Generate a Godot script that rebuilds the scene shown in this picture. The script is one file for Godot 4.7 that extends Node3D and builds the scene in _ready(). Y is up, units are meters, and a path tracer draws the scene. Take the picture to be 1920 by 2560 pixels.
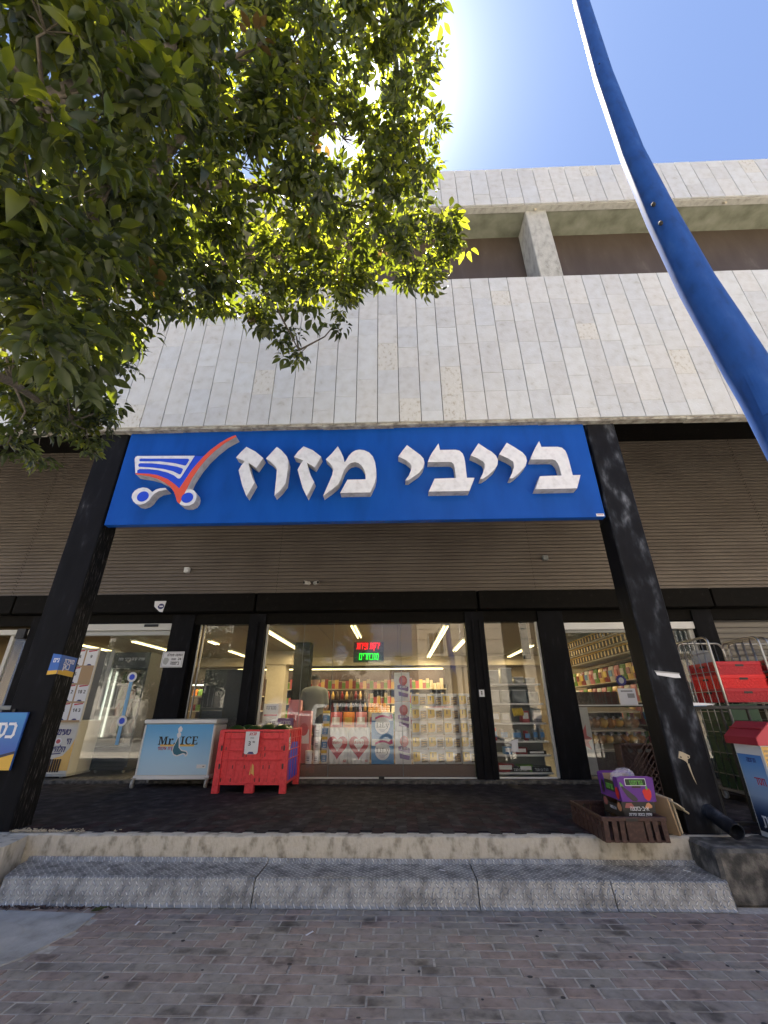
extends Node3D
# A supermarket front under an arcade: stone cladding above, a blue sign, a glazed shop front, a metal step and a paved pavement.

const GLASS_Z := -8.1
const FLOOR_Y := 0.37
var M := {}
var rng := RandomNumberGenerator.new()
var taken := {}

# ---------- small builders ----------
func st_new(flat := true) -> SurfaceTool:
	var s := SurfaceTool.new()
	s.begin(Mesh.PRIMITIVE_TRIANGLES)
	s.set_smooth_group(-1 if flat else 0)
	return s

func face(s: SurfaceTool, pts: Array, c: Vector3) -> void:
	var n := Vector3.ZERO
	for i in range(1, pts.size() - 1):
		n += (pts[i] - pts[0]).cross(pts[i + 1] - pts[0])
	var flip: bool = n.dot(pts[0] - c) > 0.0
	for i in range(1, pts.size() - 1):
		s.add_vertex(pts[0])
		if flip:
			s.add_vertex(pts[i + 1]); s.add_vertex(pts[i])
		else:
			s.add_vertex(pts[i]); s.add_vertex(pts[i + 1])

func box(s: SurfaceTool, c: Vector3, z: Vector3, xf := Transform3D.IDENTITY) -> void:
	var h := z * 0.5
	var k := []
	for i in 8:
		k.append(xf * (c + Vector3(h.x if i & 1 else -h.x, h.y if i & 2 else -h.y, h.z if i & 4 else -h.z)))
	var m: Vector3 = xf * c
	for f in [[0, 1, 3, 2], [4, 5, 7, 6], [0, 1, 5, 4], [2, 3, 7, 6], [0, 2, 6, 4], [1, 3, 7, 5]]:
		face(s, [k[f[0]], k[f[1]], k[f[2]], k[f[3]]], m)

func box2(s: SurfaceTool, x0: float, x1: float, y0: float, y1: float, z0: float, z1: float) -> void:
	box(s, Vector3((x0 + x1) / 2, (y0 + y1) / 2, (z0 + z1) / 2), Vector3(absf(x1 - x0), absf(y1 - y0), absf(z1 - z0)))

func cbox(s: SurfaceTool, c: Vector3, z: Vector3, b: float, xf := Transform3D.IDENTITY) -> void:
	var h := z * 0.5
	var m: Vector3 = xf * c
	var p := {}
	for i in 8:
		var g := Vector3(1 if i & 1 else -1, 1 if i & 2 else -1, 1 if i & 4 else -1)
		p[[i, 0]] = xf * (c + g * Vector3(h.x, h.y - b, h.z - b))
		p[[i, 1]] = xf * (c + g * Vector3(h.x - b, h.y, h.z - b))
		p[[i, 2]] = xf * (c + g * Vector3(h.x - b, h.y - b, h.z))
		face(s, [p[[i, 0]], p[[i, 1]], p[[i, 2]]], m)
	for f in [[0, 2, 6, 4, 0], [1, 3, 7, 5, 0], [0, 1, 5, 4, 1], [2, 3, 7, 6, 1], [0, 1, 3, 2, 2], [4, 5, 7, 6, 2]]:
		face(s, [p[[f[0], f[4]]], p[[f[1], f[4]]], p[[f[2], f[4]]], p[[f[3], f[4]]]], m)
	for e in [[0, 1, 1, 2], [2, 3, 1, 2], [4, 5, 1, 2], [6, 7, 1, 2], [0, 2, 0, 2], [1, 3, 0, 2], [4, 6, 0, 2], [5, 7, 0, 2], [0, 4, 0, 1], [1, 5, 0, 1], [2, 6, 0, 1], [3, 7, 0, 1]]:
		face(s, [p[[e[0], e[2]]], p[[e[1], e[2]]], p[[e[1], e[3]]], p[[e[0], e[3]]]], m)

func tri_out(s: SurfaceTool, a: Vector3, b: Vector3, c: Vector3, n: Vector3) -> void:
	s.add_vertex(a)
	if (b - a).cross(c - a).dot(n) > 0.0:
		s.add_vertex(c); s.add_vertex(b)
	else:
		s.add_vertex(b); s.add_vertex(c)

# a flat outline in x and y, drawn out along z
func prism(s: SurfaceTool, poly: PackedVector2Array, z0: float, z1: float, xf := Transform3D.IDENTITY) -> void:
	var q := poly
	if Geometry2D.is_polygon_clockwise(q):
		q = q.duplicate(); q.reverse()
	var idx := Geometry2D.triangulate_polygon(q)
	var zf := maxf(z0, z1)
	var zb := minf(z0, z1)
	var nf: Vector3 = xf.basis * Vector3(0, 0, 1)
	for i in range(0, idx.size(), 3):
		var a := q[idx[i]]; var b := q[idx[i + 1]]; var c := q[idx[i + 2]]
		tri_out(s, xf * Vector3(a.x, a.y, zf), xf * Vector3(b.x, b.y, zf), xf * Vector3(c.x, c.y, zf), nf)
		tri_out(s, xf * Vector3(a.x, a.y, zb), xf * Vector3(b.x, b.y, zb), xf * Vector3(c.x, c.y, zb), -nf)
	for i in q.size():
		var a := q[i]; var b := q[(i + 1) % q.size()]
		var n: Vector3 = xf.basis * Vector3(b.y - a.y, a.x - b.x, 0)
		var k := [xf * Vector3(a.x, a.y, zb), xf * Vector3(b.x, b.y, zb), xf * Vector3(b.x, b.y, zf), xf * Vector3(a.x, a.y, zf)]
		tri_out(s, k[0], k[1], k[2], n); tri_out(s, k[0], k[2], k[3], n)

func xy(list: Array) -> PackedVector2Array:
	var p := PackedVector2Array()
	for i in range(0, list.size(), 2):
		p.append(Vector2(list[i], list[i + 1]))
	return p

func ring_poly(c: Vector2, rx: float, ry: float, n := 20) -> PackedVector2Array:
	var p := PackedVector2Array()
	for i in n:
		p.append(c + Vector2(cos(TAU * i / n) * rx, sin(TAU * i / n) * ry))
	return p

func rrect(x0: float, y0: float, x1: float, y1: float, r: float) -> PackedVector2Array:
	var p := PackedVector2Array()
	for k in 4:
		var c: Vector2 = [Vector2(x1 - r, y0 + r), Vector2(x1 - r, y1 - r), Vector2(x0 + r, y1 - r), Vector2(x0 + r, y0 + r)][k]
		for i in 4:
			var a := -PI / 2 + PI / 2 * k + PI / 6 * i
			p.append(c + Vector2(cos(a), sin(a)) * r)
	return p

func tube(s: SurfaceTool, pts: Array, rads: Array, n := 8) -> void:
	var rings := []
	var side := Vector3.ZERO
	for i in pts.size():
		var d: Vector3 = (pts[mini(i + 1, pts.size() - 1)] - pts[maxi(i - 1, 0)]).normalized()
		if side == Vector3.ZERO:
			side = d.cross(Vector3(0.31, 0.2, 0.93) if absf(d.dot(Vector3(0.31, 0.2, 0.93))) < 0.9 else Vector3.RIGHT).normalized()
		side = (side - d * side.dot(d)).normalized()
		var up := d.cross(side)
		var r: float = rads[mini(i, rads.size() - 1)]
		var ring := []
		for k in n:
			ring.append(pts[i] + (side * cos(TAU * k / n) + up * sin(TAU * k / n)) * r)
		rings.append(ring)
	for i in pts.size() - 1:
		var c: Vector3 = (pts[i] + pts[i + 1]) / 2
		for k in n:
			face(s, [rings[i][k], rings[i][(k + 1) % n], rings[i + 1][(k + 1) % n], rings[i + 1][k]], c)
	face(s, rings[0], pts[1])
	face(s, rings[-1], pts[-2])

func lathe(s: SurfaceTool, prof: Array, n := 16, xf := Transform3D.IDENTITY) -> void:
	for i in prof.size() - 1:
		var a: Vector2 = prof[i]; var b: Vector2 = prof[i + 1]
		for k in n:
			var t0 := TAU * k / n; var t1 := TAU * (k + 1) / n
			var q := [Vector3(cos(t0) * a.x, a.y, sin(t0) * a.x), Vector3(cos(t1) * a.x, a.y, sin(t1) * a.x), Vector3(cos(t1) * b.x, b.y, sin(t1) * b.x), Vector3(cos(t0) * b.x, b.y, sin(t0) * b.x)]
			var tm := (t0 + t1) / 2
			var d := b - a
			var n3: Vector3 = xf.basis * Vector3(cos(tm) * d.y, -d.x, sin(tm) * d.y)
			if a.x > 1e-5: tri_out(s, xf * q[0], xf * q[1], xf * q[2], n3)
			if b.x > 1e-5: tri_out(s, xf * q[0], xf * q[2], xf * q[3], n3)

func ball(s: SurfaceTool, c: Vector3, r: Vector3, n := 12, m := 8, bump := 0.0) -> void:
	var P := []
	for j in m + 1:
		var row := []
		for i in n:
			var a := TAU * i / n; var b := PI * j / m
			var k := 1.0 + bump * (sin(a * 3 + j * 2.1) * 0.5 + sin(a * 5 + j * 4.7) * 0.5) * sin(b)
			row.append(c + Vector3(cos(a) * sin(b) * r.x, cos(b) * r.y, sin(a) * sin(b) * r.z) * k)
		P.append(row)
	for j in m:
		for i in n:
			face(s, [P[j][i], P[j][(i + 1) % n], P[j + 1][(i + 1) % n], P[j + 1][i]], c)

func put(called: String, s: SurfaceTool, m: Material, parent: Node = self) -> MeshInstance3D:
	s.generate_normals()
	var o := MeshInstance3D.new()
	o.mesh = s.commit()
	o.material_override = m
	o.name = numbered(called) if parent == self else called
	parent.add_child(o, true)
	return o

func mesh_at(called: String, mesh: Mesh, m: Material, xf: Transform3D, parent: Node) -> MeshInstance3D:
	var o := MeshInstance3D.new()
	o.mesh = mesh; o.material_override = m; o.transform = xf
	o.name = called
	parent.add_child(o, true)
	return o

func numbered(called: String) -> String:
	if not taken.has(called):
		taken[called] = 0
		return called
	taken[called] += 1
	return "%s_%03d" % [called, taken[called]]

func thing(called: String, label: String, category: String, group := "", at := Vector3.ZERO, turn := 0.0) -> Node3D:
	var o := Node3D.new()
	o.name = numbered(called)
	add_child(o)
	o.position = at
	o.rotation.y = turn
	tag(o, label, category, group)
	return o

func tag(o: Node, label: String, category: String, group := "") -> void:
	o.set_meta("label", label); o.set_meta("category", category)
	if group: o.set_meta("group", group)

func dup(src: Node3D, at: Vector3, label: String, turn := 0.0) -> Node3D:
	var stem := String(src.name)
	if stem.length() > 4 and stem.substr(stem.length() - 4, 1) == "_" and stem.substr(stem.length() - 3).is_valid_int(): stem = stem.substr(0, stem.length() - 4)
	var o: Node3D = src.duplicate()
	o.name = numbered(stem)
	add_child(o)
	o.position = at; o.rotation.y = turn
	o.set_meta("label", label)
	return o

func structure(o: Node) -> Node:
	o.set_meta("kind", "structure")
	return o

func stuff(o: Node) -> Node:
	o.set_meta("kind", "stuff")
	return o

# ---------- materials ----------
func lin(r: float, g: float, b: float) -> Color:
	return Color(r, g, b).linear_to_srgb()

func mat(key: String, c: Color, rough := 0.8, metal := 0.0) -> StandardMaterial3D:
	var m := StandardMaterial3D.new()
	m.resource_name = key
	m.albedo_color = c; m.roughness = rough; m.metallic = metal
	M[key] = m
	return m

func noise_tex(sd: int, freq: float, stops: Array, octaves := 4, size := 512, kind := FastNoiseLite.TYPE_SIMPLEX_SMOOTH) -> NoiseTexture2D:
	var n := FastNoiseLite.new()
	n.seed = sd; n.frequency = freq; n.noise_type = kind
	n.fractal_type = FastNoiseLite.FRACTAL_FBM; n.fractal_octaves = octaves; n.fractal_gain = 0.55
	var g := Gradient.new()
	var offs := PackedFloat32Array(); var cols := PackedColorArray()
	for p in stops:
		offs.append(p[0]); cols.append(lin(p[1], p[2], p[3]))
	g.offsets = offs; g.colors = cols
	var t := NoiseTexture2D.new()
	t.width = size; t.height = size; t.seamless = true; t.noise = n; t.color_ramp = g
	return t

func skin(key: String, t: Texture2D, scale: Vector3, rough := 0.85, metal := 0.0, world := true) -> StandardMaterial3D:
	var m := mat(key, Color.WHITE, rough, metal)
	m.albedo_texture = t
	m.uv1_triplanar = true; m.uv1_world_triplanar = world; m.uv1_scale = scale
	return m

func bumpy(m: StandardMaterial3D, t: Texture2D, cm: float) -> void:
	m.heightmap_enabled = true; m.heightmap_texture = t; m.heightmap_scale = cm

func varied(base: StandardMaterial3D, key: String, c: Color) -> StandardMaterial3D:
	var m: StandardMaterial3D = base.duplicate()
	m.albedo_color = c; m.resource_name = key
	M[key] = m
	return m

# ---------- lettering ----------
const HEB := {
	"א": [4.0, [[0, 6, 4, 0], [3.7, 6, 3.3, 3.6, 2.5, 2.4], [0.3, 0, 0.6, 2.2, 1.5, 3.6]]],
	"ב": [4.0, [[0, 6, 2.8, 6, 3.4, 5.2, 3.4, 0.2], [0, 0, 4, 0]]],
	"ג": [2.8, [[0.6, 6, 2, 6, 2.1, 2, 2.8, 0], [2.1, 2, 0.2, 0]]],
	"ד": [3.8, [[0, 6, 3.8, 6], [3.1, 6, 3.1, 0]]],
	"ה": [3.8, [[0, 6, 3.6, 6, 3.6, 0], [0.5, 3.8, 0.5, 0]]],
	"ו": [1.2, [[0, 6, 1, 6, 1, 0]]],
	"ז": [2.0, [[0, 6, 2, 6], [1.1, 6, 0.9, 0]]],
	"ח": [3.8, [[0, 6, 3.6, 6, 3.6, 0], [0.5, 6, 0.5, 0]]],
	"ט": [4.0, [[0, 6, 0.1, 0.4, 3, 0, 3.9, 1, 3.9, 5, 3, 6, 2, 5.4]]],
	"י": [1.2, [[0, 6, 1, 6, 1, 3.6]]],
	"כ": [3.6, [[0, 6, 2.6, 6, 3.4, 5, 3.4, 1, 2.6, 0, 0, 0]]],
	"ל": [3.4, [[0, 8, 0, 6, 3.2, 6, 3.1, 4, 1.2, 0]]],
	"מ": [4.0, [[0.3, 0, 0.9, 4.2, 0, 6], [0.9, 4.2, 1.8, 6, 3, 6, 3.7, 5, 3.7, 0, 1.8, 0]]],
	"ם": [3.8, [[0.3, 6, 3.6, 6, 3.6, 0, 0.3, 0, 0.3, 6]]],
	"נ": [2.4, [[0.8, 6, 2, 6, 2, 0, 0, 0]]],
	"ן": [1.2, [[0, 6, 1, 6, 1, -2]]],
	"ס": [4.0, [[0, 6, 3, 6, 3.8, 4.6, 3.4, 1.4, 2, 0, 0.8, 1.4, 0.4, 6]]],
	"ע": [3.8, [[0.3, 6, 1.6, 1], [3.5, 6, 3.2, 2, 2, 0.4, 0, -0.3]]],
	"פ": [3.8, [[1.6, 3, 0.4, 3.2, 0.4, 6, 2.8, 6, 3.6, 5, 3.6, 0, 0.2, 0]]],
	"צ": [3.8, [[0.2, 6, 3, 0], [3.5, 6, 3.2, 4, 1.9, 3], [3.2, 0, 0, 0]]],
	"ק": [3.8, [[0, 6, 3.6, 6, 3.5, 3.4, 2.4, 1.2], [0.5, 4, 0.5, -2]]],
	"ר": [3.6, [[0, 6, 2.6, 6, 3.4, 5.2, 3.4, 0]]],
	"ש": [4.4, [[0, 6, 0.5, 0, 2.6, 0, 4, 1.4, 4.2, 6], [2.1, 6, 1.7, 2.8, 0.4, 2]]],
	"ת": [4.0, [[0.2, 6, 3, 6, 3.7, 5, 3.7, 0], [0.9, 6, 0.9, 0.6, 0, 0]]],
	"!": [0.8, [[0.4, 6, 0.4, 2], [0.4, 0.6, 0.4, 0]]], "-": [2.0, [[0.2, 3, 1.8, 3]]], ".": [0.8, [[0.4, 0.6, 0.4, 0]]], " ": [2.2, []],
}

# flat Hebrew letters read from right to left, their right end at the origin of xf; returns nothing
func hebrew(parent: Node, text: String, xf: Transform3D, high: float, m: Material, weight := 0.9, thick := 0.002, slant := 0.0, called := "lettering", centred := true) -> void:
	var s := st_new()
	var k := high / 6.0
	var wide := 0.0
	for ch in text: wide += (HEB[ch][0] + 1.3) * k
	var x := wide / 2 if centred else 0.0
	var layer := 0
	for ch in text:
		var w: float = HEB[ch][0] * k
		for line in HEB[ch][1]:
			for i in range(0, line.size() - 2, 2):
				var a := Vector2(x - w + line[i] * k, line[i + 1] * k)
				var b := Vector2(x - w + line[i + 2] * k, line[i + 3] * k)
				a.x += slant * a.y; b.x += slant * b.y
				var d := (b - a).normalized() * weight * k * 0.5
				var n := Vector2(-d.y, d.x)
				layer = (layer + 1) % 7
				prism(s, PackedVector2Array([a - d - n, b + d - n, b + d + n, a - d + n]), 0.0, thick + layer * 0.00012, xf)
		x -= w + 1.3 * k
	put(called, s, m, parent)

func latin(parent: Node, text: String, xf: Transform3D, high: float, m: Material, font := "Droid Sans", bold := true, called := "lettering", thick := 0.002) -> MeshInstance3D:
	var t := TextMesh.new()
	var f := SystemFont.new()
	f.font_names = PackedStringArray([font])
	f.font_weight = 700 if bold else 400
	t.font = f; t.text = text; t.font_size = 48; t.depth = thick
	t.pixel_size = high / 34.5
	t.curve_step = 2.0
	return mesh_at(called, t, m, xf, parent)

func at(x: float, y: float, z: float, turn := 0.0) -> Transform3D:
	return Transform3D(Basis(Vector3.UP, turn), Vector3(x, y, z))

func _ready() -> void:
	# ---- camera ----
	var cam := Camera3D.new()
	cam.name = "camera"
	cam.position = Vector3(0, 1.42, 0)
	cam.rotation = Vector3(0.437985, 0.029753, -0.003866)
	cam.fov = 100.8
	cam.near = 0.05; cam.far = 400.0
	add_child(cam)
	# ---- sky ----
	# clear air: a deep blue that pales towards the horizon and round the sun
	var to_sun := Vector3(-0.0377, 0.941, -0.3362).normalized()
	var air := Image.create(512, 256, false, Image.FORMAT_RGBF)
	for j in 256:
		var el := PI / 2 - PI * (j + 0.5) / 256.0
		for i in 512:
			var az := (i + 0.5) / 512.0 * TAU
			var d := Vector3(sin(az) * cos(el), sin(el), -cos(az) * cos(el))
			var k := pow(1.0 - clampf(d.y, 0.0, 1.0), 3.0)
			var c := Vector3(0.0395, 0.061, 0.123).lerp(Vector3(0.102, 0.122, 0.158), k)
			var th := rad_to_deg(acos(clampf(d.dot(to_sun), -1.0, 1.0)))
			c += Vector3(1.0, 0.98, 0.93) * 0.8 * exp(-th / 3.7) + Vector3(0.8, 0.93, 1.0) * 0.066 * exp(-th / 13.0)
			if d.y < 0.0: c = Vector3(0.12, 0.115, 0.11)
			air.set_pixel(i, j, Color(c.x, c.y, c.z))
	var sky_mat := PanoramaSkyMaterial.new()
	sky_mat.panorama = ImageTexture.create_from_image(air)
	var sky := Sky.new()
	sky.sky_material = sky_mat
	var env := Environment.new()
	env.background_mode = Environment.BG_SKY
	env.sky = sky
	env.tonemap_mode = Environment.TONE_MAPPER_LINEAR
	env.tonemap_exposure = 7.0
	env.sdfgi_enabled = true; env.ssao_enabled = true; env.ssil_enabled = true
	var we := WorldEnvironment.new()
	we.name = "surroundings"
	we.environment = env
	add_child(we)
	# ---- sun ----
	var sun := DirectionalLight3D.new()
	sun.name = "sun"
	sun.light_energy = 1.6
	sun.light_color = Color(1.0, 0.965, 0.9)
	sun.light_angular_distance = 0.5
	sun.shadow_enabled = true
	add_child(sun)
	sun.look_at_from_position(Vector3(-0.0377, 0.941, -0.3362) * 50.0, Vector3.ZERO)

	rng.seed = 77
	make_materials()
	ground_and_street()
	platform_and_step()
	shop_building()
	shop_front()
	shop_sign()
	shop_inside()
	tree()
	lamp_post()
	opposite_side()
	things_on_platform()
	goods_in_window()
	goods_inside()
	right_side()
	left_side()
	small_marks()

func make_materials() -> void:
	var stone := noise_tex(3, 0.012, [[0.0, 0.43, 0.425, 0.4], [0.22, 0.545, 0.555, 0.56], [0.5, 0.585, 0.6, 0.615], [0.75, 0.605, 0.625, 0.645], [1.0, 0.63, 0.65, 0.675]], 6)
	var pits := noise_tex(8, 0.05, [[0.0, 0, 0, 0], [0.28, 0.1, 0.1, 0.1], [0.36, 0.9, 0.9, 0.9], [1.0, 1, 1, 1]], 4)
	for i in 6:
		var m := skin("stone_%d" % i, stone, Vector3(0.55, 0.55, 0.55) * (1.0 + 0.13 * i), 0.75)
		m.albedo_color = Color([0.985, 1.0, 0.97, 0.99, 0.96, 1.0][i], [0.98, 1.0, 0.972, 0.98, 0.955, 0.99][i], [0.975, 1.0, 0.98, 0.972, 0.955, 0.98][i])
		m.uv1_offset = Vector3(0.17 * i, 0.31 * i, 0.11 * i)
		bumpy(m, pits, 0.12)
	# warm fossil-flecked stones
	var fossil := noise_tex(21, 0.03, [[0.0, 0.4, 0.36, 0.3], [0.22, 0.47, 0.44, 0.39], [0.3, 0.575, 0.565, 0.535], [1.0, 0.63, 0.625, 0.61]], 6)
	var fm := skin("stone_fossil", fossil, Vector3(0.9, 0.6, 0.9), 0.8)
	bumpy(fm, pits, 0.2)
	var conc := noise_tex(5, 0.014, [[0.0, 0.1, 0.095, 0.08], [0.35, 0.24, 0.22, 0.19], [0.55, 0.33, 0.31, 0.27], [0.75, 0.4, 0.385, 0.34], [1.0, 0.5, 0.48, 0.44]], 6)
	var grain := noise_tex(9, 0.12, [[0.0, 0, 0, 0], [1.0, 1, 1, 1]], 4)
	var c1 := skin("concrete", conc, Vector3(0.8, 0.8, 0.8), 0.9)
	bumpy(c1, grain, 0.25)
	var kerb := noise_tex(15, 0.016, [[0.0, 0.15, 0.13, 0.1], [0.22, 0.33, 0.29, 0.225], [0.4, 0.5, 0.45, 0.36], [0.6, 0.58, 0.53, 0.44], [0.8, 0.54, 0.48, 0.38], [1.0, 0.68, 0.63, 0.54]], 6)
	skin("cement", noise_tex(6, 0.012, [[0.0, 0.2, 0.19, 0.175], [0.3, 0.34, 0.33, 0.305], [0.6, 0.41, 0.4, 0.375], [1.0, 0.5, 0.485, 0.45]], 6), Vector3(0.5, 0.5, 0.5), 0.9)
	bumpy(M.cement, grain, 0.25)
	var c2 := skin("kerb_concrete", kerb, Vector3(0.75, 0.5, 0.8), 0.9)
	bumpy(c2, grain, 0.4)
	var c3 := skin("dark_concrete", noise_tex(17, 0.013, [[0.0, 0.03, 0.03, 0.028], [0.4, 0.07, 0.066, 0.058], [0.6, 0.13, 0.12, 0.105], [0.82, 0.2, 0.185, 0.16], [1.0, 0.34, 0.26, 0.21]], 6), Vector3(0.9, 0.8, 0.9), 0.9)
	bumpy(c3, grain, 0.5)
	skin("beam_concrete", noise_tex(19, 0.01, [[0.0, 0.16, 0.165, 0.12], [0.5, 0.24, 0.25, 0.19], [1.0, 0.33, 0.33, 0.27]], 5), Vector3(0.4, 0.4, 0.4), 0.9)
	var up := skin("column_concrete", noise_tex(29, 0.02, [[0.0, 0.27, 0.26, 0.235], [0.3, 0.38, 0.375, 0.35], [0.5, 0.44, 0.435, 0.405], [1.0, 0.52, 0.515, 0.48]], 6), Vector3(0.7, 0.35, 0.7), 0.9)
	bumpy(up, grain, 0.4)
	skin("upper_wall", noise_tex(31, 0.01, [[0.0, 0.06, 0.042, 0.031], [0.5, 0.075, 0.054, 0.041], [0.8, 0.085, 0.063, 0.049], [1.0, 0.13, 0.105, 0.088]], 5), Vector3(0.5, 0.14, 0.5), 0.5)
	var dust := noise_tex(37, 0.02, [[0.0, 0.2, 0.175, 0.148], [0.35, 0.31, 0.275, 0.23], [0.7, 0.35, 0.31, 0.262], [1.0, 0.42, 0.375, 0.32]], 5)
	var stains := noise_tex(39, 0.011, [[0.0, 0.28, 0.26, 0.26], [0.22, 0.5, 0.48, 0.48], [0.34, 0.86, 0.85, 0.85], [0.6, 1.0, 1.0, 1.0], [1.0, 1.12, 1.1, 1.06]], 6)
	for i in 6:
		var pm := skin("paver_%d" % i, dust, Vector3(0.9, 0.9, 0.9), 0.78)
		pm.albedo_color = Color([1.0, 1.0, 0.97, 1.0, 0.95, 1.0][i], [0.99, 0.96, 0.97, 0.94, 0.95, 1.0][i], [1.0, 0.97, 0.98, 0.94, 0.96, 1.0][i])
		bumpy(pm, grain, 0.15)
		pm.detail_enabled = true; pm.detail_blend_mode = BaseMaterial3D.BLEND_MODE_MUL; pm.detail_uv_layer = BaseMaterial3D.DETAIL_UV_2
		pm.uv2_triplanar = true; pm.uv2_world_triplanar = true; pm.uv2_scale = Vector3(0.42, 0.42, 0.42); pm.detail_albedo = stains
	skin("joint_sand", noise_tex(41, 0.05, [[0.0, 0.34, 0.31, 0.27], [0.5, 0.46, 0.42, 0.37], [1.0, 0.58, 0.53, 0.47]], 4), Vector3(0.8, 0.8, 0.8), 0.95)
	skin("joint_dark", noise_tex(43, 0.04, [[0.0, 0.022, 0.02, 0.02], [0.5, 0.04, 0.036, 0.036], [0.7, 0.08, 0.073, 0.072], [1.0, 0.3, 0.28, 0.27]], 4), Vector3(0.5, 0.5, 0.5), 0.95)
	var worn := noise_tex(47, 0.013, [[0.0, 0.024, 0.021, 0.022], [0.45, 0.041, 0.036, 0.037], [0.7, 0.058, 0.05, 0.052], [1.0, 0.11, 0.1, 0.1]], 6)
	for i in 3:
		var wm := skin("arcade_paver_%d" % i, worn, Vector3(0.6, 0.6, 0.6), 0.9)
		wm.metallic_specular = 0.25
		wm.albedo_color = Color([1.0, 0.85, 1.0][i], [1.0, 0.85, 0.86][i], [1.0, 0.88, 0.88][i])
	skin("asphalt", noise_tex(53, 0.2, [[0.0, 0.12, 0.118, 0.113], [1.0, 0.19, 0.185, 0.178]], 3), Vector3(0.4, 0.4, 0.4), 0.95)
	skin("street_paving", noise_tex(54, 0.05, [[0.0, 0.3, 0.275, 0.235], [1.0, 0.4, 0.37, 0.325]], 3), Vector3(0.2, 0.2, 0.2), 0.95)
	# checker plate
	var cp := Image.create(128, 128, false, Image.FORMAT_RGB8)
	for y in 128:
		for x in 128:
			var v := 0.0
			for k in 2:
				for dx in [-64, 0, 64, 128]:
					for dy in [-64, 0, 64, 128]:
						var p := Vector2(x - 16 - 32 * k - dx, y - 16 - 32 * k - dy)
						var q := p.rotated(PI / 4 if k == 0 else -PI / 4)
						v = maxf(v, clampf(1.6 - (q.x / 17.0) ** 2 - (q.y / 5.5) ** 2 * 1.2, 0.0, 1.0))
			cp.set_pixel(x, y, Color(v, v, v))
	var plate := skin("checker_plate", noise_tex(59, 0.02, [[0.0, 0.1, 0.1, 0.1], [0.4, 0.24, 0.245, 0.25], [0.7, 0.36, 0.365, 0.37], [1.0, 0.48, 0.48, 0.475]], 6), Vector3(11, 11, 11), 0.55, 0.35)
	var cpt := ImageTexture.create_from_image(cp)
	plate.uv1_scale = Vector3(8.3, 8.3, 8.3)
	bumpy(plate, cpt, 2.2)
	var pa := Image.create(128, 128, false, Image.FORMAT_RGB8)
	for y in 128:
		for x in 128:
			var v := cp.get_pixel(x, y).r
			pa.set_pixel(x, y, lin(0.4, 0.395, 0.375).lerp(lin(0.95, 0.93, 0.9), v))
	plate.albedo_texture = ImageTexture.create_from_image(pa)
	plate.albedo_color = Color.WHITE
	plate.detail_enabled = true
	plate.detail_blend_mode = BaseMaterial3D.BLEND_MODE_MUL
	plate.detail_uv_layer = BaseMaterial3D.DETAIL_UV_2
	plate.uv2_triplanar = true; plate.uv2_world_triplanar = true; plate.uv2_scale = Vector3(0.7, 0.7, 0.7)
	plate.detail_albedo = noise_tex(59, 0.015, [[0.0, 0.25, 0.25, 0.25], [0.35, 0.6, 0.6, 0.61], [0.6, 0.95, 0.95, 0.95], [1.0, 1.0, 1.0, 1.0]], 6)
	# black paint
	skin("black_paint", noise_tex(61, 0.012, [[0.0, 0.006, 0.006, 0.007], [0.65, 0.009, 0.009, 0.011], [0.85, 0.016, 0.016, 0.02], [0.95, 0.045, 0.045, 0.05], [1.0, 0.15, 0.15, 0.15]], 6), Vector3(0.9, 0.28, 0.9), 0.5)
	skin("bloomed_paint", noise_tex(67, 0.016, [[0.0, 0.008, 0.008, 0.01], [0.5, 0.012, 0.0125, 0.016], [0.66, 0.022, 0.024, 0.03], [0.8, 0.055, 0.06, 0.072], [1.0, 0.17, 0.18, 0.21]], 7), Vector3(0.5, 0.22, 0.5), 0.5)
	var peel := skin("peeling_paint", noise_tex(71, 0.03, [[0.0, 0.007, 0.007, 0.008], [0.62, 0.011, 0.011, 0.012], [0.72, 0.035, 0.033, 0.031], [0.84, 0.11, 0.105, 0.1], [1.0, 0.28, 0.26, 0.24]], 7), Vector3(1.0, 0.3, 2.6), 0.8)
	bumpy(peel, noise_tex(71, 0.03, [[0.0, 1, 1, 1], [0.52, 0.9, 0.9, 0.9], [0.6, 0.1, 0.1, 0.1], [1.0, 0, 0, 0]], 6), 0.3)
	skin("black_sheet", noise_tex(73, 0.03, [[0.0, 0.0045, 0.004, 0.0035], [0.7, 0.007, 0.006, 0.005], [0.9, 0.012, 0.011, 0.01], [1.0, 0.08, 0.075, 0.07]], 5), Vector3(0.5, 0.5, 0.5), 0.55)
	var rib := skin("rib_metal", noise_tex(79, 0.012, [[0.0, 0.115, 0.094, 0.078], [0.5, 0.145, 0.121, 0.101], [1.0, 0.175, 0.148, 0.124]], 6), Vector3(0.12, 0.12, 0.4), 0.5, 0.1)
	rib.albedo_color = Color(1, 1, 1)
	for k in ["black_paint", "bloomed_paint", "black_sheet", "peeling_paint"]:
		M[k].metallic_specular = 0.22; M[k].roughness = 0.65
	skin("sign_blue", noise_tex(82, 0.012, [[0.0, 0.003, 0.058, 0.3], [0.5, 0.004, 0.073, 0.38], [1.0, 0.007, 0.085, 0.42]], 6), Vector3(0.35, 0.12, 0.3), 0.45)
	M["sign_blue"].metallic_specular = 0.3
	skin("letter_white", noise_tex(83, 0.02, [[0.0, 0.6, 0.6, 0.63], [0.5, 0.74, 0.74, 0.78], [1.0, 0.8, 0.8, 0.83]], 5), Vector3(0.8, 0.8, 0.8), 0.5)
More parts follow.
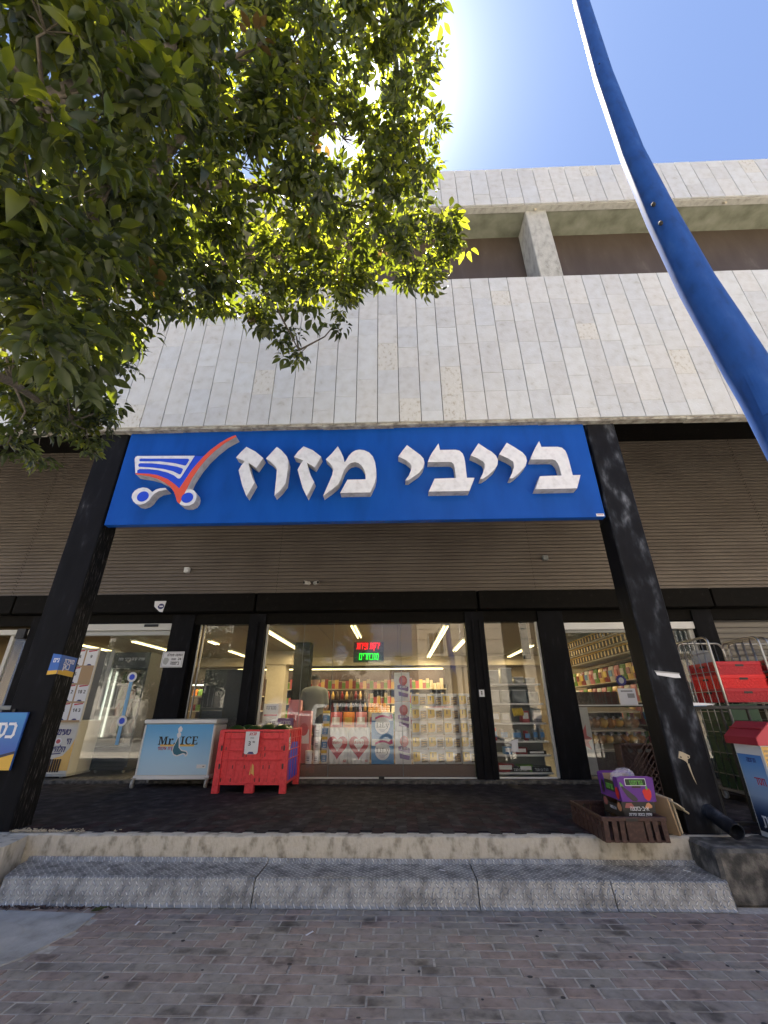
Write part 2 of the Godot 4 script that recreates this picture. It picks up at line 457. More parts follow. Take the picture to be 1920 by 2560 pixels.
	skin("letter_side", noise_tex(89, 0.02, [[0.0, 0.3, 0.29, 0.27], [0.5, 0.5, 0.49, 0.48], [1.0, 0.58, 0.57, 0.56]], 5), Vector3(0.9, 0.9, 0.9), 0.6)
	mat("logo_blue", lin(0.01, 0.06, 0.62), 0.4); mat("logo_orange", lin(0.72, 0.085, 0.03), 0.45)
	skin("pole_blue", noise_tex(97, 0.03, [[0.0, 0.008, 0.036, 0.15], [0.4, 0.011, 0.058, 0.25], [0.7, 0.014, 0.07, 0.29], [0.92, 0.03, 0.09, 0.31], [1.0, 0.12, 0.17, 0.33]], 6), Vector3(0.9, 0.35, 0.9), 0.55)
	M.pole_blue.metallic_specular = 0.35
	mat("slat_grey", lin(0.22, 0.2, 0.17), 0.6)
	mat("gum", lin(0.05, 0.045, 0.045), 0.9)
	mat("white", lin(0.75, 0.75, 0.74), 0.5); mat("off_white", lin(0.6, 0.59, 0.55), 0.6); mat("paper", lin(0.74, 0.74, 0.76), 0.8)
	mat("ink", lin(0.015, 0.015, 0.018), 0.6); mat("ink_blue", lin(0.03, 0.03, 0.16), 0.6); mat("ink_red", lin(0.45, 0.015, 0.05), 0.6); mat("grey_print", lin(0.3, 0.3, 0.3), 0.7)
	mat("steel", lin(0.45, 0.44, 0.42), 0.3, 0.9); mat("dull_steel", lin(0.3, 0.29, 0.27), 0.45, 0.7); mat("black_iron", lin(0.008, 0.008, 0.009), 0.5); mat("black_rubber", lin(0.015, 0.015, 0.015), 0.8)
	mat("cream", lin(0.5, 0.44, 0.34), 0.7); mat("light_grey", lin(0.42, 0.43, 0.42), 0.5); mat("mid_grey", lin(0.19, 0.2, 0.2), 0.5); mat("dark_brown", lin(0.04, 0.018, 0.013), 0.55)
	mat("ceiling", lin(0.22, 0.18, 0.125), 0.9); mat("inside_wall", lin(0.22, 0.18, 0.13), 0.9); mat("inside_floor", lin(0.07, 0.06, 0.048), 0.35)
	mat("wood_board", lin(0.15, 0.085, 0.06), 0.6)
	mat("freezer_blue", lin(0.19, 0.42, 0.66), 0.4); mat("bank_blue", lin(0.03, 0.12, 0.42), 0.5); mat("bank_yellow", lin(0.72, 0.42, 0.05), 0.5); mat("navy", lin(0.012, 0.014, 0.05), 0.45)
	skin("bin_red", noise_tex(101, 0.03, [[0.0, 0.5, 0.03, 0.03], [0.4, 0.72, 0.045, 0.055], [1.0, 0.8, 0.075, 0.085]], 5), Vector3(1, 1, 1), 0.5)
	skin("crate_brown", noise_tex(103, 0.03, [[0.0, 0.03, 0.012, 0.009], [0.6, 0.06, 0.024, 0.018], [1.0, 0.12, 0.07, 0.055]], 4), Vector3(1.5, 1.5, 1.5), 0.55)
	mat("crate_red", lin(0.8, 0.008, 0.014), 0.45); mat("crate_dark_red", lin(0.5, 0.008, 0.022), 0.5); mat("crate_green", lin(0.006, 0.045, 0.014), 0.5); mat("crate_blue", lin(0.03, 0.07, 0.62), 0.5)
	mat("melon_green", lin(0.02, 0.055, 0.012), 0.4); mat("card", lin(0.42, 0.29, 0.17), 0.9); mat("card_pale", lin(0.5, 0.42, 0.29), 0.9)
	mat("purple", lin(0.12, 0.022, 0.25), 0.55); mat("print_black", lin(0.02, 0.018, 0.018), 0.5); mat("print_green", lin(0.13, 0.42, 0.06), 0.6); mat("print_red", lin(0.68, 0.02, 0.015), 0.5); mat("aubergine", lin(0.012, 0.006, 0.02), 0.3); mat("potato", lin(0.35, 0.11, 0.1), 0.7); mat("sweet_potato", lin(0.62, 0.28, 0.13), 0.7)
	mat("roof_red", lin(0.34, 0.02, 0.035), 0.55); mat("roof_pink", lin(0.55, 0.06, 0.08), 0.55)
	mat("skin_tone", lin(0.4, 0.22, 0.14), 0.6); mat("shirt_grey", lin(0.2, 0.215, 0.21), 0.9); mat("trousers", lin(0.03, 0.03, 0.045), 0.9); mat("cap_dark", lin(0.03, 0.02, 0.02), 0.9)
	mat("pack_white", lin(0.72, 0.71, 0.7), 0.35); mat("heart_red", lin(0.42, 0.01, 0.03), 0.4); mat("pack_blue", lin(0.08, 0.24, 0.5), 0.4); mat("magenta", lin(0.48, 0.02, 0.15), 0.4); mat("lilac", lin(0.22, 0.12, 0.3), 0.45); mat("pink", lin(0.6, 0.2, 0.22), 0.5); mat("rose", lin(0.5, 0.09, 0.1), 0.5)
	mat("yellow", lin(0.75, 0.5, 0.05), 0.45); mat("gold", lin(0.72, 0.45, 0.12), 0.35); mat("pasta_brown", lin(0.13, 0.085, 0.05), 0.5); mat("orange", lin(0.75, 0.24, 0.02), 0.6); mat("banana", lin(0.7, 0.5, 0.04), 0.6); mat("leaf_pack", lin(0.15, 0.28, 0.05), 0.7)
	mat("bread", lin(0.42, 0.2, 0.06), 0.6); mat("cola", lin(0.25, 0.02, 0.02), 0.4); mat("tin_grey", lin(0.25, 0.27, 0.28), 0.4)
	var film: StandardMaterial3D = mat("clear_film", Color(0.9, 0.88, 0.95, 0.25), 0.2)
	film.transparency = BaseMaterial3D.TRANSPARENCY_ALPHA
	var glass: StandardMaterial3D = mat("glass", Color(0.6, 0.66, 0.64, 0.05), 0.0)
	glass.transparency = BaseMaterial3D.TRANSPARENCY_ALPHA; glass.metallic_specular = 0.75
	var lamp: StandardMaterial3D = mat("tube_glow", Color(1.0, 0.95, 0.7), 0.5)
	lamp.emission_enabled = true; lamp.emission = Color(1.0, 0.93, 0.66); lamp.emission_energy_multiplier = 0.6
	var strip: StandardMaterial3D = mat("dark_glass", Color(0.02, 0.025, 0.025, 0.45), 0.05)
	M.dark_glass.transparency = BaseMaterial3D.TRANSPARENCY_ALPHA
	strip = mat("strip_glow", Color(0.95, 0.97, 0.9), 0.5)
	strip.emission_enabled = true; strip.emission = Color(0.96, 1.0, 0.9); strip.emission_energy_multiplier = 0.4
	var nr: StandardMaterial3D = mat("neon_red", Color(1.0, 0.1, 0.1), 0.5)
	nr.emission_enabled = true; nr.emission = Color(1.0, 0.06, 0.08); nr.emission_energy_multiplier = 0.4
	var ng: StandardMaterial3D = mat("neon_green", Color(0.1, 1.0, 0.2), 0.5)
	ng.emission_enabled = true; ng.emission = Color(0.1, 0.95, 0.2); ng.emission_energy_multiplier = 0.3
	# leaves let the sun through
	for p in [["leaf_mid", 0.019, 0.031, 0.007, 0.46, 0.56, 0.03, 0.17], ["leaf_dark", 0.0125, 0.021, 0.007, 0.38, 0.46, 0.04, 0.07], ["leaf_pale", 0.03, 0.042, 0.01, 0.6, 0.64, 0.035, 0.42], ["leaf_dry", 0.06, 0.034, 0.013, 0.5, 0.3, 0.06, 0.12]]:
		var m: StandardMaterial3D = mat(p[0], lin(p[1], p[2], p[3]), 0.5)
		m.backlight_enabled = true
		var q := Color(p[4], p[5], p[6])
		m.backlight = Color(q.r * p[7] / q.g, p[7], q.b * p[7] / q.g).linear_to_srgb()
	skin("bark", noise_tex(107, 0.03, [[0.0, 0.05, 0.042, 0.035], [0.5, 0.13, 0.11, 0.09], [1.0, 0.22, 0.19, 0.16]], 5), Vector3(3, 0.8, 3), 0.9)
	skin("beige_render", noise_tex(109, 0.02, [[0.0, 0.48, 0.41, 0.32], [1.0, 0.58, 0.51, 0.41]], 4), Vector3(0.2, 0.2, 0.2), 0.9)
	skin("white_render", noise_tex(113, 0.02, [[0.0, 0.6, 0.56, 0.49], [1.0, 0.72, 0.68, 0.6]], 4), Vector3(0.2, 0.2, 0.2), 0.9)
	mat("dark_window", lin(0.03, 0.035, 0.04), 0.2)
	mat("car_white", lin(0.7, 0.7, 0.7), 0.25); mat("car_glass", lin(0.02, 0.025, 0.03), 0.1); mat("tyre", lin(0.02, 0.02, 0.02), 0.8)
	var photo := GradientTexture2D.new()
	var pg := Gradient.new()
	pg.offsets = PackedFloat32Array([0.0, 0.3, 0.55, 0.8, 1.0])
	pg.colors = PackedColorArray([lin(0.08, 0.25, 0.6), lin(0.25, 0.42, 0.65), lin(0.3, 0.4, 0.55), lin(0.02, 0.04, 0.1), lin(0.01, 0.015, 0.03)])
	photo.gradient = pg; photo.fill_from = Vector2(0, 0); photo.fill_to = Vector2(0, 1); photo.width = 32; photo.height = 128
	var pb := mat("photo_print", Color.WHITE, 0.4)
	pb.albedo_texture = photo

# ---------- ground ----------
func paver_mesh(w: float, d: float, h: float) -> ArrayMesh:
	var s := st_new()
	var b := 0.004
	var t := [Vector3(-w / 2 + b, 0, -d / 2 + b), Vector3(w / 2 - b, 0, -d / 2 + b), Vector3(w / 2 - b, 0, d / 2 - b), Vector3(-w / 2 + b, 0, d / 2 - b)]
	var e := [Vector3(-w / 2, -b, -d / 2), Vector3(w / 2, -b, -d / 2), Vector3(w / 2, -b, d / 2), Vector3(-w / 2, -b, d / 2)]
	var c := Vector3(0, -0.05, 0)
	face(s, t, c)
	for i in 4:
		var j := (i + 1) % 4
		face(s, [t[i], t[j], e[j], e[i]], c)
		face(s, [e[i], e[j], e[j] - Vector3(0, h, 0), e[i] - Vector3(0, h, 0)], c)
	s.generate_normals()
	return s.commit()

func rest_as_mass(called: String, meshes: Array, list: Array, m: Material, parent: Node) -> void:
	if list.is_empty(): return
	var s := SurfaceTool.new()
	for r in list: s.append_from(meshes[r[1]], 0, r[0])
	var o := MeshInstance3D.new()
	o.mesh = s.commit(); o.material_override = m; o.name = called
	parent.add_child(o, true)
	stuff(o)

func ground_and_street() -> void:
	var s := st_new()
	face(s, [Vector3(-60, -0.005, -5.2), Vector3(60, -0.005, -5.2), Vector3(60, -0.005, 1.6), Vector3(-60, -0.005, 1.6)], Vector3(0, -9, 0))
	var pave := put("pavement", s, M.joint_sand)
	structure(pave)
	s = st_new()
	box2(s, -60, 60, -0.3, 0.004, -2.1, 1.55)
	put("paving_slab", s, M.street_paving, pave)
	s = st_new()
	face(s, [Vector3(-200, -0.14, 1.6), Vector3(200, -0.14, 1.6), Vector3(200, -0.14, 200), Vector3(-200, -0.14, 200)], Vector3(0, -9, 0))
	structure(put("road", s, M.asphalt))
	s = st_new()
	box2(s, -60, 60, -0.3, 0.006, 1.55, 1.75)
	structure(put("kerb", s, M.concrete))
	s = st_new()
	box2(s, -60, 60, -0.3, 0.0, 9.0, 12.0)
	structure(put("far_pavement", s, M.street_paving))
	# brick pavers, 200 by 100 mm in running bond, bedded in pale sand
	var pm := [paver_mesh(0.189, 0.09, 0.05), paver_mesh(0.19, 0.089, 0.05), paver_mesh(0.187, 0.091, 0.05)]
	var patch := Geometry2D.offset_polygon(xy([-5.2, -4.6, -3.15, -4.24, -2.36, -4.2, -2.33, -3.93, -2.38, -3.7, -2.42, -3.55, -2.55, -3.35, -2.9, -3.0, -5.2, -2.2]), 0.0)[0] as PackedVector2Array
	var list := []
	for row in 23:
		var z := -4.285 + row * 0.1
		for k in range(-25, 26):
			var x := k * 0.2 + (0.1 if row % 2 else 0.0) + sin(row * 1.7) * 0.006
			if Geometry2D.is_point_in_polygon(Vector2(x, z), patch): continue
			var xf := Transform3D(Basis.from_euler(Vector3(rng.randfn(0, 0.006), rng.randfn(0, 0.008), rng.randfn(0, 0.004))), Vector3(x + rng.randfn(0, 0.0015), rng.randfn(0.0, 0.0014), z + rng.randfn(0, 0.0012)))
			var seen: float = absf(x) / 3.2 + absf(z + 3.4) * 0.3 if z < -2.9 else 9.0
			list.append([seen, xf, rng.randi() % 3, rng.randi() % 6])
	list.sort_custom(func(a, b): return a[0] < b[0])
	for i in mini(300, list.size()):
		mesh_at("paver", pm[list[i][2]], M["paver_%d" % list[i][3]], list[i][1], pave)
	var rest := []
	for i in range(300, list.size()): rest.append([list[i][1], list[i][2]])
	rest_as_mass("pavers", pm, rest, M.paver_3, pave)
	# blackened gum spots trodden into the pavers
	s = st_new()
	for i in 38:
		var gp := Vector2(rng.randf_range(-2.2, 2.8), rng.randf_range(-4.2, -2.95))
		prism(s, ring_poly(Vector2.ZERO, rng.randf_range(0.005, 0.017), rng.randf_range(0.005, 0.014), 9), 0.0, 0.0012, Transform3D(Basis(Vector3.RIGHT, -PI / 2), Vector3(gp.x, 0.0025, gp.y)))
	stuff(put("gum_spots", s, M.gum, pave))
	# cement patch with a round cover beside the step
	s = st_new()
	var cement := xy([-4.4, -4.3, -3.15, -4.25, -2.36, -4.2, -2.33, -3.93, -2.38, -3.7, -2.42, -3.55, -2.55, -3.35, -2.9, -3.02, -4.4, -2.4])
	prism(s, cement, 0.0, 0.06, Transform3D(Basis(Vector3(1, 0, 0), Vector3(0, 0, 1), Vector3(0, -1, 0)), Vector3(0, 0.009, 0)))
	var cp := put("cement_patch", s, M.cement, pave)
	s = st_new(false)
	lathe(s, [Vector2(0, 0.016), Vector2(0.3, 0.015), Vector2(0.315, 0.012), Vector2(0.33, 0.008)], 40, at(-2.95, 0, -3.72))
	put("round_cover", s, M.cement, pave)

func platform_and_step() -> void:
	# concrete edge of the raised arcade floor
	var s := st_new()
	var pts := []
	var n := 60
	for i in n + 1:
		var x := -9.0 + 18.0 * i / n
		pts.append([x, FLOOR_Y + 0.004 * sin(x * 5.1) + 0.003 * sin(x * 13.0), -4.815 + 0.006 * sin(x * 3.3 + 1.0)])
	for i in n:
		var a = pts[i]; var b = pts[i + 1]
		var c := Vector3(a[0], 0, -6)
		face(s, [Vector3(a[0], 0, a[2]), Vector3(b[0], 0, b[2]), Vector3(b[0], b[1] - 0.012, b[2]), Vector3(a[0], a[1] - 0.012, a[2])], c)
		face(s, [Vector3(a[0], a[1] - 0.012, a[2]), Vector3(b[0], b[1] - 0.012, b[2]), Vector3(b[0], b[1], b[2] - 0.018), Vector3(a[0], a[1], a[2] - 0.018)], c)
		face(s, [Vector3(a[0], a[1], a[2] - 0.018), Vector3(b[0], b[1], b[2] - 0.018), Vector3(b[0], FLOOR_Y - 0.002, -4.93), Vector3(a[0], FLOOR_Y - 0.002, -4.93)], c)
	structure(put("platform_edge", s, M.kerb_concrete))
	s = st_new()
	box2(s, -14, 14, -0.2, FLOOR_Y - 0.01, -8.3, -4.9)
	var floor_o := put("arcade_floor", s, M.joint_dark)
	structure(floor_o)
	# zigzag interlocking pavers
	var zs := st_new()
	var w := 0.1098; var h := 0.204
	var zig := PackedVector2Array([Vector2(-w / 2, -h / 2), Vector2(w / 2, -h / 2), Vector2(w / 2 + 0.017, -h / 4), Vector2(w / 2 - 0.003, 0), Vector2(w / 2 + 0.017, h / 4), Vector2(w / 2, h / 2), Vector2(-w / 2, h / 2), Vector2(-w / 2 + 0.017, h / 4), Vector2(-w / 2 - 0.003, 0), Vector2(-w / 2 + 0.017, -h / 4)])
	prism(zs, zig, 0.0, -0.02, Transform3D(Basis(Vector3(1, 0, 0), Vector3(0, 0, -1), Vector3(0, 1, 0)), Vector3.ZERO))
	zs.generate_normals()
	var zm := zs.commit()
	var list := []
	for row in 15:
		for k in range(-50, 51):
			var x := k * 0.112
			var z := -5.0 - row * 0.206 - (0.103 if k % 2 else 0.0)
			if z < -7.86: continue
			var xf := Transform3D(Basis.from_euler(Vector3(rng.randfn(0, 0.004), rng.randfn(0, 0.006), rng.randfn(0, 0.004))), Vector3(x, FLOOR_Y + rng.randfn(0, 0.0007), z))
			list.append([absf(x - 0.3) * 0.35 - z, xf, 0, rng.randi() % 3])
	list.sort_custom(func(a, b): return a[0] < b[0])
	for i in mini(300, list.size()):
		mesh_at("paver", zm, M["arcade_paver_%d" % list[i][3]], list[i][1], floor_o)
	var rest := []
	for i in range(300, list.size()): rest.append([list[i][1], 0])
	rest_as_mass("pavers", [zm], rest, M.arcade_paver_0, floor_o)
	# sill under the glass
	s = st_new()
	cbox(s, Vector3(0, 0.3, -8.1), Vector3(28, 0.222, 0.42), 0.012)
	structure(put("shop_sill", s, M.dark_concrete))
	# the metal step: four bent plates side by side
	var root := thing("metal_step", "long step of grey checkered metal plate along the platform edge", "step")
	var cuts := [-3.43, -1.205, 0.614, 1.681, 2.66]
	for i in 4:
		var x0: float = cuts[i] + 0.004; var x1: float = cuts[i + 1] - 0.004
		s = st_new()
		var lift := [0.004, -0.001, 0.003, 0.0][i] as float
		var prof := [[0.205 + lift, -4.80], [0.175 + lift, -4.775], [0.17 + lift, -4.70], [0.168 + lift, -4.42], [0.160 + lift, -4.407], [0.015, -4.356], [0.002, -4.338]]
		for j in prof.size() - 1:
			var a = prof[j]; var b = prof[j + 1]
			var xa := x1; var xb := x1; var la := x0; var lb := x0
			if i == 3:
				xa = 2.68 - (0.0 if a[1] < -4.7 else (a[1] + 4.7) * 0.25); xb = 2.68 - (0.0 if b[1] < -4.7 else (b[1] + 4.7) * 0.25)
			if i == 0:
				la = -3.44 + (0.0 if a[1] < -4.7 else (a[1] + 4.7) * 0.4); lb = -3.44 + (0.0 if b[1] < -4.7 else (b[1] + 4.7) * 0.4)
			face(s, [Vector3(la, a[0], a[1]), Vector3(xa, a[0], a[1]), Vector3(xb, b[0], b[1]), Vector3(lb, b[0], b[1])], Vector3((x0 + x1) / 2, 0.0, -4.7))
			face(s, [Vector3(la, a[0] - 0.004, a[1]), Vector3(xa, a[0] - 0.004, a[1]), Vector3(xb, b[0] - 0.004, b[1]), Vector3(lb, b[0] - 0.004, b[1])], Vector3((x0 + x1) / 2, 0.9, -3.7))
		if i == 3: face(s, [Vector3(2.6, 0.16, -4.407), Vector3(2.595, 0.01, -4.345), Vector3(2.67, 0.01, -4.8), Vector3(2.67, 0.16, -4.8)], Vector3(1, 0.1, -4.6))
		put("plate", s, M.checker_plate, root)
	# concrete blocks at both ends of the step
	s = st_new()
	cbox(s, Vector3(5.85, 0.18, -4.68), Vector3(6.5, 0.378, 0.48), 0.025)
	var b1 := put("end_block", s, M.dark_concrete)
	tag(b1, "dark stained concrete block ending the metal step beside the drain pipe", "concrete block")
	s = st_new()
	var lb := xy([-9.0, -4.95, -3.56, -4.95, -3.5, -4.76, -3.42, -4.44, -3.46, -4.38, -9.0, -4.36])
	prism(s, lb, -0.35, 0.01, Transform3D(Basis(Vector3(1, 0, 0), Vector3(0, 0, 1), Vector3(0, -1, 0)), Vector3(0, 0.015, 0)))
	var b2 := put("end_block", s, M.kerb_concrete)
	tag(b2, "brown stained concrete block at the step's end below the peeling pillar", "concrete block")

# ---------- the building ----------
func shop_building() -> void:
	var root := thing("shop_building", "two storey building with pale stone cladding, dark arcade and wide glazed shop", "building")
	# stone panels in upright strips 306 mm wide with staggered joints
	var cache := {}
	var shown := []
	var spare := []
	for band in 2:
		var y0: float = [5.055, 9.99][band]; var y1: float = [7.95, 11.15][band]
		for k in range(-36, 37):
			var x: float = [0.384, 0.361][band] + 0.3065 * k + 0.1532
			var y := y0
			var first := true
			while y < y1 - 0.02:
				var h: float = [0.34, 0.4, 0.44, 0.46, 0.5, 0.54, 0.58, 0.62][rng.randi() % 8]
				if band == 1: h = [0.32, 0.55, 1.16, 1.16, 0.8, 0.4][rng.randi() % 6]
				if first: h *= [0.5, 0.8, 1.0][rng.randi() % 3]
				first = false
				if y1 - (y + h) < 0.16: h = y1 - y
				var key := int(h * 100)
				var jig := (rng.randi() % 4)
				var hh := h - 0.0015
				var mk := "%d_%d_%d" % [band, int(round(h * 200)), 0]
				if not cache.has(mk):
					var s := st_new()
					cbox(s, Vector3.ZERO, Vector3(0.2972, hh, 0.03), 0.002)
					s.generate_normals()
					cache[mk] = s.commit()
				var xf := Transform3D(Basis.from_euler(Vector3(rng.randfn(0, 0.002), rng.randfn(0, 0.003), 0)), Vector3(x, y + h / 2, -4.815 + rng.randfn(0, 0.0012)))
				var mt: StandardMaterial3D = M["stone_%d" % (rng.randi() % 6)]
				if rng.randf() < 0.045: mt = M.stone_fossil
				var vis: bool = (x > -4.4 and x < 5.9) if band == 0 else (x > 0.2 and x < 7.4)
				if vis: shown.append([mk, xf, mt])
				else: spare.append([xf, mk])
				y += h
	for i in shown.size():
		if i < 300: mesh_at("stone_panel", cache[shown[i][0]], shown[i][2], shown[i][1], root)
		else: spare.append([shown[i][1], shown[i][0]])
	var ss := SurfaceTool.new()
	for q in spare: ss.append_from(cache[q[1]], 0, q[0])
	var so := MeshInstance3D.new()
	so.mesh = ss.commit(); so.material_override = M.stone_1; so.name = "stone_panels"
	root.add_child(so, true)
	stuff(so)
	# concrete behind the panels, ledges, slabs
	var s := st_new()
	box2(s, -14, 14, 5.06, 7.94, -4.92, -4.832)
	box2(s, -14, 14, 7.6, 7.9, -5.5, -4.92)
	put("cladding_backing", s, M.dark_concrete, root)
	s = st_new()
	for i in 28:
		box(s, Vector3(-13.5 + i, 5.035, -4.87), Vector3(0.995, 0.045, 0.1), Transform3D(Basis(), Vector3(0, 0.006 * sin(i * 2.3), 0.0)))
	put("ledge", s, M.concrete, root)
	s = st_new()
	box2(s, -14, 14, 9.992, 11.14, -5.1, -4.832)
	put("parapet", s, M.concrete, root)
	s = st_new()
	box2(s, -14, 14, 9.97, 10.03, -4.95, -4.836)
	put("drip_edge", s, M.column_concrete, root)
	s = st_new()
	box2(s, -14, 14, 9.99, 10.3, -18.5, -4.95)
	put("roof_slab", s, M.beam_concrete, root)
	s = st_new()
	box2(s, -14, 14, 6.9, 9.99, -5.65, -5.43)
	put("upper_wall", s, M.upper_wall, root)
	for x in [-10.5, -3.9, 2.745, 9.3]:
		s = st_new()
		cbox(s, Vector3(x, 8.8, -5.18), Vector3(0.39, 2.38, 0.5), 0.012)
		put("upper_column", s, M.column_concrete, root)
	s = st_new()
	box2(s, -14, 14, 6.7, 6.95, -18.5, -4.92)
	put("arcade_ceiling", s, M.black_sheet, root)
	# small pipe stubs under the parapet
	for x in [2.72, 6.2, -1.2]:
		s = st_new()
		tube(s, [Vector3(x, 9.96, -4.9), Vector3(x, 9.9, -4.86)], [0.02], 8)
		put("drain_spout", s, M.cream, root)
	# pillars
	for p in [[-4.19, -3.79], [2.672, 3.05]]:
		s = st_new()
		cbox(s, Vector3((p[0] + p[1]) / 2, 2.9, -5.045), Vector3(p[1] - p[0], 5.1, 0.285), 0.01)
		put("pillar", s, M.black_paint if p[0] < 0 else M.bloomed_paint, root)
	s = st_new()
	box2(s, -3.789, -3.7865, 0.37, 3.62, -5.18, -4.91)
	put("peeling_paint", s, M.peeling_paint, root)
	s = st_new()
	box2(s, 2.6685, 2.6715, 0.37, 3.6, -5.18, -4.91)
	put("painted_side", s, M.black_paint, root)
	for x in [-10.8, 9.6]:
		s = st_new()
		box2(s, x, x + 0.4, 0.3, 5.3, -5.2, -4.91)
		put("pillar", s, M.black_paint, root)
	# ribbed metal wall over the shop front, in bays
	for bay in [[-14.0, -7.45], [-7.44, -2.3], [-2.295, 2.6], [2.605, 7.2], [7.21, 14.0]]:
		s = st_new()
		var y := 3.44
		while y < 6.68:
			var pr := [[0.0, 0.0], [0.002, 0.042], [0.034, 0.042], [0.037, 0.0], [0.0703, 0.0]]
			for j in 4:
				face(s, [Vector3(bay[0], y + pr[j][0], -7.905 + pr[j][1]), Vector3(bay[1], y + pr[j][0], -7.905 + pr[j][1]), Vector3(bay[1], y + pr[j + 1][0], -7.905 + pr[j + 1][1]), Vector3(bay[0], y + pr[j + 1][0], -7.905 + pr[j + 1][1])], Vector3((bay[0] + bay[1]) / 2, y + 0.03, -9.5))
			y += 0.0703
		put("ribbed_panel", s, M.rib_metal, root)
	s = st_new()
	box2(s, -14, 14, 3.16, 6.7, -8.3, -7.93)
	put("wall_behind_ribs", s, M.black_sheet, root)
	# shutter boxes
	for b in [[-14.0, -7.3], [-7.27, -2.665], [-2.625, 1.475], [1.515, 5.72], [5.75, 14.0]]:
		s = st_new()
		cbox(s, Vector3((b[0] + b[1]) / 2, 3.265, -7.96), Vector3(b[1] - b[0], 0.345, 0.3), 0.01)
		put("shutter_box", s, M.black_sheet, root)
	s = st_new()
	box2(s, -14, 14, 2.9, 3.1, -8.2, -8.02)
	put("header_beam", s, M.black_sheet, root)
	# walls that close the shop
	s = st_new()
	box2(s, -14, -10.2, 0.2, 3.2, -8.3, -8.0); box2(s, 8.6, 14, 0.2, 3.2, -8.3, -8.0)
	put("front_wall", s, M.black_sheet, root)
	s = st_new()
	box2(s, -10.4, -10.2, 0.2, 3.2, -16.4, -8.2)
	put("inner_wall", s, M.inside_wall, root)
	s = st_new()
	box2(s, 5.62, 5.8, 0.2, 3.2, -16.4, -8.2)
	put("inner_wall", s, M.inside_wall, root)
	s = st_new()
	box2(s, -10.4, 5.8, 0.2, 3.2, -16.6, -16.4)
	put("back_wall", s, M.inside_wall, root)
	s = st_new()
	box2(s, -10.4, 14, 0.2, 0.4, -16.6, -8.3)
	put("shop_floor", s, M.inside_floor, root)
	s = st_new()
	box2(s, -10.4, 5.8, 3.15, 3.3, -16.6, -8.2)
	put("shop_ceiling", s, M.ceiling, root)
	s = st_new()
	box2(s, -10.2, 5.6, 2.86, 3.149, -16.399, -15.9)
	put("back_soffit", s, M.cream, root)
	s = st_new()
	box2(s, -2.86, -2.42, 0.4, 3.149, -12.6, -12.2)
	put("inner_column", s, M.black_sheet, root)
	s = st_new()
	box2(s, -4.15, -3.55, 0.4, 2.75, -14.6, -14.1)
	box2(s, -4.25, -3.35, 2.75, 3.149, -14.65, -14.05)
	put("inner_column", s, M.cream, root)
	# thin seams of the ceiling boards
	for i in 9:
		s = st_new()
		box2(s, -9.0 + i * 1.8, -8.988 + i * 1.8, 3.146, 3.1495, -16, -8.25)
		put("ceiling_seam", s, M.dark_brown, root)

func frame(parent: Node, called: String, x0: float, x1: float, y0: float, y1: float, z: float, deep: float, m: Material) -> Node3D:
	var s := st_new()
	cbox(s, Vector3((x0 + x1) / 2, (y0 + y1) / 2, z), Vector3(x1 - x0, y1 - y0, deep), 0.004)
	return put(called, s, m, parent)

func pane(parent: Node, x0: float, x1: float, y0: float, y1: float, z: float, tilt := 0.0, double := false) -> void:
	var s := st_new()
	var xf := Transform3D(Basis.from_euler(Vector3(tilt, tilt * 1.7, 0)), Vector3((x0 + x1) / 2, (y0 + y1) / 2, z))
	box(s, Vector3.ZERO, Vector3(x1 - x0, y1 - y0, 0.008), xf)
	if double: box(s, Vector3(0, 0, -0.02), Vector3(x1 - x0, y1 - y0, 0.008), xf)
	put("pane", s, M.glass, parent)

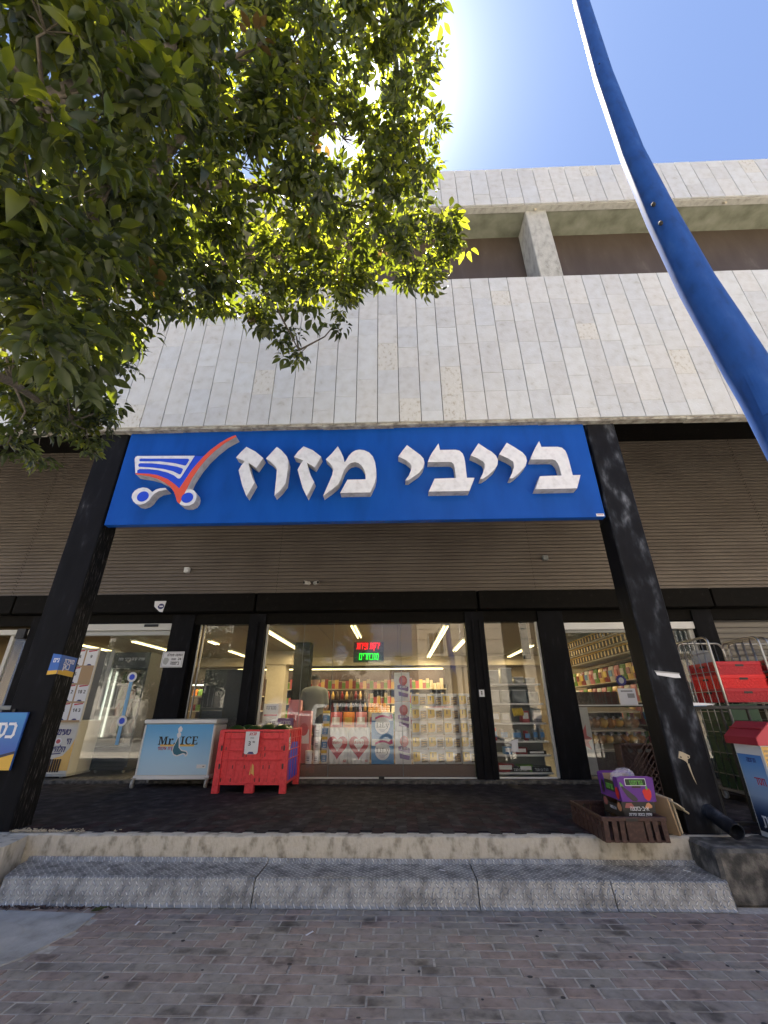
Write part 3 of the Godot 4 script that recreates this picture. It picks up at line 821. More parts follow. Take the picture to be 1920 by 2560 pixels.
func shop_front() -> void:
	var root := get_node("shop_building")
	var z := GLASS_Z
	# posts and pilasters
	for p in [[-4.24, -3.82, "pilaster"], [-2.775, -2.46, "post"], [1.25, 1.595, "post"], [2.59, 3.045, "pilaster"], [5.385, 5.74, "post"], [-6.95, -6.6, "pilaster"], [7.75, 8.7, "pilaster"]]:
		frame(root, p[2], p[0], p[1], 0.41, 3.08, z + 0.02, 0.2, M.black_paint)
	# raised edges on the two steel posts
	for x in [-2.62, 1.36, 1.49]:
		frame(root, "post_flange", x, x + 0.035, 0.41, 2.92, z + 0.135, 0.03, M.black_paint)
	# main window of four panes over a brown board
	var w := Node3D.new(); w.name = "window"; root.add_child(w, true)
	var xs := [-2.42, -1.742, -1.185, 0.058, 1.248]
	for i in 4: pane(w, xs[i] + 0.002, xs[i + 1] - 0.002, 0.43, 2.9, z, [0.0012, -0.0008, 0.0006, -0.001][i])
	for i in range(1, 4): frame(w, "joint", xs[i] - 0.004, xs[i] + 0.004, 0.43, 2.9, z + 0.006, 0.006, M.mid_grey)
	frame(w, "frame", -2.458, -2.42, 0.43, 2.9, z, 0.05, M.off_white)
	frame(w, "bottom_rail", -2.46, 1.25, 0.412, 0.432, z + 0.01, 0.05, M.white)
	for i in 4: frame(w, "base_board", xs[i] + 0.004, xs[i + 1] - 0.004, 0.434, 0.605, z - 0.05, 0.02, M.wood_board)
	frame(w, "stop", -0.34, -0.25, 0.405, 0.45, z + 0.06, 0.05, M.black_iron)
	# narrow window left of the post, with a dark board behind its lower half
	w = Node3D.new(); w.name = "window"; root.add_child(w, true)
	pane(w, -3.63, -2.78, 0.43, 2.9, z, 0.001)
	frame(w, "frame", -3.715, -3.693, 0.43, 2.92, z + 0.02, 0.05, M.dull_steel)
	frame(w, "frame", -3.65, -3.63, 0.43, 2.9, z, 0.05, M.dull_steel)
	frame(w, "frame", -3.82, -3.715, 0.43, 2.92, z, 0.02, M.black_sheet)
	frame(w, "bottom_rail", -3.82, -2.78, 0.412, 0.45, z, 0.05, M.dark_brown)
	frame(w, "back_board", -3.64, -2.79, 0.43, 2.13, z - 0.35, 0.03, M.print_black)
	# narrow window right of the post, white edge frame
	w = Node3D.new(); w.name = "window"; root.add_child(w, true)
	pane(w, 1.6, 2.545, 0.43, 2.9, z, -0.0012)
	frame(w, "frame", 2.545, 2.588, 0.42, 2.9, z, 0.06, M.off_white)
	frame(w, "bottom_rail", 1.6, 2.545, 0.412, 0.435, z, 0.05, M.white)
	frame(w, "dark_side", 2.4, 2.54, 2.3, 3.0, z - 0.5, 0.05, M.black_sheet)
	# sliding door on the left with a white drive box
	var d := Node3D.new(); d.name = "sliding_door"; root.add_child(d, true)
	frame(d, "drive_box", -6.6, -4.245, 2.8, 2.92, z + 0.02, 0.16, M.off_white)
	frame(d, "track_cover", -6.6, -4.245, 2.72, 2.796, z - 0.01, 0.08, M.light_grey)
	frame(d, "sensor", -4.76, -4.5, 2.86, 2.905, z + 0.11, 0.03, M.black_iron)
	pane(d, -5.42, -4.25, 0.43, 2.72, z, 0.0015)
	var hs := st_new()
	for q in [1.985, 1.27]:
		prism(hs, ring_poly(Vector2(-4.83, q), 0.085, 0.085, 24), z + 0.006, z + 0.009)
	frame(d, "pull_strip", -4.86, -4.8, 0.9, 1.985, z + 0.006, 0.004, M.freezer_blue)
	put("pull_disc", hs, M.white, d)
	hs = st_new()
	for q in [1.985, 1.27]:
		prism(hs, ring_poly(Vector2(-4.83, q), 0.05, 0.05, 20), z + 0.0095, z + 0.012)
	put("pull_dot", hs, M.logo_blue, d)
	# far left door
	d = Node3D.new(); d.name = "sliding_door"; root.add_child(d, true)
	frame(d, "drive_box", -10.2, -6.9, 2.735, 2.83, z + 0.05, 0.1, M.off_white)
	frame(d, "frame", -7.35, -7.28, 0.42, 2.735, z, 0.06, M.off_white)
	frame(d, "frame", -6.98, -6.95, 0.42, 2.735, z, 0.06, M.off_white)
	pane(d, -7.28, -6.98, 0.43, 2.73, z, 0.001)
	frame(d, "closer", -7.15, -6.98, 2.66, 2.84, z + 0.12, 0.08, M.black_iron)
	# door on the right
	d = Node3D.new(); d.name = "sliding_door"; root.add_child(d, true)
	frame(d, "drive_box", 3.05, 5.385, 2.742, 2.865, z + 0.03, 0.14, M.white)
	frame(d, "track_cover", 3.05, 4.35, 2.7, 2.74, z - 0.02, 0.06, M.light_grey)
	frame(d, "frame", 3.05, 3.075, 0.43, 2.74, z - 0.02, 0.04, M.off_white)
	frame(d, "frame", 4.36, 4.42, 0.43, 2.74, z, 0.05, M.off_white)
	frame(d, "frame", 5.3, 5.385, 0.43, 2.74, z, 0.06, M.off_white)
	frame(d, "rail", 3.08, 4.36, 1.475, 1.495, z, 0.03, M.off_white)
	pane(d, 3.08, 4.36, 0.43, 2.72, z - 0.02, -0.001)
	pane(d, 4.42, 5.3, 0.43, 2.72, z, 0.001)
	frame(d, "lock", 4.36, 4.42, 1.5, 1.72, z + 0.035, 0.02, M.white)
	# roller shutter of the next shop
	var sh := Node3D.new(); sh.name = "roller_shutter"; root.add_child(sh, true)
	for i in 25:
		var s := st_new(false)
		var y := 0.42 + i * 0.098
		var pr := []
		for k in 6:
			var a := PI * k / 5.0
			pr.append([y + 0.088 * k / 5.0, z + 0.02 * sin(a)])
		for k in 5:
			face(s, [Vector3(5.78, pr[k][0], pr[k][1]), Vector3(7.75, pr[k][0], pr[k][1]), Vector3(7.75, pr[k + 1][0], pr[k + 1][1]), Vector3(5.78, pr[k + 1][0], pr[k + 1][1])], Vector3(6.8, y + 0.04, z - 0.3))
		put("slat", s, M.slat_grey, sh)
	var bs := st_new()
	box2(bs, 5.74, 7.76, 0.4, 2.92, z - 0.03, z - 0.01)
	put("shutter_back", bs, M.print_black, sh)

func extrude_sign(root: Node, called: String, pts: Array, z0: float, z1: float, fm: Material, sm: Material) -> Node3D:
	var poly := xy(pts)
	var s := st_new()
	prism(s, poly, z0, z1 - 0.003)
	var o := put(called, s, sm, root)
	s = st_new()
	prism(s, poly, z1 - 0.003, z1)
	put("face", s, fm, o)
	return o

func shop_sign() -> void:
	var root := thing("shop_sign", "wide blue shop sign with raised white Hebrew letters and shopping cart logo", "sign")
	var s := st_new()
	cbox(s, Vector3(-0.567, 4.32, -4.94), Vector3(6.375, 1.452, 0.09), 0.004)
	put("panel", s, M.sign_blue, root)
	var z0 := -4.9
	var z1 := -4.77
	var L := {
		"zayin": [[-2.006,4.666, -1.875,4.589, -1.754,4.481, -1.831,4.330, -1.945,4.415, -1.918,4.320, -1.866,4.190, -1.824,4.110, -1.905,3.910, -1.983,4.074, -2.061,4.299, -2.035,4.372, -1.998,4.439, -2.125,4.498, -2.072,4.581],
			[-1.225,4.655, -1.098,4.591, -0.977,4.484, -1.052,4.321, -1.161,4.397, -1.143,4.319, -1.100,4.205, -1.045,4.101, -1.125,3.895, -1.190,4.019, -1.277,4.289, -1.245,4.370, -1.215,4.435, -1.342,4.489, -1.291,4.579]],
		"vav": [[-1.590,4.656, -1.523,4.601, -1.438,4.498, -1.410,4.407, -1.408,4.292, -1.416,4.090, -1.478,3.986, -1.543,3.914, -1.545,4.026, -1.549,4.231, -1.554,4.304, -1.571,4.341, -1.639,4.412, -1.717,4.473, -1.655,4.562]],
		"mem": [[-0.761,4.644, -0.715,4.554, -0.679,4.466, -0.663,4.395, -0.654,4.394, -0.609,4.487, -0.566,4.543, -0.522,4.572, -0.470,4.584, -0.405,4.573, -0.340,4.538, -0.288,4.472, -0.259,4.389, -0.243,4.278, -0.242,4.162, -0.260,4.070, -0.318,3.935, -0.700,3.935, -0.614,4.126, -0.378,4.126, -0.380,4.194, -0.397,4.267, -0.433,4.334, -0.478,4.376, -0.523,4.391, -0.580,4.378, -0.618,4.345, -0.654,4.287, -0.677,4.222, -0.699,4.143, -0.730,4.066, -0.745,4.048, -0.804,3.990, -0.916,3.898, -0.864,4.054, -0.815,4.203, -0.806,4.283, -0.821,4.328, -0.855,4.380, -0.913,4.442, -0.843,4.523]],
		"yod": [[0.169,4.640, 0.260,4.557, 0.341,4.481, 0.380,4.426, 0.392,4.359, 0.369,4.283, 0.314,4.208, 0.230,4.145, 0.172,4.100, 0.136,4.101, 0.183,4.174, 0.214,4.258, 0.221,4.310, 0.204,4.353, 0.148,4.408, 0.050,4.463, 0.106,4.550],
			[1.124,4.645, 1.235,4.545, 1.285,4.507, 1.335,4.443, 1.351,4.375, 1.336,4.308, 1.287,4.234, 1.197,4.152, 1.127,4.103, 1.091,4.103, 1.135,4.181, 1.166,4.265, 1.174,4.322, 1.157,4.360, 1.085,4.415, 1.003,4.460],
			[1.499,4.645, 1.589,4.574, 1.684,4.488, 1.720,4.424, 1.722,4.357, 1.695,4.281, 1.629,4.208, 1.538,4.126, 1.498,4.101, 1.467,4.105, 1.513,4.182, 1.544,4.266, 1.549,4.323, 1.543,4.351, 1.485,4.401, 1.377,4.466]],
		"bet": [[0.592,4.656, 0.605,4.553, 0.809,4.551, 0.861,4.537, 0.899,4.492, 0.915,4.433, 0.921,4.366, 0.925,4.121, 1.021,4.119, 0.938,3.931, 0.426,3.931, 0.511,4.116, 0.786,4.122, 0.780,4.274, 0.772,4.331, 0.745,4.360, 0.713,4.366, 0.435,4.367, 0.463,4.444, 0.499,4.511],
			[1.928,4.660, 1.944,4.567, 2.155,4.565, 2.209,4.549, 2.245,4.499, 2.257,4.431, 2.263,4.354, 2.270,4.131, 2.368,4.131, 2.288,3.940, 1.767,3.938, 1.854,4.124, 2.130,4.130, 2.125,4.234, 2.116,4.300, 2.093,4.353, 2.056,4.373, 1.772,4.377, 1.811,4.461, 1.868,4.567]],
	}
	for k in L:
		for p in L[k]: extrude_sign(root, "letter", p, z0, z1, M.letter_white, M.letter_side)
	# the cart
	extrude_sign(root, "cart_basket", [-3.505,4.505, -3.499,4.539, -3.477,4.550, -2.562,4.534, -2.623,4.439, -2.696,4.306, -2.760,4.143, -2.802,4.042, -2.878,4.108, -2.990,4.186, -3.140,4.249, -3.272,4.274, -3.440,4.284], z0, z1, M.logo_blue, M.letter_side)
	extrude_sign(root, "cart_handle", [-3.440,4.284, -3.272,4.274, -3.140,4.249, -2.990,4.186, -2.878,4.108, -2.802,4.042, -2.760,4.143, -2.696,4.306, -2.623,4.439, -2.562,4.534, -2.489,4.631, -2.378,4.739, -2.280,4.814, -2.186,4.862, -2.167,4.835, -2.308,4.738, -2.427,4.612, -2.523,4.482, -2.597,4.348, -2.663,4.184, -2.700,4.034, -2.739,3.893, -2.753,3.816, -2.790,3.847, -2.824,3.921, -2.864,3.995, -2.927,4.071, -3.017,4.132, -3.128,4.194, -3.242,4.230, -3.436,4.267], z0, z1 + 0.002, M.logo_orange, M.letter_side)
	extrude_sign(root, "cart_grid", [-3.505,4.505, -3.499,4.539, -3.477,4.550, -2.692,4.535, -2.815,4.199, -2.832,4.188, -2.852,4.191, -2.915,4.239, -3.012,4.285, -3.137,4.321, -3.269,4.341, -3.402,4.346, -3.427,4.328, -3.419,4.286, -3.441,4.286], z1 + 0.001, z1 + 0.006, M.letter_white, M.letter_white)
	extrude_sign(root, "cart_slot", [-3.421,4.463, -3.435,4.480, -3.430,4.501, -3.416,4.505, -2.770,4.488, -2.749,4.470, -2.781,4.386, -2.798,4.384, -2.944,4.424, -3.148,4.457], z1 + 0.0065, z1 + 0.0105, M.logo_blue, M.logo_blue)
	extrude_sign(root, "cart_slot", [-3.415,4.378, -3.428,4.401, -3.426,4.423, -3.408,4.432, -3.239,4.425, -3.036,4.397, -2.893,4.366, -2.818,4.337, -2.806,4.322, -2.821,4.254, -2.839,4.248, -2.937,4.300, -3.072,4.337, -3.225,4.362], z1 + 0.0065, z1 + 0.0105, M.logo_blue, M.logo_blue)
	extrude_sign(root, "cart_wheel", [-3.402,3.922, -3.406,3.974, -3.385,4.022, -3.345,4.053, -3.290,4.066, -3.230,4.056, -3.185,4.028, -3.153,3.993, -3.110,4.032, -3.057,4.050, -2.989,4.053, -2.964,4.029, -3.066,4.008, -3.116,3.974, -3.145,3.927, -3.164,3.875, -3.206,3.835, -3.267,3.815, -3.322,3.827, -3.370,3.869], z0, z1, M.letter_white, M.letter_side)
	extrude_sign(root, "cart_wheel", [-2.753,3.816, -2.736,3.883, -2.706,4.024, -2.651,4.027, -2.605,4.009, -2.569,3.968, -2.553,3.921, -2.554,3.864, -2.578,3.818, -2.625,3.791, -2.680,3.789, -2.730,3.803], z0, z1, M.letter_white, M.letter_side)
	for c in [Vector2(-3.256, 3.932), Vector2(-2.668, 3.902)]:
		s = st_new()
		prism(s, ring_poly(c, 0.076, 0.074, 28), z1 + 0.001, z1 + 0.004)
		put("wheel_hub", s, M.logo_blue, root)
	s = st_new()
	box2(s, 2.51, 2.605, 3.605, 3.64, -4.894, -4.89)
	put("maker_label", s, M.paper, root)
	s = st_new()
	for i in 6: box2(s, 2.525 + i * 0.012, 2.532 + i * 0.012, 3.62, 3.632, -4.8895, -4.889)
	put("label_print", s, M.ink_red, root)

# ---------- inside the shop ----------
func shop_inside() -> void:
	var y := 3.15
	var spots := [[-3.0, 9.7, 14.0, "over the window's left part, above the dark column"], [-0.96, 9.35, 11.0, "above the neon sign"], [1.07, 9.5, 15.6, "over the tall pasta display"], [1.76, 11.5, 13.8, "short and deeper than the one over the pasta"], [3.85, 12.7, 15.6, "seen through the narrow window with white edge"], [-5.15, 13.4, 15.3, "deep inside behind the narrow dark window"], [-4.96, 11.4, 12.0, "short, behind the narrow dark window"], [-6.95, 11.3, 13.4, "inside the left sliding door, nearer its pilaster"], [-8.75, 11.8, 13.6, "inside the left sliding door beside the pillar"]]
	for p in spots:
		var n: float = p[2] - p[1]
		var zc: float = -(p[1] + p[2]) / 2
		var t := thing("ceiling_light", "lit fluorescent ceiling fitting " + p[3], "ceiling light", "fluorescent ceiling lights", Vector3(p[0], y, zc))
		var s := st_new()
		cbox(s, Vector3(0, -0.025, 0), Vector3(0.15, 0.048, n), 0.008)
		put("housing", s, M.off_white, t)
		s = st_new(false)
		tube(s, [Vector3(-0.04, -0.07, -n / 2 + 0.03), Vector3(-0.04, -0.07, n / 2 - 0.03)], [0.016], 8)
		put("tube", s, M.tube_glow, t)
		s = st_new(false)
		tube(s, [Vector3(0.04, -0.07, -n / 2 + 0.03), Vector3(0.04, -0.07, n / 2 - 0.03)], [0.016], 8)
		put("tube", s, M.tube_glow, t)
		var l := AreaLight3D.new()
		l.name = "lamp_light"
		l.area_size = Vector2(0.12, n - 0.06)
		l.light_color = Color(1.0, 0.9, 0.68)
		l.light_energy = 1.25 * n / 3.0
		l.area_range = 14.0
		l.area_attenuation = 2.0
		l.shadow_enabled = true
		l.position = Vector3(0, -0.095, 0)
		l.rotation.x = -PI / 2
		t.add_child(l)
	# long cold light along the fridges at the back
	var fl := thing("fridge_light", "long thin white light strip along the back wall fridges", "strip light", "", Vector3(0, 2.72, -15.6))
	var s := st_new()
	box2(s, -5.6, 1.55, -0.02, 0.02, -0.02, 0.02)
	put("strip", s, M.tube_glow, fl)
	var al := AreaLight3D.new()
	al.name = "strip_light"; al.area_size = Vector2(7.0, 0.05); al.light_energy = 0.5; al.light_color = Color(1, 0.95, 0.8); al.area_range = 10.0; al.shadow_enabled = true
	al.position = Vector3(-2.0, -0.03, 0.03); al.rotation.x = -PI / 2
	fl.add_child(al)

# ---------- the tree ----------
func leaf_mesh(sd: int, lobes: int) -> ArrayMesh:
	var r := RandomNumberGenerator.new()
	r.seed = sd
	var s := st_new(false)
	tube(s, [Vector3(0, 0.0, 0), Vector3(0.0, -0.01, 0.04)], [0.0012], 3)
	for k in lobes:
		var a := (k - (lobes - 1) / 2.0) * (0.62 if lobes > 5 else 0.72) + r.randfn(0, 0.1)
		var n := 0.095 * (1.0 - 0.08 * absf(k - (lobes - 1) / 2.0)) * r.randf_range(0.8, 1.12)
		var w := n * r.randf_range(0.19, 0.25)
		var droop := r.randf_range(0.2, 1.0)
		var b := Basis(Vector3.UP, a) * Basis(Vector3.BACK, r.randfn(0, 0.3))
		var L := []; var C := []; var R := []
		for i in 6:
			var t := i / 5.0
			var ww: float = w * [0.06, 0.72, 1.0, 0.86, 0.5, 0.03][i]
			var zz := 0.037 + n * t * (1.0 - 0.12 * droop * t)
			var yy := -0.012 - n * droop * t * t * 0.75
			var curl := ww * (0.28 + 0.25 * droop)
			var wave := sin(t * 9.0 + k * 2.0) * 0.0022
			L.append(b * Vector3(-ww, yy + curl + wave, zz)); C.append(b * Vector3(0, yy, zz)); R.append(b * Vector3(ww, yy + curl - wave, zz))
		for i in 5:
			var o: Vector3 = C[i] - Vector3(0, 1, 0)
			face(s, [L[i], C[i], C[i + 1], L[i + 1]], o)
			face(s, [C[i], R[i], R[i + 1], C[i + 1]], o)
	s.generate_normals()
	return s.commit()

func tree() -> void:
	var root := thing("street_tree", "leafy street tree hanging over the front of the shop, crown backlit by sun", "tree")
	var limbs := [
		[[Vector3(-2.5, -0.02, -0.35), Vector3(-2.42, 0.9, -0.4), Vector3(-2.3, 1.7, -0.5), Vector3(-2.1, 2.35, -0.68)], [0.17, 0.14, 0.13, 0.115], "trunk"],
		[[Vector3(-2.1, 2.35, -0.68), Vector3(-1.75, 2.9, -0.95), Vector3(-1.46, 3.4, -1.17), Vector3(-1.42, 3.84, -1.25), Vector3(-1.32, 4.07, -1.31), Vector3(-1.24, 4.23, -1.41), Vector3(-1.0, 4.6, -1.6), Vector3(-0.6, 4.9, -1.85), Vector3(-0.1, 5.05, -2.05)], [0.11, 0.085, 0.06, 0.045, 0.036, 0.03, 0.024, 0.016, 0.007], "limb"],
		[[Vector3(-1.46, 3.4, -1.17), Vector3(-1.36, 3.94, -1.25), Vector3(-1.28, 4.18, -1.27), Vector3(-1.2, 4.36, -1.25), Vector3(-1.18, 4.73, -1.29), Vector3(-1.05, 5.3, -1.23), Vector3(-0.6, 5.9, -1.25), Vector3(0.0, 6.3, -1.4)], [0.05, 0.035, 0.028, 0.024, 0.019, 0.015, 0.011, 0.006], "limb"],
		[[Vector3(-2.1, 2.35, -0.68), Vector3(-1.7, 2.85, -0.7), Vector3(-1.3, 3.5, -0.75), Vector3(-1.1, 4.1, -0.85), Vector3(-0.9, 5.2, -0.95)], [0.08, 0.055, 0.035, 0.025, 0.012], "limb"],
		[[Vector3(-2.1, 2.35, -0.68), Vector3(-2.15, 2.9, -1.2), Vector3(-2.4, 3.3, -2.0), Vector3(-2.7, 3.6, -2.8)], [0.08, 0.045, 0.025, 0.01], "limb"],
		[[Vector3(-1.24, 4.23, -1.41), Vector3(-1.1, 4.35, -1.8), Vector3(-0.95, 4.38, -2.3), Vector3(-0.8, 4.2, -2.66)], [0.022, 0.016, 0.01, 0.005], "limb"],
		[[Vector3(-1.18, 4.73, -1.29), Vector3(-0.7, 5.2, -1.5), Vector3(-0.2, 5.5, -1.7), Vector3(0.25, 5.7, -1.9)], [0.017, 0.013, 0.009, 0.005], "limb"],
	]
	for l in limbs:
		var s := st_new(false)
		tube(s, l[0], l[1], 9)
		put(l[2], s, M.bark, root)
	var clumps := [0.33,6.42,-1.53,0.18, 0.25,6.08,-1.69,0.20, 0.36,5.55,-2.00,0.16, 0.24,6.48,-1.39,0.22, 0.42,4.79,-2.30,0.17, -0.78,5.86,-1.21,0.28, -0.50,6.04,-1.25,0.32, -0.16,6.12,-1.33,0.33, 0.16,6.45,-1.40,0.28, -0.88,5.40,-1.31,0.22, -0.62,5.47,-1.40,0.36, -0.30,5.58,-1.47,0.32, 0.04,6.11,-1.56,0.26, 0.02,5.67,-1.76,0.30, 0.29,5.82,-1.93,0.18, -0.35,5.33,-1.69,0.38, -0.66,5.03,-1.60,0.36, 0.22,5.35,-2.03,0.15, -0.10,5.17,-2.00,0.37, 0.37,5.00,-2.20,0.21, 0.06,4.77,-2.19,0.32, -0.34,4.73,-2.08,0.36, -0.69,4.75,-1.84,0.37, -0.70,4.54,-2.16,0.31, -0.36,4.50,-2.30,0.17, -0.41,4.38,-2.47,0.11, -0.90,4.33,-2.59,0.12, -0.80,4.16,-2.67,0.09, -1.00,4.38,-2.23,0.23, 0.28,4.66,-2.36,0.15, -1.17,3.53,-0.58,0.25, -1.12,4.03,-0.73,0.28, -1.05,4.78,-0.94,0.28, -1.09,3.08,-0.63,0.23, -1.20,3.75,-0.86,0.30, -1.15,4.46,-1.08,0.33, -0.97,4.96,-1.29,0.28, -1.18,2.95,-0.79,0.24, -1.25,3.56,-1.06,0.31, -1.16,4.19,-1.32,0.31, -0.98,4.68,-1.54,0.32, -1.27,2.81,-0.97,0.25, -1.28,3.26,-1.20,0.29, -1.24,3.91,-1.56,0.33, -1.06,4.34,-1.81,0.32, -1.49,2.84,-1.28,0.24, -1.48,3.29,-1.51,0.22, -1.25,3.64,-1.69,0.16, -1.16,4.05,-1.94,0.22, -2.88,3.67,-2.51,0.36, -2.75,3.94,-2.83,0.38, -2.67,3.88,-3.08,0.18, -2.83,3.46,-2.71,0.24, -2.74,3.14,-2.43,0.15, -2.11,4.00,-2.48,0.14, -2.67,3.57,-3.00,0.12, -2.55,3.79,-2.35,0.33, -1.89,3.76,-2.05,0.25,
		-2.0,4.1,-0.9,0.5, -2.5,3.6,-1.3,0.5, -1.6,5.4,-0.6,0.5, -0.9,6.7,-1.0,0.45, 0.0,7.0,-1.2,0.4, -1.9,5.0,-1.4,0.45, -2.6,4.6,-0.6,0.5, -1.7,6.2,-1.1,0.5, -2.7,3.3,-0.2,0.5, -2.0,4.0,0.2,0.55, -1.2,5.2,0.1,0.5, -1.3,6.4,-1.6,0.5, -2.0,6.3,-1.9,0.5, -0.9,6.9,-1.9,0.4, -1.9,5.4,-2.3,0.5, -2.5,5.0,-2.0,0.5, -1.5,7.2,-1.4,0.5, -2.4,6.4,-0.9,0.5, -2.9,4.3,-1.6,0.5, -2.6,3.9,-2.2,0.4]
	var shapes := [leaf_mesh(1, 5), leaf_mesh(2, 5), leaf_mesh(3, 6), leaf_mesh(4, 4)]
	var eye := Vector3(0, 1.42, 0)
	var all := []
	var tw := st_new(false)
	var nodes := []
	for l in limbs:
		for q in l[0]: nodes.append(q)
	for i in range(0, clumps.size(), 4):
		var c := Vector3(clumps[i], clumps[i + 1], clumps[i + 2])
		var r: float = clumps[i + 3]
		var best: Vector3 = nodes[0]
		for q in nodes:
			if q.distance_to(c) < best.distance_to(c): best = q
		var mid := (best + c) / 2 + Vector3(rng.randfn(0, 0.05), 0.05, rng.randfn(0, 0.05))
		tube(tw, [best, mid, c], [0.009, 0.006, 0.003], 5)
		var count := int((60.0 if c.x > -0.75 and c.y > 5.0 else 72.0) * pow(r / 0.3, 1.9)) + 5
		var tips := []
		for k in maxi(3, count / 7):
			var d := Vector3(rng.randfn(), rng.randfn() * 0.9, rng.randfn()).normalized() * r * pow(rng.randf(), 0.4)
			tips.append(c + d)
			if k < 10: tube(tw, [c, c + d * 0.5 + Vector3(0, 0.02, 0), c + d], [0.004, 0.003, 0.0015], 3)
		for k in count:
			var tip: Vector3 = tips[k % tips.size()]
			var p := tip + Vector3(rng.randfn(), rng.randfn(), rng.randfn()) * 0.045
			if (p - eye).normalized().angle_to(Vector3(-0.0377, 0.941, -0.3362)) < 0.02: continue
			var b := Basis(Vector3.UP, rng.randf() * TAU) * Basis(Vector3.RIGHT, rng.randfn(0.45, 0.5)) * Basis(Vector3.BACK, rng.randfn(0, 0.4))
			var sc := rng.randf_range(0.68, 1.28) * (0.8 if r < 0.2 else 1.0)
			all.append([p.distance_to(eye) - (3.0 if p.z < -0.4 and p.y < 5.5 and p.y > 2.4 and p.x > -1.9 else 0.0), Transform3D(b.scaled(Vector3.ONE * sc), p), rng.randi() % 4, rng.randf()])
	var two := put("twigs", tw, M.bark, root)
	stuff(two)
	all.sort_custom(func(a, b): return a[0] < b[0])
	var sort_of := func(v: float) -> int: return 0 if v < 0.44 else 1 if v < 0.71 else 2 if v < 0.993 else 3
	var kinds := ["leaf_mid", "leaf_dark", "leaf_pale", "leaf_dry"]
	for i in mini(290, all.size()):
		mesh_at("leaf", shapes[all[i][2]], M[kinds[sort_of.call(all[i][3])]], all[i][1], root)
	for kd in 4:
		for sh in 4:
			var list := []
			for i in range(290, all.size()):
				if all[i][2] == sh and sort_of.call(all[i][3]) == kd: list.append(all[i][1])
			if list.is_empty(): continue
			var mm := MultiMesh.new()
			mm.transform_format = MultiMesh.TRANSFORM_3D
			mm.mesh = shapes[sh]
			mm.instance_count = list.size()
			for i in list.size(): mm.set_instance_transform(i, list[i])
			var o := MultiMeshInstance3D.new()
			o.multimesh = mm
			o.material_override = M[kinds[kd]]
			o.name = "foliage"
			root.add_child(o, true)
			stuff(o)
	# a bunch of dry seed heads
	var s := st_new(false)
	for i in 40: ball(s, Vector3(-1.31, 4.02, -1.38) + Vector3(rng.randfn(), rng.randfn(), rng.randfn()) * 0.03, Vector3.ONE * 0.008, 5, 4)
	stuff(put("seed_heads", s, M.leaf_dry, root))

func lamp_post() -> void:
	var root := thing("lamp_post", "tall tapered blue metal lamp post in front of the cladding", "lamp post")
	var s := st_new(false)
	tube(s, [Vector3(1.8, 0, -1.63), Vector3(1.775, 2.0, -1.63), Vector3(1.745, 2.75, -1.63), Vector3(1.727, 2.92, -1.63), Vector3(1.7, 3.22, -1.63), Vector3(1.672, 3.52, -1.63), Vector3(1.649, 4.14, -1.63), Vector3(1.646, 4.82, -1.63), Vector3(1.70, 5.935, -1.63), Vector3(1.83, 7.49, -1.63), Vector3(2.0, 8.8, -1.63), Vector3(2.3, 9.6, -1.63), Vector3(2.9, 9.95, -1.63)], [0.099, 0.095, 0.093, 0.092, 0.090, 0.086, 0.080, 0.072, 0.068, 0.062, 0.053, 0.048, 0.044], 28)
	put("shaft", s, M.pole_blue, root)
	s = st_new(false)
	ball(s, Vector3(3.15, 9.95, -1.63), Vector3(0.32, 0.07, 0.14), 14, 8)
	put("lamp_head", s, M.light_grey, root)
	# inspection hatch facing the street front
	s = st_new()
	for k in 7:
		var a := -0.2 + k * 0.14 + PI * 0.62
		box(s, Vector3(0, 0, 0), Vector3(0.0165, 0.3, 0.004), Transform3D(Basis(Vector3.UP, -a + PI / 2), Vector3(1.738 + cos(a) * 0.0945, 2.76, -1.63 + sin(a) * 0.0945)))
	put("hatch", s, M.pole_blue, root)
	for q in [[1.606, 4.16, 0.05], [1.70, 6.03, -0.01], [1.60, 3.98, 0.045]]:
		s = st_new()
		ball(s, Vector3(q[0] - 0.03, q[1], -1.582 + q[2] * 0.3), Vector3(0.012, 0.017, 0.012), 8, 6)
		put("bolt_hole", s, M.black_rubber, root)

# ---------- what the glass mirrors: the other side of the street ----------
func block(called: String, label: String, x0: float, x1: float, high: float, z0: float, deep: float, m: Material, cols: int, rows: int, bars: bool) -> void:
	var root := thing(called, label, "building", "", Vector3((x0 + x1) / 2, 0, z0))
	var w := x1 - x0
	var s := st_new()
	box2(s, -w / 2, w / 2, -0.1, high, 0, deep)
	put("wall", s, m, root)
	s = st_new()
	box2(s, -w / 2 - 0.1, w / 2 + 0.1, high, high + 0.35, -0.1, deep)
	put("parapet", s, M.white_render, root)
	for i in cols:
		for j in rows:
			var x := -w / 2 + w * (i + 0.5) / cols; var y := 1.6 + j * 3.1
			if y + 1.5 > high: continue
			s = st_new()
			box2(s, x - 0.55, x + 0.55, y, y + 1.3, -0.02, 0.05)
			var wd := put("window", s, M.dark_window, root)
			s = st_new()
			for k in 4: box2(s, x - 0.5 + k * 0.32, x - 0.46 + k * 0.32, y, y + 1.3, -0.06, -0.03)
			put("bars" if bars else "shutter_slats", s, M.white, wd)
			s = st_new()
			box2(s, x - 0.7, x + 0.7, y - 0.12, y - 0.02, -0.14, 0.0)
			put("sill", s, M.white_render, wd)

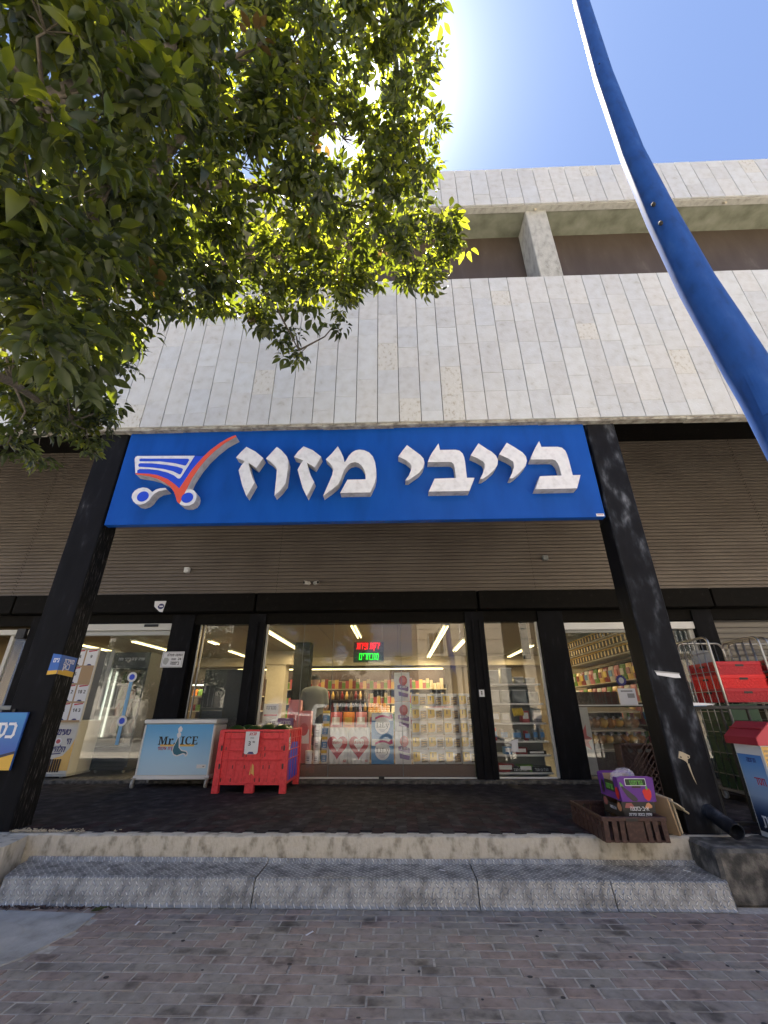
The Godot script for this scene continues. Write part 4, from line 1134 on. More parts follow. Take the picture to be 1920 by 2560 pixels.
func far_tree(p: Vector3, r: float, label: String) -> void:
	var root := thing("street_tree", label, "tree", "", p)
	var s := st_new(false)
	tube(s, [Vector3(0, -0.1, 0), Vector3(0.1, r * 0.5, 0), Vector3(0, r * 1.1, 0)], [r * 0.07, r * 0.055, r * 0.03], 9)
	put("trunk", s, M.bark, root)
	var mm := MultiMesh.new()
	mm.transform_format = MultiMesh.TRANSFORM_3D
	mm.mesh = leaf_mesh(5, 5)
	mm.instance_count = 2600
	for i in 2600:
		var d := Vector3(rng.randfn(), rng.randfn() * 0.8, rng.randfn()).normalized()
		var c := Vector3(0, r * 1.15, 0) + d * r * (0.55 + 0.45 * pow(rng.randf(), 0.5)) * (0.75 + 0.25 * sin(d.x * 7.0 + d.y * 5.0 + d.z * 6.0)) * Vector3(1, 0.8, 1)
		mm.set_instance_transform(i, Transform3D(Basis.from_euler(Vector3(rng.randf() * 6, rng.randf() * 6, rng.randf() * 6)).scaled(Vector3.ONE * 2.6), c))
	var o := MultiMeshInstance3D.new()
	o.multimesh = mm; o.material_override = M.leaf_dark; o.name = "crown"
	root.add_child(o, true)
	stuff(o)

func opposite_side() -> void:
	block("apartment_building", "tall beige apartment block mirrored in the right of the shop glass", 1.2, 8.5, 17.0, 12.2, 12.0, M.beige_render, 3, 5, true)
	block("apartment_building", "low pale house behind the palm, mirrored in the middle of the glass", -7.0, -0.6, 4.6, 19.0, 9.0, M.beige_render, 4, 1, false)
	block("apartment_building", "white house farther along the street mirrored at the left door", -24.0, -11.0, 8.0, 14.0, 9.0, M.white_render, 4, 2, false)
	block("apartment_building", "wide beige block mirrored in the right hand door", 11.0, 26.0, 13.0, 12.5, 10.0, M.beige_render, 5, 4, false)
	for q in [[-8.2, 10.6, 3.6, "spreading dark tree across the street mirrored in the left sliding door"], [-14.5, 11.0, 4.2, "large dark tree across the street mirrored at the far left door"], [12.0, 10.8, 3.4, "dark tree across the street mirrored in the right door"], [-4.6, 11.5, 2.2, "small bushy tree across the street mirrored in the narrow dark window"]]:
		far_tree(Vector3(q[0], 0, q[1]), q[2], q[3])
	# palm
	var root := thing("palm_tree", "fan palm between the houses, mirrored in the shop window", "palm", "", Vector3(0.35, 0, 13.5))
	var s := st_new(false)
	tube(s, [Vector3(0, -0.1, 0), Vector3(0.05, 2.2, 0), Vector3(0, 4.0, 0)], [0.22, 0.17, 0.16], 10)
	put("trunk", s, M.bark, root)
	s = st_new()
	for k in 46:
		var a := rng.randf() * TAU; var el := rng.randf_range(-0.9, 1.2)
		var d := Vector3(cos(a) * cos(el), sin(el), sin(a) * cos(el))
		var c := Vector3(0, 4.05, 0) + d * 0.5
		var u := d.cross(Vector3.UP).normalized()
		for j in 7:
			var e := (j - 3) * 0.3
			var tip := c + (d * cos(e) + u * sin(e)) * 0.5 - Vector3(0, 0.08, 0)
			var v := (d.cross(u)).normalized() * 0.03
			face(s, [c, c + (tip - c) * 0.5 + u * 0.03 + v, tip, c + (tip - c) * 0.5 - u * 0.03 + v], c - d)
	put("crown", s, M.leaf_dark, root)
	# wires on a pole
	root = thing("utility_pole", "thin street pole with overhead wires, mirrored in the shop glass", "utility pole", "", Vector3(3.6, 0, 9.4))
	s = st_new(false)
	tube(s, [Vector3(0, -0.1, 0), Vector3(0, 6.4, 0)], [0.07, 0.05], 8)
	put("mast", s, M.dull_steel, root)
	for y in [6.3, 5.7, 4.9]:
		s = st_new(false)
		var pts := []
		for i in 13: pts.append(Vector3(-22 + i * 3.6, y - 0.5 + 0.5 * pow((i - 6) / 6.0, 2), -0.1 + i * 0.05))
		tube(s, pts, [0.018], 4)
		put("wire", s, M.black_iron, root)
	car("parked_car", "white saloon car parked across the street, mirrored above the red bin", Vector3(-4.6, -0.14, 7.2), false)
	car("parked_van", "white van parked across the street, mirrored behind the paper packs", Vector3(-1.9, -0.14, 6.0), true)

func car(called: String, label: String, p: Vector3, van: bool) -> void:
	var root := thing(called, label, "van" if van else "car", "", p)
	var body := xy([-2.1, 0.3, 2.1, 0.3, 2.15, 0.75, 1.9, 0.88, 1.0, 0.98, 0.5, 1.42, -1.0, 1.45, -1.65, 1.0, -2.1, 0.95]) if not van else xy([-2.1, 0.32, 2.2, 0.32, 2.2, 0.9, 1.75, 1.05, 1.2, 1.72, 0.9, 1.82, -2.0, 1.85, -2.15, 1.6])
	var s := st_new()
	prism(s, body, -0.82, 0.82)
	put("body", s, M.car_white, root)
	var wins := [[-1.3, 1.05, -0.35, 1.02, -0.35, 1.36, -0.9, 1.37], [-0.27, 1.02, 0.75, 1.0, 0.42, 1.35, -0.27, 1.36]] if not van else [[0.25, 1.08, 1.4, 1.08, 1.0, 1.68, 0.25, 1.7], [-0.9, 1.08, 0.12, 1.08, 0.12, 1.7, -0.9, 1.7], [-1.95, 1.08, -1.02, 1.08, -1.02, 1.7, -1.9, 1.7]]
	for w in wins:
		s = st_new()
		prism(s, xy(w), -0.83, 0.83)
		put("window", s, M.car_glass, root)
	for x in [-1.35, 1.35]:
		for z in [-0.78, 0.78]:
			s = st_new(false)
			tube(s, [Vector3(x, 0.31, z - 0.1), Vector3(x, 0.31, z + 0.1)], [0.31], 18)
			var wh := put("wheel", s, M.tyre, root)
			s = st_new(false)
			tube(s, [Vector3(x, 0.31, z - 0.105), Vector3(x, 0.31, z + 0.105)], [0.18], 12)
			put("rim", s, M.light_grey, wh)
	for z in [-0.55, 0.55]:
		s = st_new()
		box2(s, 2.1, 2.21, 0.62, 0.76, z - 0.15, z + 0.15)
		put("headlight", s, M.white, root)

# ---------- arcade things ----------
func caster(parent: Node, p: Vector3, r: float) -> void:
	var s := st_new(false)
	tube(s, [p + Vector3(-0.013, 0, 0), p + Vector3(0.013, 0, 0)], [r], 16)
	var w := put("caster", s, M.light_grey, parent)
	s = st_new()
	box(s, p + Vector3(0, r * 0.75, -0.02), Vector3(0.045, r * 0.9, 0.035))
	box(s, p + Vector3(0, r * 1.3, -0.025), Vector3(0.07, 0.012, 0.07))
	tube(s, [p + Vector3(-0.02, 0, 0), p + Vector3(0.02, 0, 0)], [r * 0.35], 8)
	put("fork", s, M.steel, w)

func things_on_platform() -> void:
	# ---- chest freezer ----
	var f := thing("chest_freezer", "pale blue chest freezer on casters printed with a seal balancing ice cubes", "freezer", "", Vector3(-3.48, FLOOR_Y, -7.44), 0.035)
	var w := 1.13
	var s := st_new()
	cbox(s, Vector3(0, 0.48, -0.28), Vector3(w, 0.74, 0.53), 0.015)
	put("body", s, M.off_white, f)
	s = st_new()
	cbox(s, Vector3(0, 0.895, -0.28), Vector3(w + 0.015, 0.075, 0.56), 0.015)
	put("lid", s, M.light_grey, f)
	s = st_new()
	cbox(s, Vector3(0, 0.9, 0.004), Vector3(w + 0.01, 0.05, 0.02), 0.006)
	put("lid_trim", s, M.white, f)
	s = st_new()
	cbox(s, Vector3(0, 0.135, -0.28), Vector3(w + 0.03, 0.055, 0.57), 0.008)
	put("base_frame", s, M.white, f)
	for x in [-0.545, 0.545]:
		s = st_new()
		cbox(s, Vector3(x, 0.5, -0.012), Vector3(0.022, 0.7, 0.03), 0.004)
		put("corner_strip", s, M.white, f)
	var gt := GradientTexture2D.new()
	var g := Gradient.new()
	g.offsets = PackedFloat32Array([0.0, 0.5, 1.0]); g.colors = PackedColorArray([lin(0.1, 0.38, 0.72), lin(0.3, 0.56, 0.8), lin(0.5, 0.67, 0.8)])
	gt.gradient = g; gt.fill_from = Vector2(0, 0); gt.fill_to = Vector2(0, 1); gt.width = 8; gt.height = 128
	var pm := mat("freezer_print", Color.WHITE, 0.35)
	pm.albedo_texture = gt
	var q := QuadMesh.new(); q.size = Vector2(w - 0.06, 0.69)
	var pr := mesh_at("printed_front", q, pm, at(0, 0.515, -0.0085), f)
	latin(pr, "Mr.", at(-0.16, 0.085 + 0.03, 0.002), 0.115, M.ink, "Droid Serif")
	latin(pr, "ICE", at(0.185, 0.085 + 0.03, 0.002), 0.115, M.ink, "Droid Serif")
	s = st_new()
	prism(s, xy([-0.265, 0.035, 0.27, 0.035, 0.275, 0.065, -0.255, 0.065]), 0.001, 0.002)
	put("yellow_band", s, M.gold, pr)
	hebrew(pr, "קרח איכותי", at(-0.17, -0.01, 0.001), 0.036, M.ink_red, 1.1)
	s = st_new()
	for p in [[0.012, 0.275, 0.036], [0.006, 0.2, 0.034]]:
		prism(s, PackedVector2Array([Vector2(p[0], p[1] + p[2] * 1.35), Vector2(p[0] + p[2], p[1] + 0.008), Vector2(p[0] + p[2] * 0.75, p[1] - p[2]), Vector2(p[0] - p[2] * 0.7, p[1] - p[2]), Vector2(p[0] - p[2], p[1] + 0.008)]), 0.003, 0.0045)
	put("ice_cubes", s, M.paper, pr)
	s = st_new()
	prism(s, xy([0.0, 0.17, 0.02, 0.16, 0.035, 0.1, 0.05, 0.02, 0.09, -0.01, 0.17, -0.025, 0.195, -0.06, 0.185, -0.095, 0.155, -0.105, 0.15, -0.08, 0.12, -0.07, 0.08, -0.085, 0.03, -0.1, -0.03, -0.08, -0.06, -0.03, -0.055, 0.03, -0.025, 0.1, -0.012, 0.15]), 0.003, 0.0045)
	put("seal_outline", s, M.paper, pr)
	s = st_new()
	prism(s, xy([0.0, 0.155, 0.012, 0.15, 0.022, 0.1, 0.036, 0.02, 0.085, -0.025, 0.165, -0.04, 0.18, -0.065, 0.165, -0.085, 0.16, -0.065, 0.12, -0.055, 0.075, -0.07, 0.03, -0.085, -0.022, -0.068, -0.047, -0.025, -0.042, 0.03, -0.015, 0.1]), 0.0046, 0.006)
	put("seal_print", s, mat("seal_teal", lin(0.02, 0.13, 0.2), 0.4), pr)
	s = st_new()
	cbox(s, Vector3(0.43, -0.235, 0.002), Vector3(0.14, 0.05, 0.006), 0.002)
	var th := put("thermostat", s, M.white, pr)
	for x in [0.46, 0.475]:
		s = st_new()
		box(s, Vector3(x, -0.235, 0.006), Vector3(0.008, 0.016, 0.003))
		put("lamp_dot", s, M.ink, pr)
	for x in [-0.56, 0.55]:
		for z in [0.01, -0.5]: caster(f, Vector3(x, 0.056, z), 0.056)
	# ---- red pallet bin ----
	var b := thing("pallet_bin", "dirty red plastic pallet bin full of watermelons with a price tag", "pallet bin", "", Vector3(-2.13, FLOOR_Y, -6.975))
	var hw := 0.505
	var dp := 0.92
	s = st_new()
	# walls with their corner posts, rings and ribs
	box2(s, -hw, hw, 0.12, 0.76, -0.045, -0.025); box2(s, -hw, hw, 0.12, 0.76, -dp + 0.025, -dp + 0.045)
	box2(s, -hw + 0.02, -hw + 0.04, 0.12, 0.76, -dp + 0.03, -0.03)
	box2(s, -hw, hw, 0.1, 0.13, -dp, -0.02)
	put("walls", s, M.bin_red, b)
	for y in [0.785, 0.675, 0.525, 0.405]:
		s = st_new()
		var t := 0.012 if y < 0.7 else 0.03
		cbox(s, Vector3(0, y, -0.012), Vector3(hw * 2 - 0.05, t, 0.03), 0.003)
		cbox(s, Vector3(hw - 0.012, y, -dp / 2), Vector3(0.03, t, dp - 0.05), 0.003)
		put("ring", s, M.bin_red, b)
	s = st_new()
	cbox(s, Vector3(0, 0.785, -dp + 0.02), Vector3(hw * 2, 0.03, 0.035), 0.003)
	cbox(s, Vector3(-hw + 0.02, 0.785, -dp / 2), Vector3(0.035, 0.03, dp), 0.003)
	put("ring", s, M.bin_red, b)
	for x in [-hw + 0.035, hw - 0.035]:
		for z in [-0.035, -dp + 0.035]:
			s = st_new()
			prism(s, xy([-0.035, 0.79, 0.035, 0.79, 0.045, 0.0, -0.045, 0.0]), -0.04, 0.04, at(x + (0.02 if x > 0 else -0.02) * 0.4, 0, z))
			put("corner_post", s, M.bin_red, b)
	for z in [-0.05, -dp + 0.05]:
		s = st_new()
		cbox(s, Vector3(0.0, 0.06, z), Vector3(0.13, 0.12, 0.09), 0.008)
		put("foot", s, M.bin_red, b)
	for k in 7:
		s = st_new()
		var x := -0.36 + k * 0.12
		box2(s, x, x + 0.008, 0.13, 0.4 if k % 2 else 0.77, -0.028, -0.014)
		put("rib", s, M.bin_red, b)
	s = st_new()
	box2(s, hw - 0.028, hw - 0.012, 0.13, 0.77, -dp + 0.06, -0.06)
	put("side_wall", s, M.bin_red, b)
	for k in 4:
		s = st_new()
		var z := -0.2 - k * 0.17
		box2(s, hw - 0.014, hw + 0.0, 0.13, 0.77, z, z - 0.01)
		put("rib", s, M.bin_red, b)
	s = st_new()
	prism(s, xy([-0.28, 0.5, -0.12, 0.62, 0.28, 0.6, 0.33, 0.14, -0.3, 0.13]), 0.0, 0.006, Transform3D(Basis(Vector3(0, 0, -1), Vector3(0, 1, 0), Vector3(1, 0, 0)), Vector3(hw - 0.011, 0, -0.47)))
	put("side_panel", s, M.crate_blue, b)
	s = st_new()
	for p in [[-0.4, 0.55], [-0.13, 0.55], [0.12, 0.55], [0.17, 0.55], [0.42, 0.56], [-0.14, 0.47], [-0.09, 0.47], [0.12, 0.47], [0.18, 0.47], [-0.27, 0.32], [-0.1, 0.32], [0.17, 0.32], [0.26, 0.32], [-0.42, 0.16], [-0.28, 0.16], [-0.12, 0.16], [0.07, 0.16], [0.14, 0.16], [0.24, 0.16], [0.36, 0.16]]:
		box(s, Vector3(p[0], p[1], -0.0245), Vector3(0.011, 0.045, 0.006))
	put("slots", s, M.print_black, b)
	for x in [-0.455, 0.46]:
		for y in [0.56, 0.33]:
			s = st_new()
			prism(s, rrect(x - 0.012, y - 0.035, x + 0.012, y + 0.035, 0.011), 0.001, 0.0075)
			put("grip_hole", s, M.print_black, b)
	s = st_new()
	prism(s, xy([-0.02, 0.22, 0.0, 0.37, 0.035, 0.34, 0.05, 0.21, 0.02, 0.24]), -0.024, -0.02)
	put("torn_sticker", s, M.gold, b)
	var k := 0
	for p in [[-0.34, -0.2, 0.15, 0.68], [-0.06, -0.22, 0.13, 0.7], [0.14, -0.25, 0.16, 0.69], [0.34, -0.22, 0.15, 0.69], [-0.25, -0.5, 0.16, 0.67], [0.1, -0.55, 0.15, 0.66], [0.32, -0.6, 0.15, 0.68], [-0.3, -0.75, 0.14, 0.66]]:
		s = st_new(false)
		ball(s, Vector3.ZERO, Vector3(p[2] * 1.15, p[2], p[2]), 16, 10)
		var wm := put("watermelon", s, M.melon_green, self)
		tag(wm, "watermelon in the red pallet bin, " + ["at the front left corner", "front row left of the price tag", "front row behind the price tag", "at the front right corner", "back row on the left", "back row near the middle", "back row on the right", "at the rear left corner"][k], "watermelon", "watermelons in the red bin")
		wm.position = Vector3(-2.13 + p[0], FLOOR_Y + p[3] + 0.025, -6.975 + p[1])
		wm.rotation.y = k * 0.8
		k += 1
	var tagm := thing("price_tag", "white paper price tag reading 3 90 on the red bin", "price tag", "", Vector3(-2.145, FLOOR_Y + 0.63, -6.94))
	s = st_new()
	prism(s, xy([-0.095, -0.13, -0.08, -0.145, 0.08, -0.145, 0.1, -0.125, 0.105, 0.145, -0.1, 0.145]), 0.0, 0.003)
	put("card", s, M.paper, tagm)
	hebrew(tagm, "מבצע", at(0, 0.1, 0.003), 0.03, M.ink_red, 1.4, 0.001, 0.3)
	hebrew(tagm, "אבטיח", at(0, 0.055, 0.003), 0.014, M.ink, 1.0, 0.001)
	latin(tagm, "3", at(-0.03, -0.01, 0.004), 0.055, M.ink)
	latin(tagm, "90", at(0.03, 0.01, 0.004), 0.024, M.ink)
	s = st_new()
	prism(s, xy([-0.05, -0.142, 0.05, -0.142, 0.03, -0.115, -0.03, -0.115]), 0.003, 0.004)
	put("emblem", s, M.ink_blue, tagm)
	var t2 := thing("bin_label", "small white torn label on the red bin's side", "label", "", Vector3(-1.618, FLOOR_Y + 0.62, -7.06), PI / 2)
	s = st_new()
	prism(s, xy([-0.05, -0.09, 0.05, -0.085, 0.045, 0.06, 0.02, 0.085, -0.05, 0.07]), 0, 0.003)
	put("sheet", s, M.paper, t2)
	s = st_new()
	for i in 4: box(s, Vector3(0.01, 0.05 - i * 0.03, 0.0035), Vector3(0.05, 0.008, 0.001))
	put("print", s, M.ink, t2)

	# ---- brown crate with produce boxes on the platform edge ----
	slatted_crate("produce_crate", "low dark brown slatted crate at the platform edge holding produce boxes", Vector3(2.055, FLOOR_Y + 0.004, -4.985), Vector3(0.54, 0.185, 0.76), 0.0)
	var bk := produce_box("black", Vector3(2.2, FLOOR_Y + 0.138, -4.98), Vector3(0.28, 0.132, 0.42), M.print_black, "black printed cardboard box of sweet potatoes standing inside the brown crate")
	produce_box("black", Vector3(2.19, FLOOR_Y + 0.02, -4.985), Vector3(0.27, 0.112, 0.41), M.print_black, "plain black cardboard box at the bottom of the brown crate under the potato box")
	hebrew(bk, "א-ב-בוטנה", at(0, 0.07, 0.2145), 0.026, M.paper, 1.0, 0.001)
	hebrew(bk, "שיווק בטטה ופירות", at(0, 0.03, 0.2145), 0.018, M.paper, 1.2, 0.001)
	s = st_new()
	prism(s, xy([-0.125, 0.09, -0.11, 0.125, -0.06, 0.128, -0.04, 0.1, -0.05, 0.082, -0.09, 0.088]), 0.2135, 0.2150)
	put("potato_print", s, M.potato, bk)
	s = st_new()
	prism(s, xy([0.055, 0.09, 0.08, 0.125, 0.1, 0.13, 0.125, 0.105, 0.12, 0.09, 0.085, 0.085]), 0.2135, 0.2150)
	put("sweet_potato_print", s, M.sweet_potato, bk)
	for e in [[-0.15, 0.09, M.potato], [0.14, 0.085, M.sweet_potato]]:
		s = st_new()
		prism(s, ring_poly(Vector2(e[0], e[1]), 0.045, 0.035, 10), 0.1435, 0.1445, Transform3D(Basis(Vector3.UP, -PI / 2), Vector3.ZERO))
		put("side_print", s, e[2], bk)
	hebrew(bk, "א-ב-בוטנה", Transform3D(Basis(Vector3.UP, -PI / 2), Vector3(-0.1445, 0.05, 0)), 0.02, M.paper, 1.0, 0.001)
	var pb := produce_box("purple", Vector3(2.215, FLOOR_Y + 0.275, -4.985), Vector3(0.31, 0.19, 0.44), M.purple, "purple printed produce box with aubergine and pepper pictures, topmost of its stack")
	s = st_new()
	prism(s, rrect(-0.1, 0.125, 0.095, 0.185, 0.008), 0.2235, 0.2245)
	put("label_rim", s, M.paper, pb)
	s = st_new()
	prism(s, rrect(-0.095, 0.13, 0.09, 0.18, 0.006), 0.2246, 0.2255)
	put("label_panel", s, mat("panel_green", lin(0.012, 0.035, 0.012), 0.5), pb)
	hebrew(pb, "גורמזנו", at(0, 0.137, 0.2256), 0.028, M.print_green, 1.2, 0.001)
	s = st_new()
	prism(s, xy([-0.145, 0.14, -0.125, 0.12, -0.08, 0.085, -0.03, 0.045, -0.01, 0.02, -0.02, 0.003, -0.06, 0.006, -0.1, 0.04, -0.125, 0.08, -0.14, 0.115]), 0.2235, 0.2245)
	put("aubergine_print", s, M.aubergine, pb)
	s = st_new()
	prism(s, xy([-0.15, 0.155, -0.14, 0.15, -0.115, 0.12, -0.135, 0.125, -0.145, 0.115]), 0.2246, 0.2250)
	put("stalk_print", s, M.print_green, pb)
	s = st_new()
	prism(s, xy([0.045, 0.08, 0.06, 0.1, 0.085, 0.1, 0.11, 0.105, 0.125, 0.08, 0.12, 0.04, 0.1, 0.012, 0.08, 0.008, 0.055, 0.03]), 0.2235, 0.2245)
	put("pepper_print", s, M.print_red, pb)
	s = st_new()
	prism(s, xy([0.08, 0.105, 0.09, 0.09, 0.1, 0.1, 0.095, 0.125, 0.085, 0.12]), 0.2246, 0.2250)
	put("stalk_print", s, M.print_green, pb)
	s = st_new()
	prism(s, rrect(-0.045, 0.108, 0.04, 0.124, 0.008), 0.2235, 0.2244)
	put("hand_hole", s, M.dark_brown, pb)
	var sx := Transform3D(Basis(Vector3.UP, -PI / 2), Vector3(-0.1625, 0, 0))
	s = st_new()
	prism(s, rrect(-0.08, 0.06, 0.12, 0.15, 0.01), 0.0, 0.001, sx)
	put("label_panel", s, M.panel_green, pb)
	hebrew(pb, "גורמזנו", sx * at(0.02, 0.08, 0.0011), 0.036, M.print_green, 1.2, 0.001)
	s = st_new()
	prism(s, ring_poly(Vector2(0.165, 0.06), 0.035, 0.05, 12), 0.0, 0.001, sx)
	put("pepper_print", s, M.print_red, pb)
	s = st_new()
	prism(s, ring_poly(Vector2(-0.14, 0.08), 0.03, 0.06, 12), 0.0, 0.001, sx)
	put("aubergine_print", s, M.aubergine, pb)
	# crumpled clear bag lying in the purple box
	s = st_new()
	ball(s, Vector3.ZERO, Vector3(0.09, 0.065, 0.08), 14, 9, 0.35)
	ball(s, Vector3(-0.09, -0.01, 0.03), Vector3(0.06, 0.05, 0.05), 12, 8, 0.4)
	var bag := put("plastic_bag", s, M.clear_film, self)
	bag.position = Vector3(2.24, FLOOR_Y + 0.455, -5.02)
	tag(bag, "crumpled clear plastic bag lying in the purple produce box", "plastic bag")
	# flattened card boxes leaning on the pillar
	for i in 2:
		var c := thing("cardboard_sheet", ["brown folded cardboard piece leaning on the pillar behind the crate", "pale cardboard flap slumped outermost against the pillar's foot"][i], "cardboard", "", Vector3(2.46 + i * 0.09, FLOOR_Y + 0.16, -4.92 - i * 0.06))
		s = st_new()
		cbox(s, Vector3.ZERO, Vector3(0.02, 0.34 - i * 0.06, 0.26), 0.004, Transform3D(Basis.from_euler(Vector3(0.1, 0.5 - i * 0.3, 0.35 - i * 0.16)), Vector3.ZERO))
		put("sheet", s, [M.card, M.card_pale][i], c)
		s = st_new()
		cbox(s, Vector3(0.03, 0.13 - i * 0.05, 0.02), Vector3(0.11, 0.014, 0.25), 0.003, Transform3D(Basis.from_euler(Vector3(0.2, 0.4, -0.5)), Vector3.ZERO))
		put("flap", s, M.card_pale, c)
	# tall woven crate standing on end behind the pillar
	var tc := thing("upright_crate", "dark brown lattice crate standing on end in the right doorway", "crate", "", Vector3(2.86, FLOOR_Y, -6.0), 0.12)
	s = st_new()
	cbox(s, Vector3(0, 0.335, -0.06), Vector3(0.42, 0.67, 0.02), 0.005)
	cbox(s, Vector3(-0.2, 0.335, 0), Vector3(0.02, 0.67, 0.14), 0.005)
	cbox(s, Vector3(0.2, 0.335, 0), Vector3(0.02, 0.67, 0.14), 0.005)
	cbox(s, Vector3(0, 0.66, 0), Vector3(0.42, 0.02, 0.14), 0.005)
	put("shell", s, M.crate_brown, tc)
	for i in 9:
		for d in [-1, 1]:
			s = st_new()
			box(s, Vector3(0, 0, 0.006 if d > 0 else 0.0), Vector3(0.5, 0.012, 0.008), Transform3D(Basis(Vector3.BACK, 0.8 * d), Vector3(0, 0.05 + i * 0.065, 0.07)))
			var sl := put("slat", s, M.crate_brown, tc)
	s = st_new()
	for x in [-0.1, 0.02, 0.12]: box(s, Vector3(x, 0.6, 0.083), Vector3(0.06, 0.035, 0.004))
	put("grip_hole", s, M.print_black, tc)

func slatted_crate(called: String, label: String, p: Vector3, z: Vector3, turn: float) -> Node3D:
	var c := thing(called, label, "crate", "", p, turn)
	var s := st_new()
	box2(s, -z.x / 2, z.x / 2, 0.0, 0.015, -z.z / 2, z.z / 2)
	put("floor", s, M.crate_brown, c)
	for k in [-1, 1]:
		s = st_new()
		cbox(s, Vector3(0, z.y - 0.016, k * z.z / 2), Vector3(z.x + 0.03, 0.034, 0.026), 0.005)
		put("rim", s, M.crate_brown, c)
		s = st_new()
		cbox(s, Vector3(k * z.x / 2, z.y - 0.016, 0), Vector3(0.026, 0.034, z.z), 0.005)
		put("rim", s, M.crate_brown, c)
		s = st_new()
		box2(s, -0.075, 0.075, 0.0, z.y - 0.03, k * z.z / 2 - 0.008, k * z.z / 2 + 0.008)
		put("end_panel", s, M.crate_brown, c)
		for x in [-0.255, -0.18, -0.115, 0.115, 0.18, 0.255]:
			s = st_new()
			prism(s, xy([-0.02, 0, 0.02, 0, 0.027, z.y - 0.03, -0.015, z.y - 0.03] if x < 0 else [-0.02, 0, 0.02, 0, 0.015, z.y - 0.03, -0.027, z.y - 0.03]), -0.011, 0.011, at(x, 0, k * z.z / 2))
			put("slat", s, M.crate_brown, c)
		s = st_new()
		box2(s, k * z.x / 2 - 0.006, k * z.x / 2 + 0.006, 0.0, z.y * 0.55, -z.z / 2, z.z / 2)
		put("side_panel", s, M.crate_brown, c)
		for i in 7:
			s = st_new()
			box2(s, k * z.x / 2 - 0.01, k * z.x / 2 + 0.01, 0.0, z.y - 0.03, -z.z / 2 + 0.06 + i * 0.105, -z.z / 2 + 0.095 + i * 0.105)
			put("slat", s, M.crate_brown, c)
	s = st_new()
	box(s, Vector3(-0.02, z.y - 0.02, z.z / 2 + 0.014), Vector3(0.1, 0.022, 0.004))
	put("grip_hole", s, M.print_black, c)
	return c

func produce_box(called: String, p: Vector3, z: Vector3, m: Material, label: String) -> Node3D:
	var c := thing("produce_box", label, "cardboard box", "", p)
	var x := z.x / 2; var y := z.y; var d := z.z / 2
	for k in [-1, 1]:
		var s := st_new()
		prism(s, xy([-x, 0, x, 0, x + 0.012, y, x - 0.03, y + 0.012, -x + 0.03, y + 0.012, -x - 0.012, y]), k * d - 0.003, k * d + 0.003)
		put("end_wall", s, m, c)
		s = st_new()
		prism(s, xy([-d, 0, d, 0, d, y, d * 0.55, y, d * 0.45, y * 0.72, -d * 0.45, y * 0.72, -d * 0.55, y, -d, y]), k * x - 0.003, k * x + 0.003, Transform3D(Basis(Vector3.UP, -PI / 2), Vector3.ZERO))
		put("side_wall", s, m, c)
	var s2 := st_new()
	box2(s2, -x + 0.004, x - 0.004, 0.002, 0.008, -d + 0.004, d - 0.004)
	box2(s2, -x + 0.004, x - 0.004, 0.008, y * 0.95, -d + 0.004, -d + 0.007)
	box2(s2, x - 0.008, x - 0.004, 0.008, y * 0.7, -d + 0.008, d - 0.008)
	put("lining", s2, M.card, c)
	return c

# ---------- goods standing in the window ----------
func ordinal(i: int) -> String:
	return ["first", "second", "third", "fourth", "fifth", "sixth"][i]

func pillow(s: SurfaceTool, w: float, h: float, d: float, puff := 0.02) -> void:
	var n := 6
	var P := []
	for j in n + 1:
		for i in n + 1:
			var u := i / float(n) * 2 - 1; var v := j / float(n) * 2 - 1
			var e := (1 - pow(absf(u), 4)) * (1 - pow(absf(v), 4))
			P.append(Vector3(u * w / 2 * (1.0 - 0.03 * v * v), h / 2 + v * h / 2, d / 2 - puff + puff * e + sin(i * 2.3 + j * 1.7) * 0.002))
	for j in n:
		for i in n:
			var a: Vector3 = P[j * (n + 1) + i]; var b: Vector3 = P[j * (n + 1) + i + 1]; var c: Vector3 = P[(j + 1) * (n + 1) + i + 1]; var e2: Vector3 = P[(j + 1) * (n + 1) + i]
			face(s, [a, b, c, e2], Vector3(0, h / 2, -1))
	cbox(s, Vector3(0, h / 2, -puff / 2), Vector3(w * 0.985, h * 0.985, d - puff), 0.012)

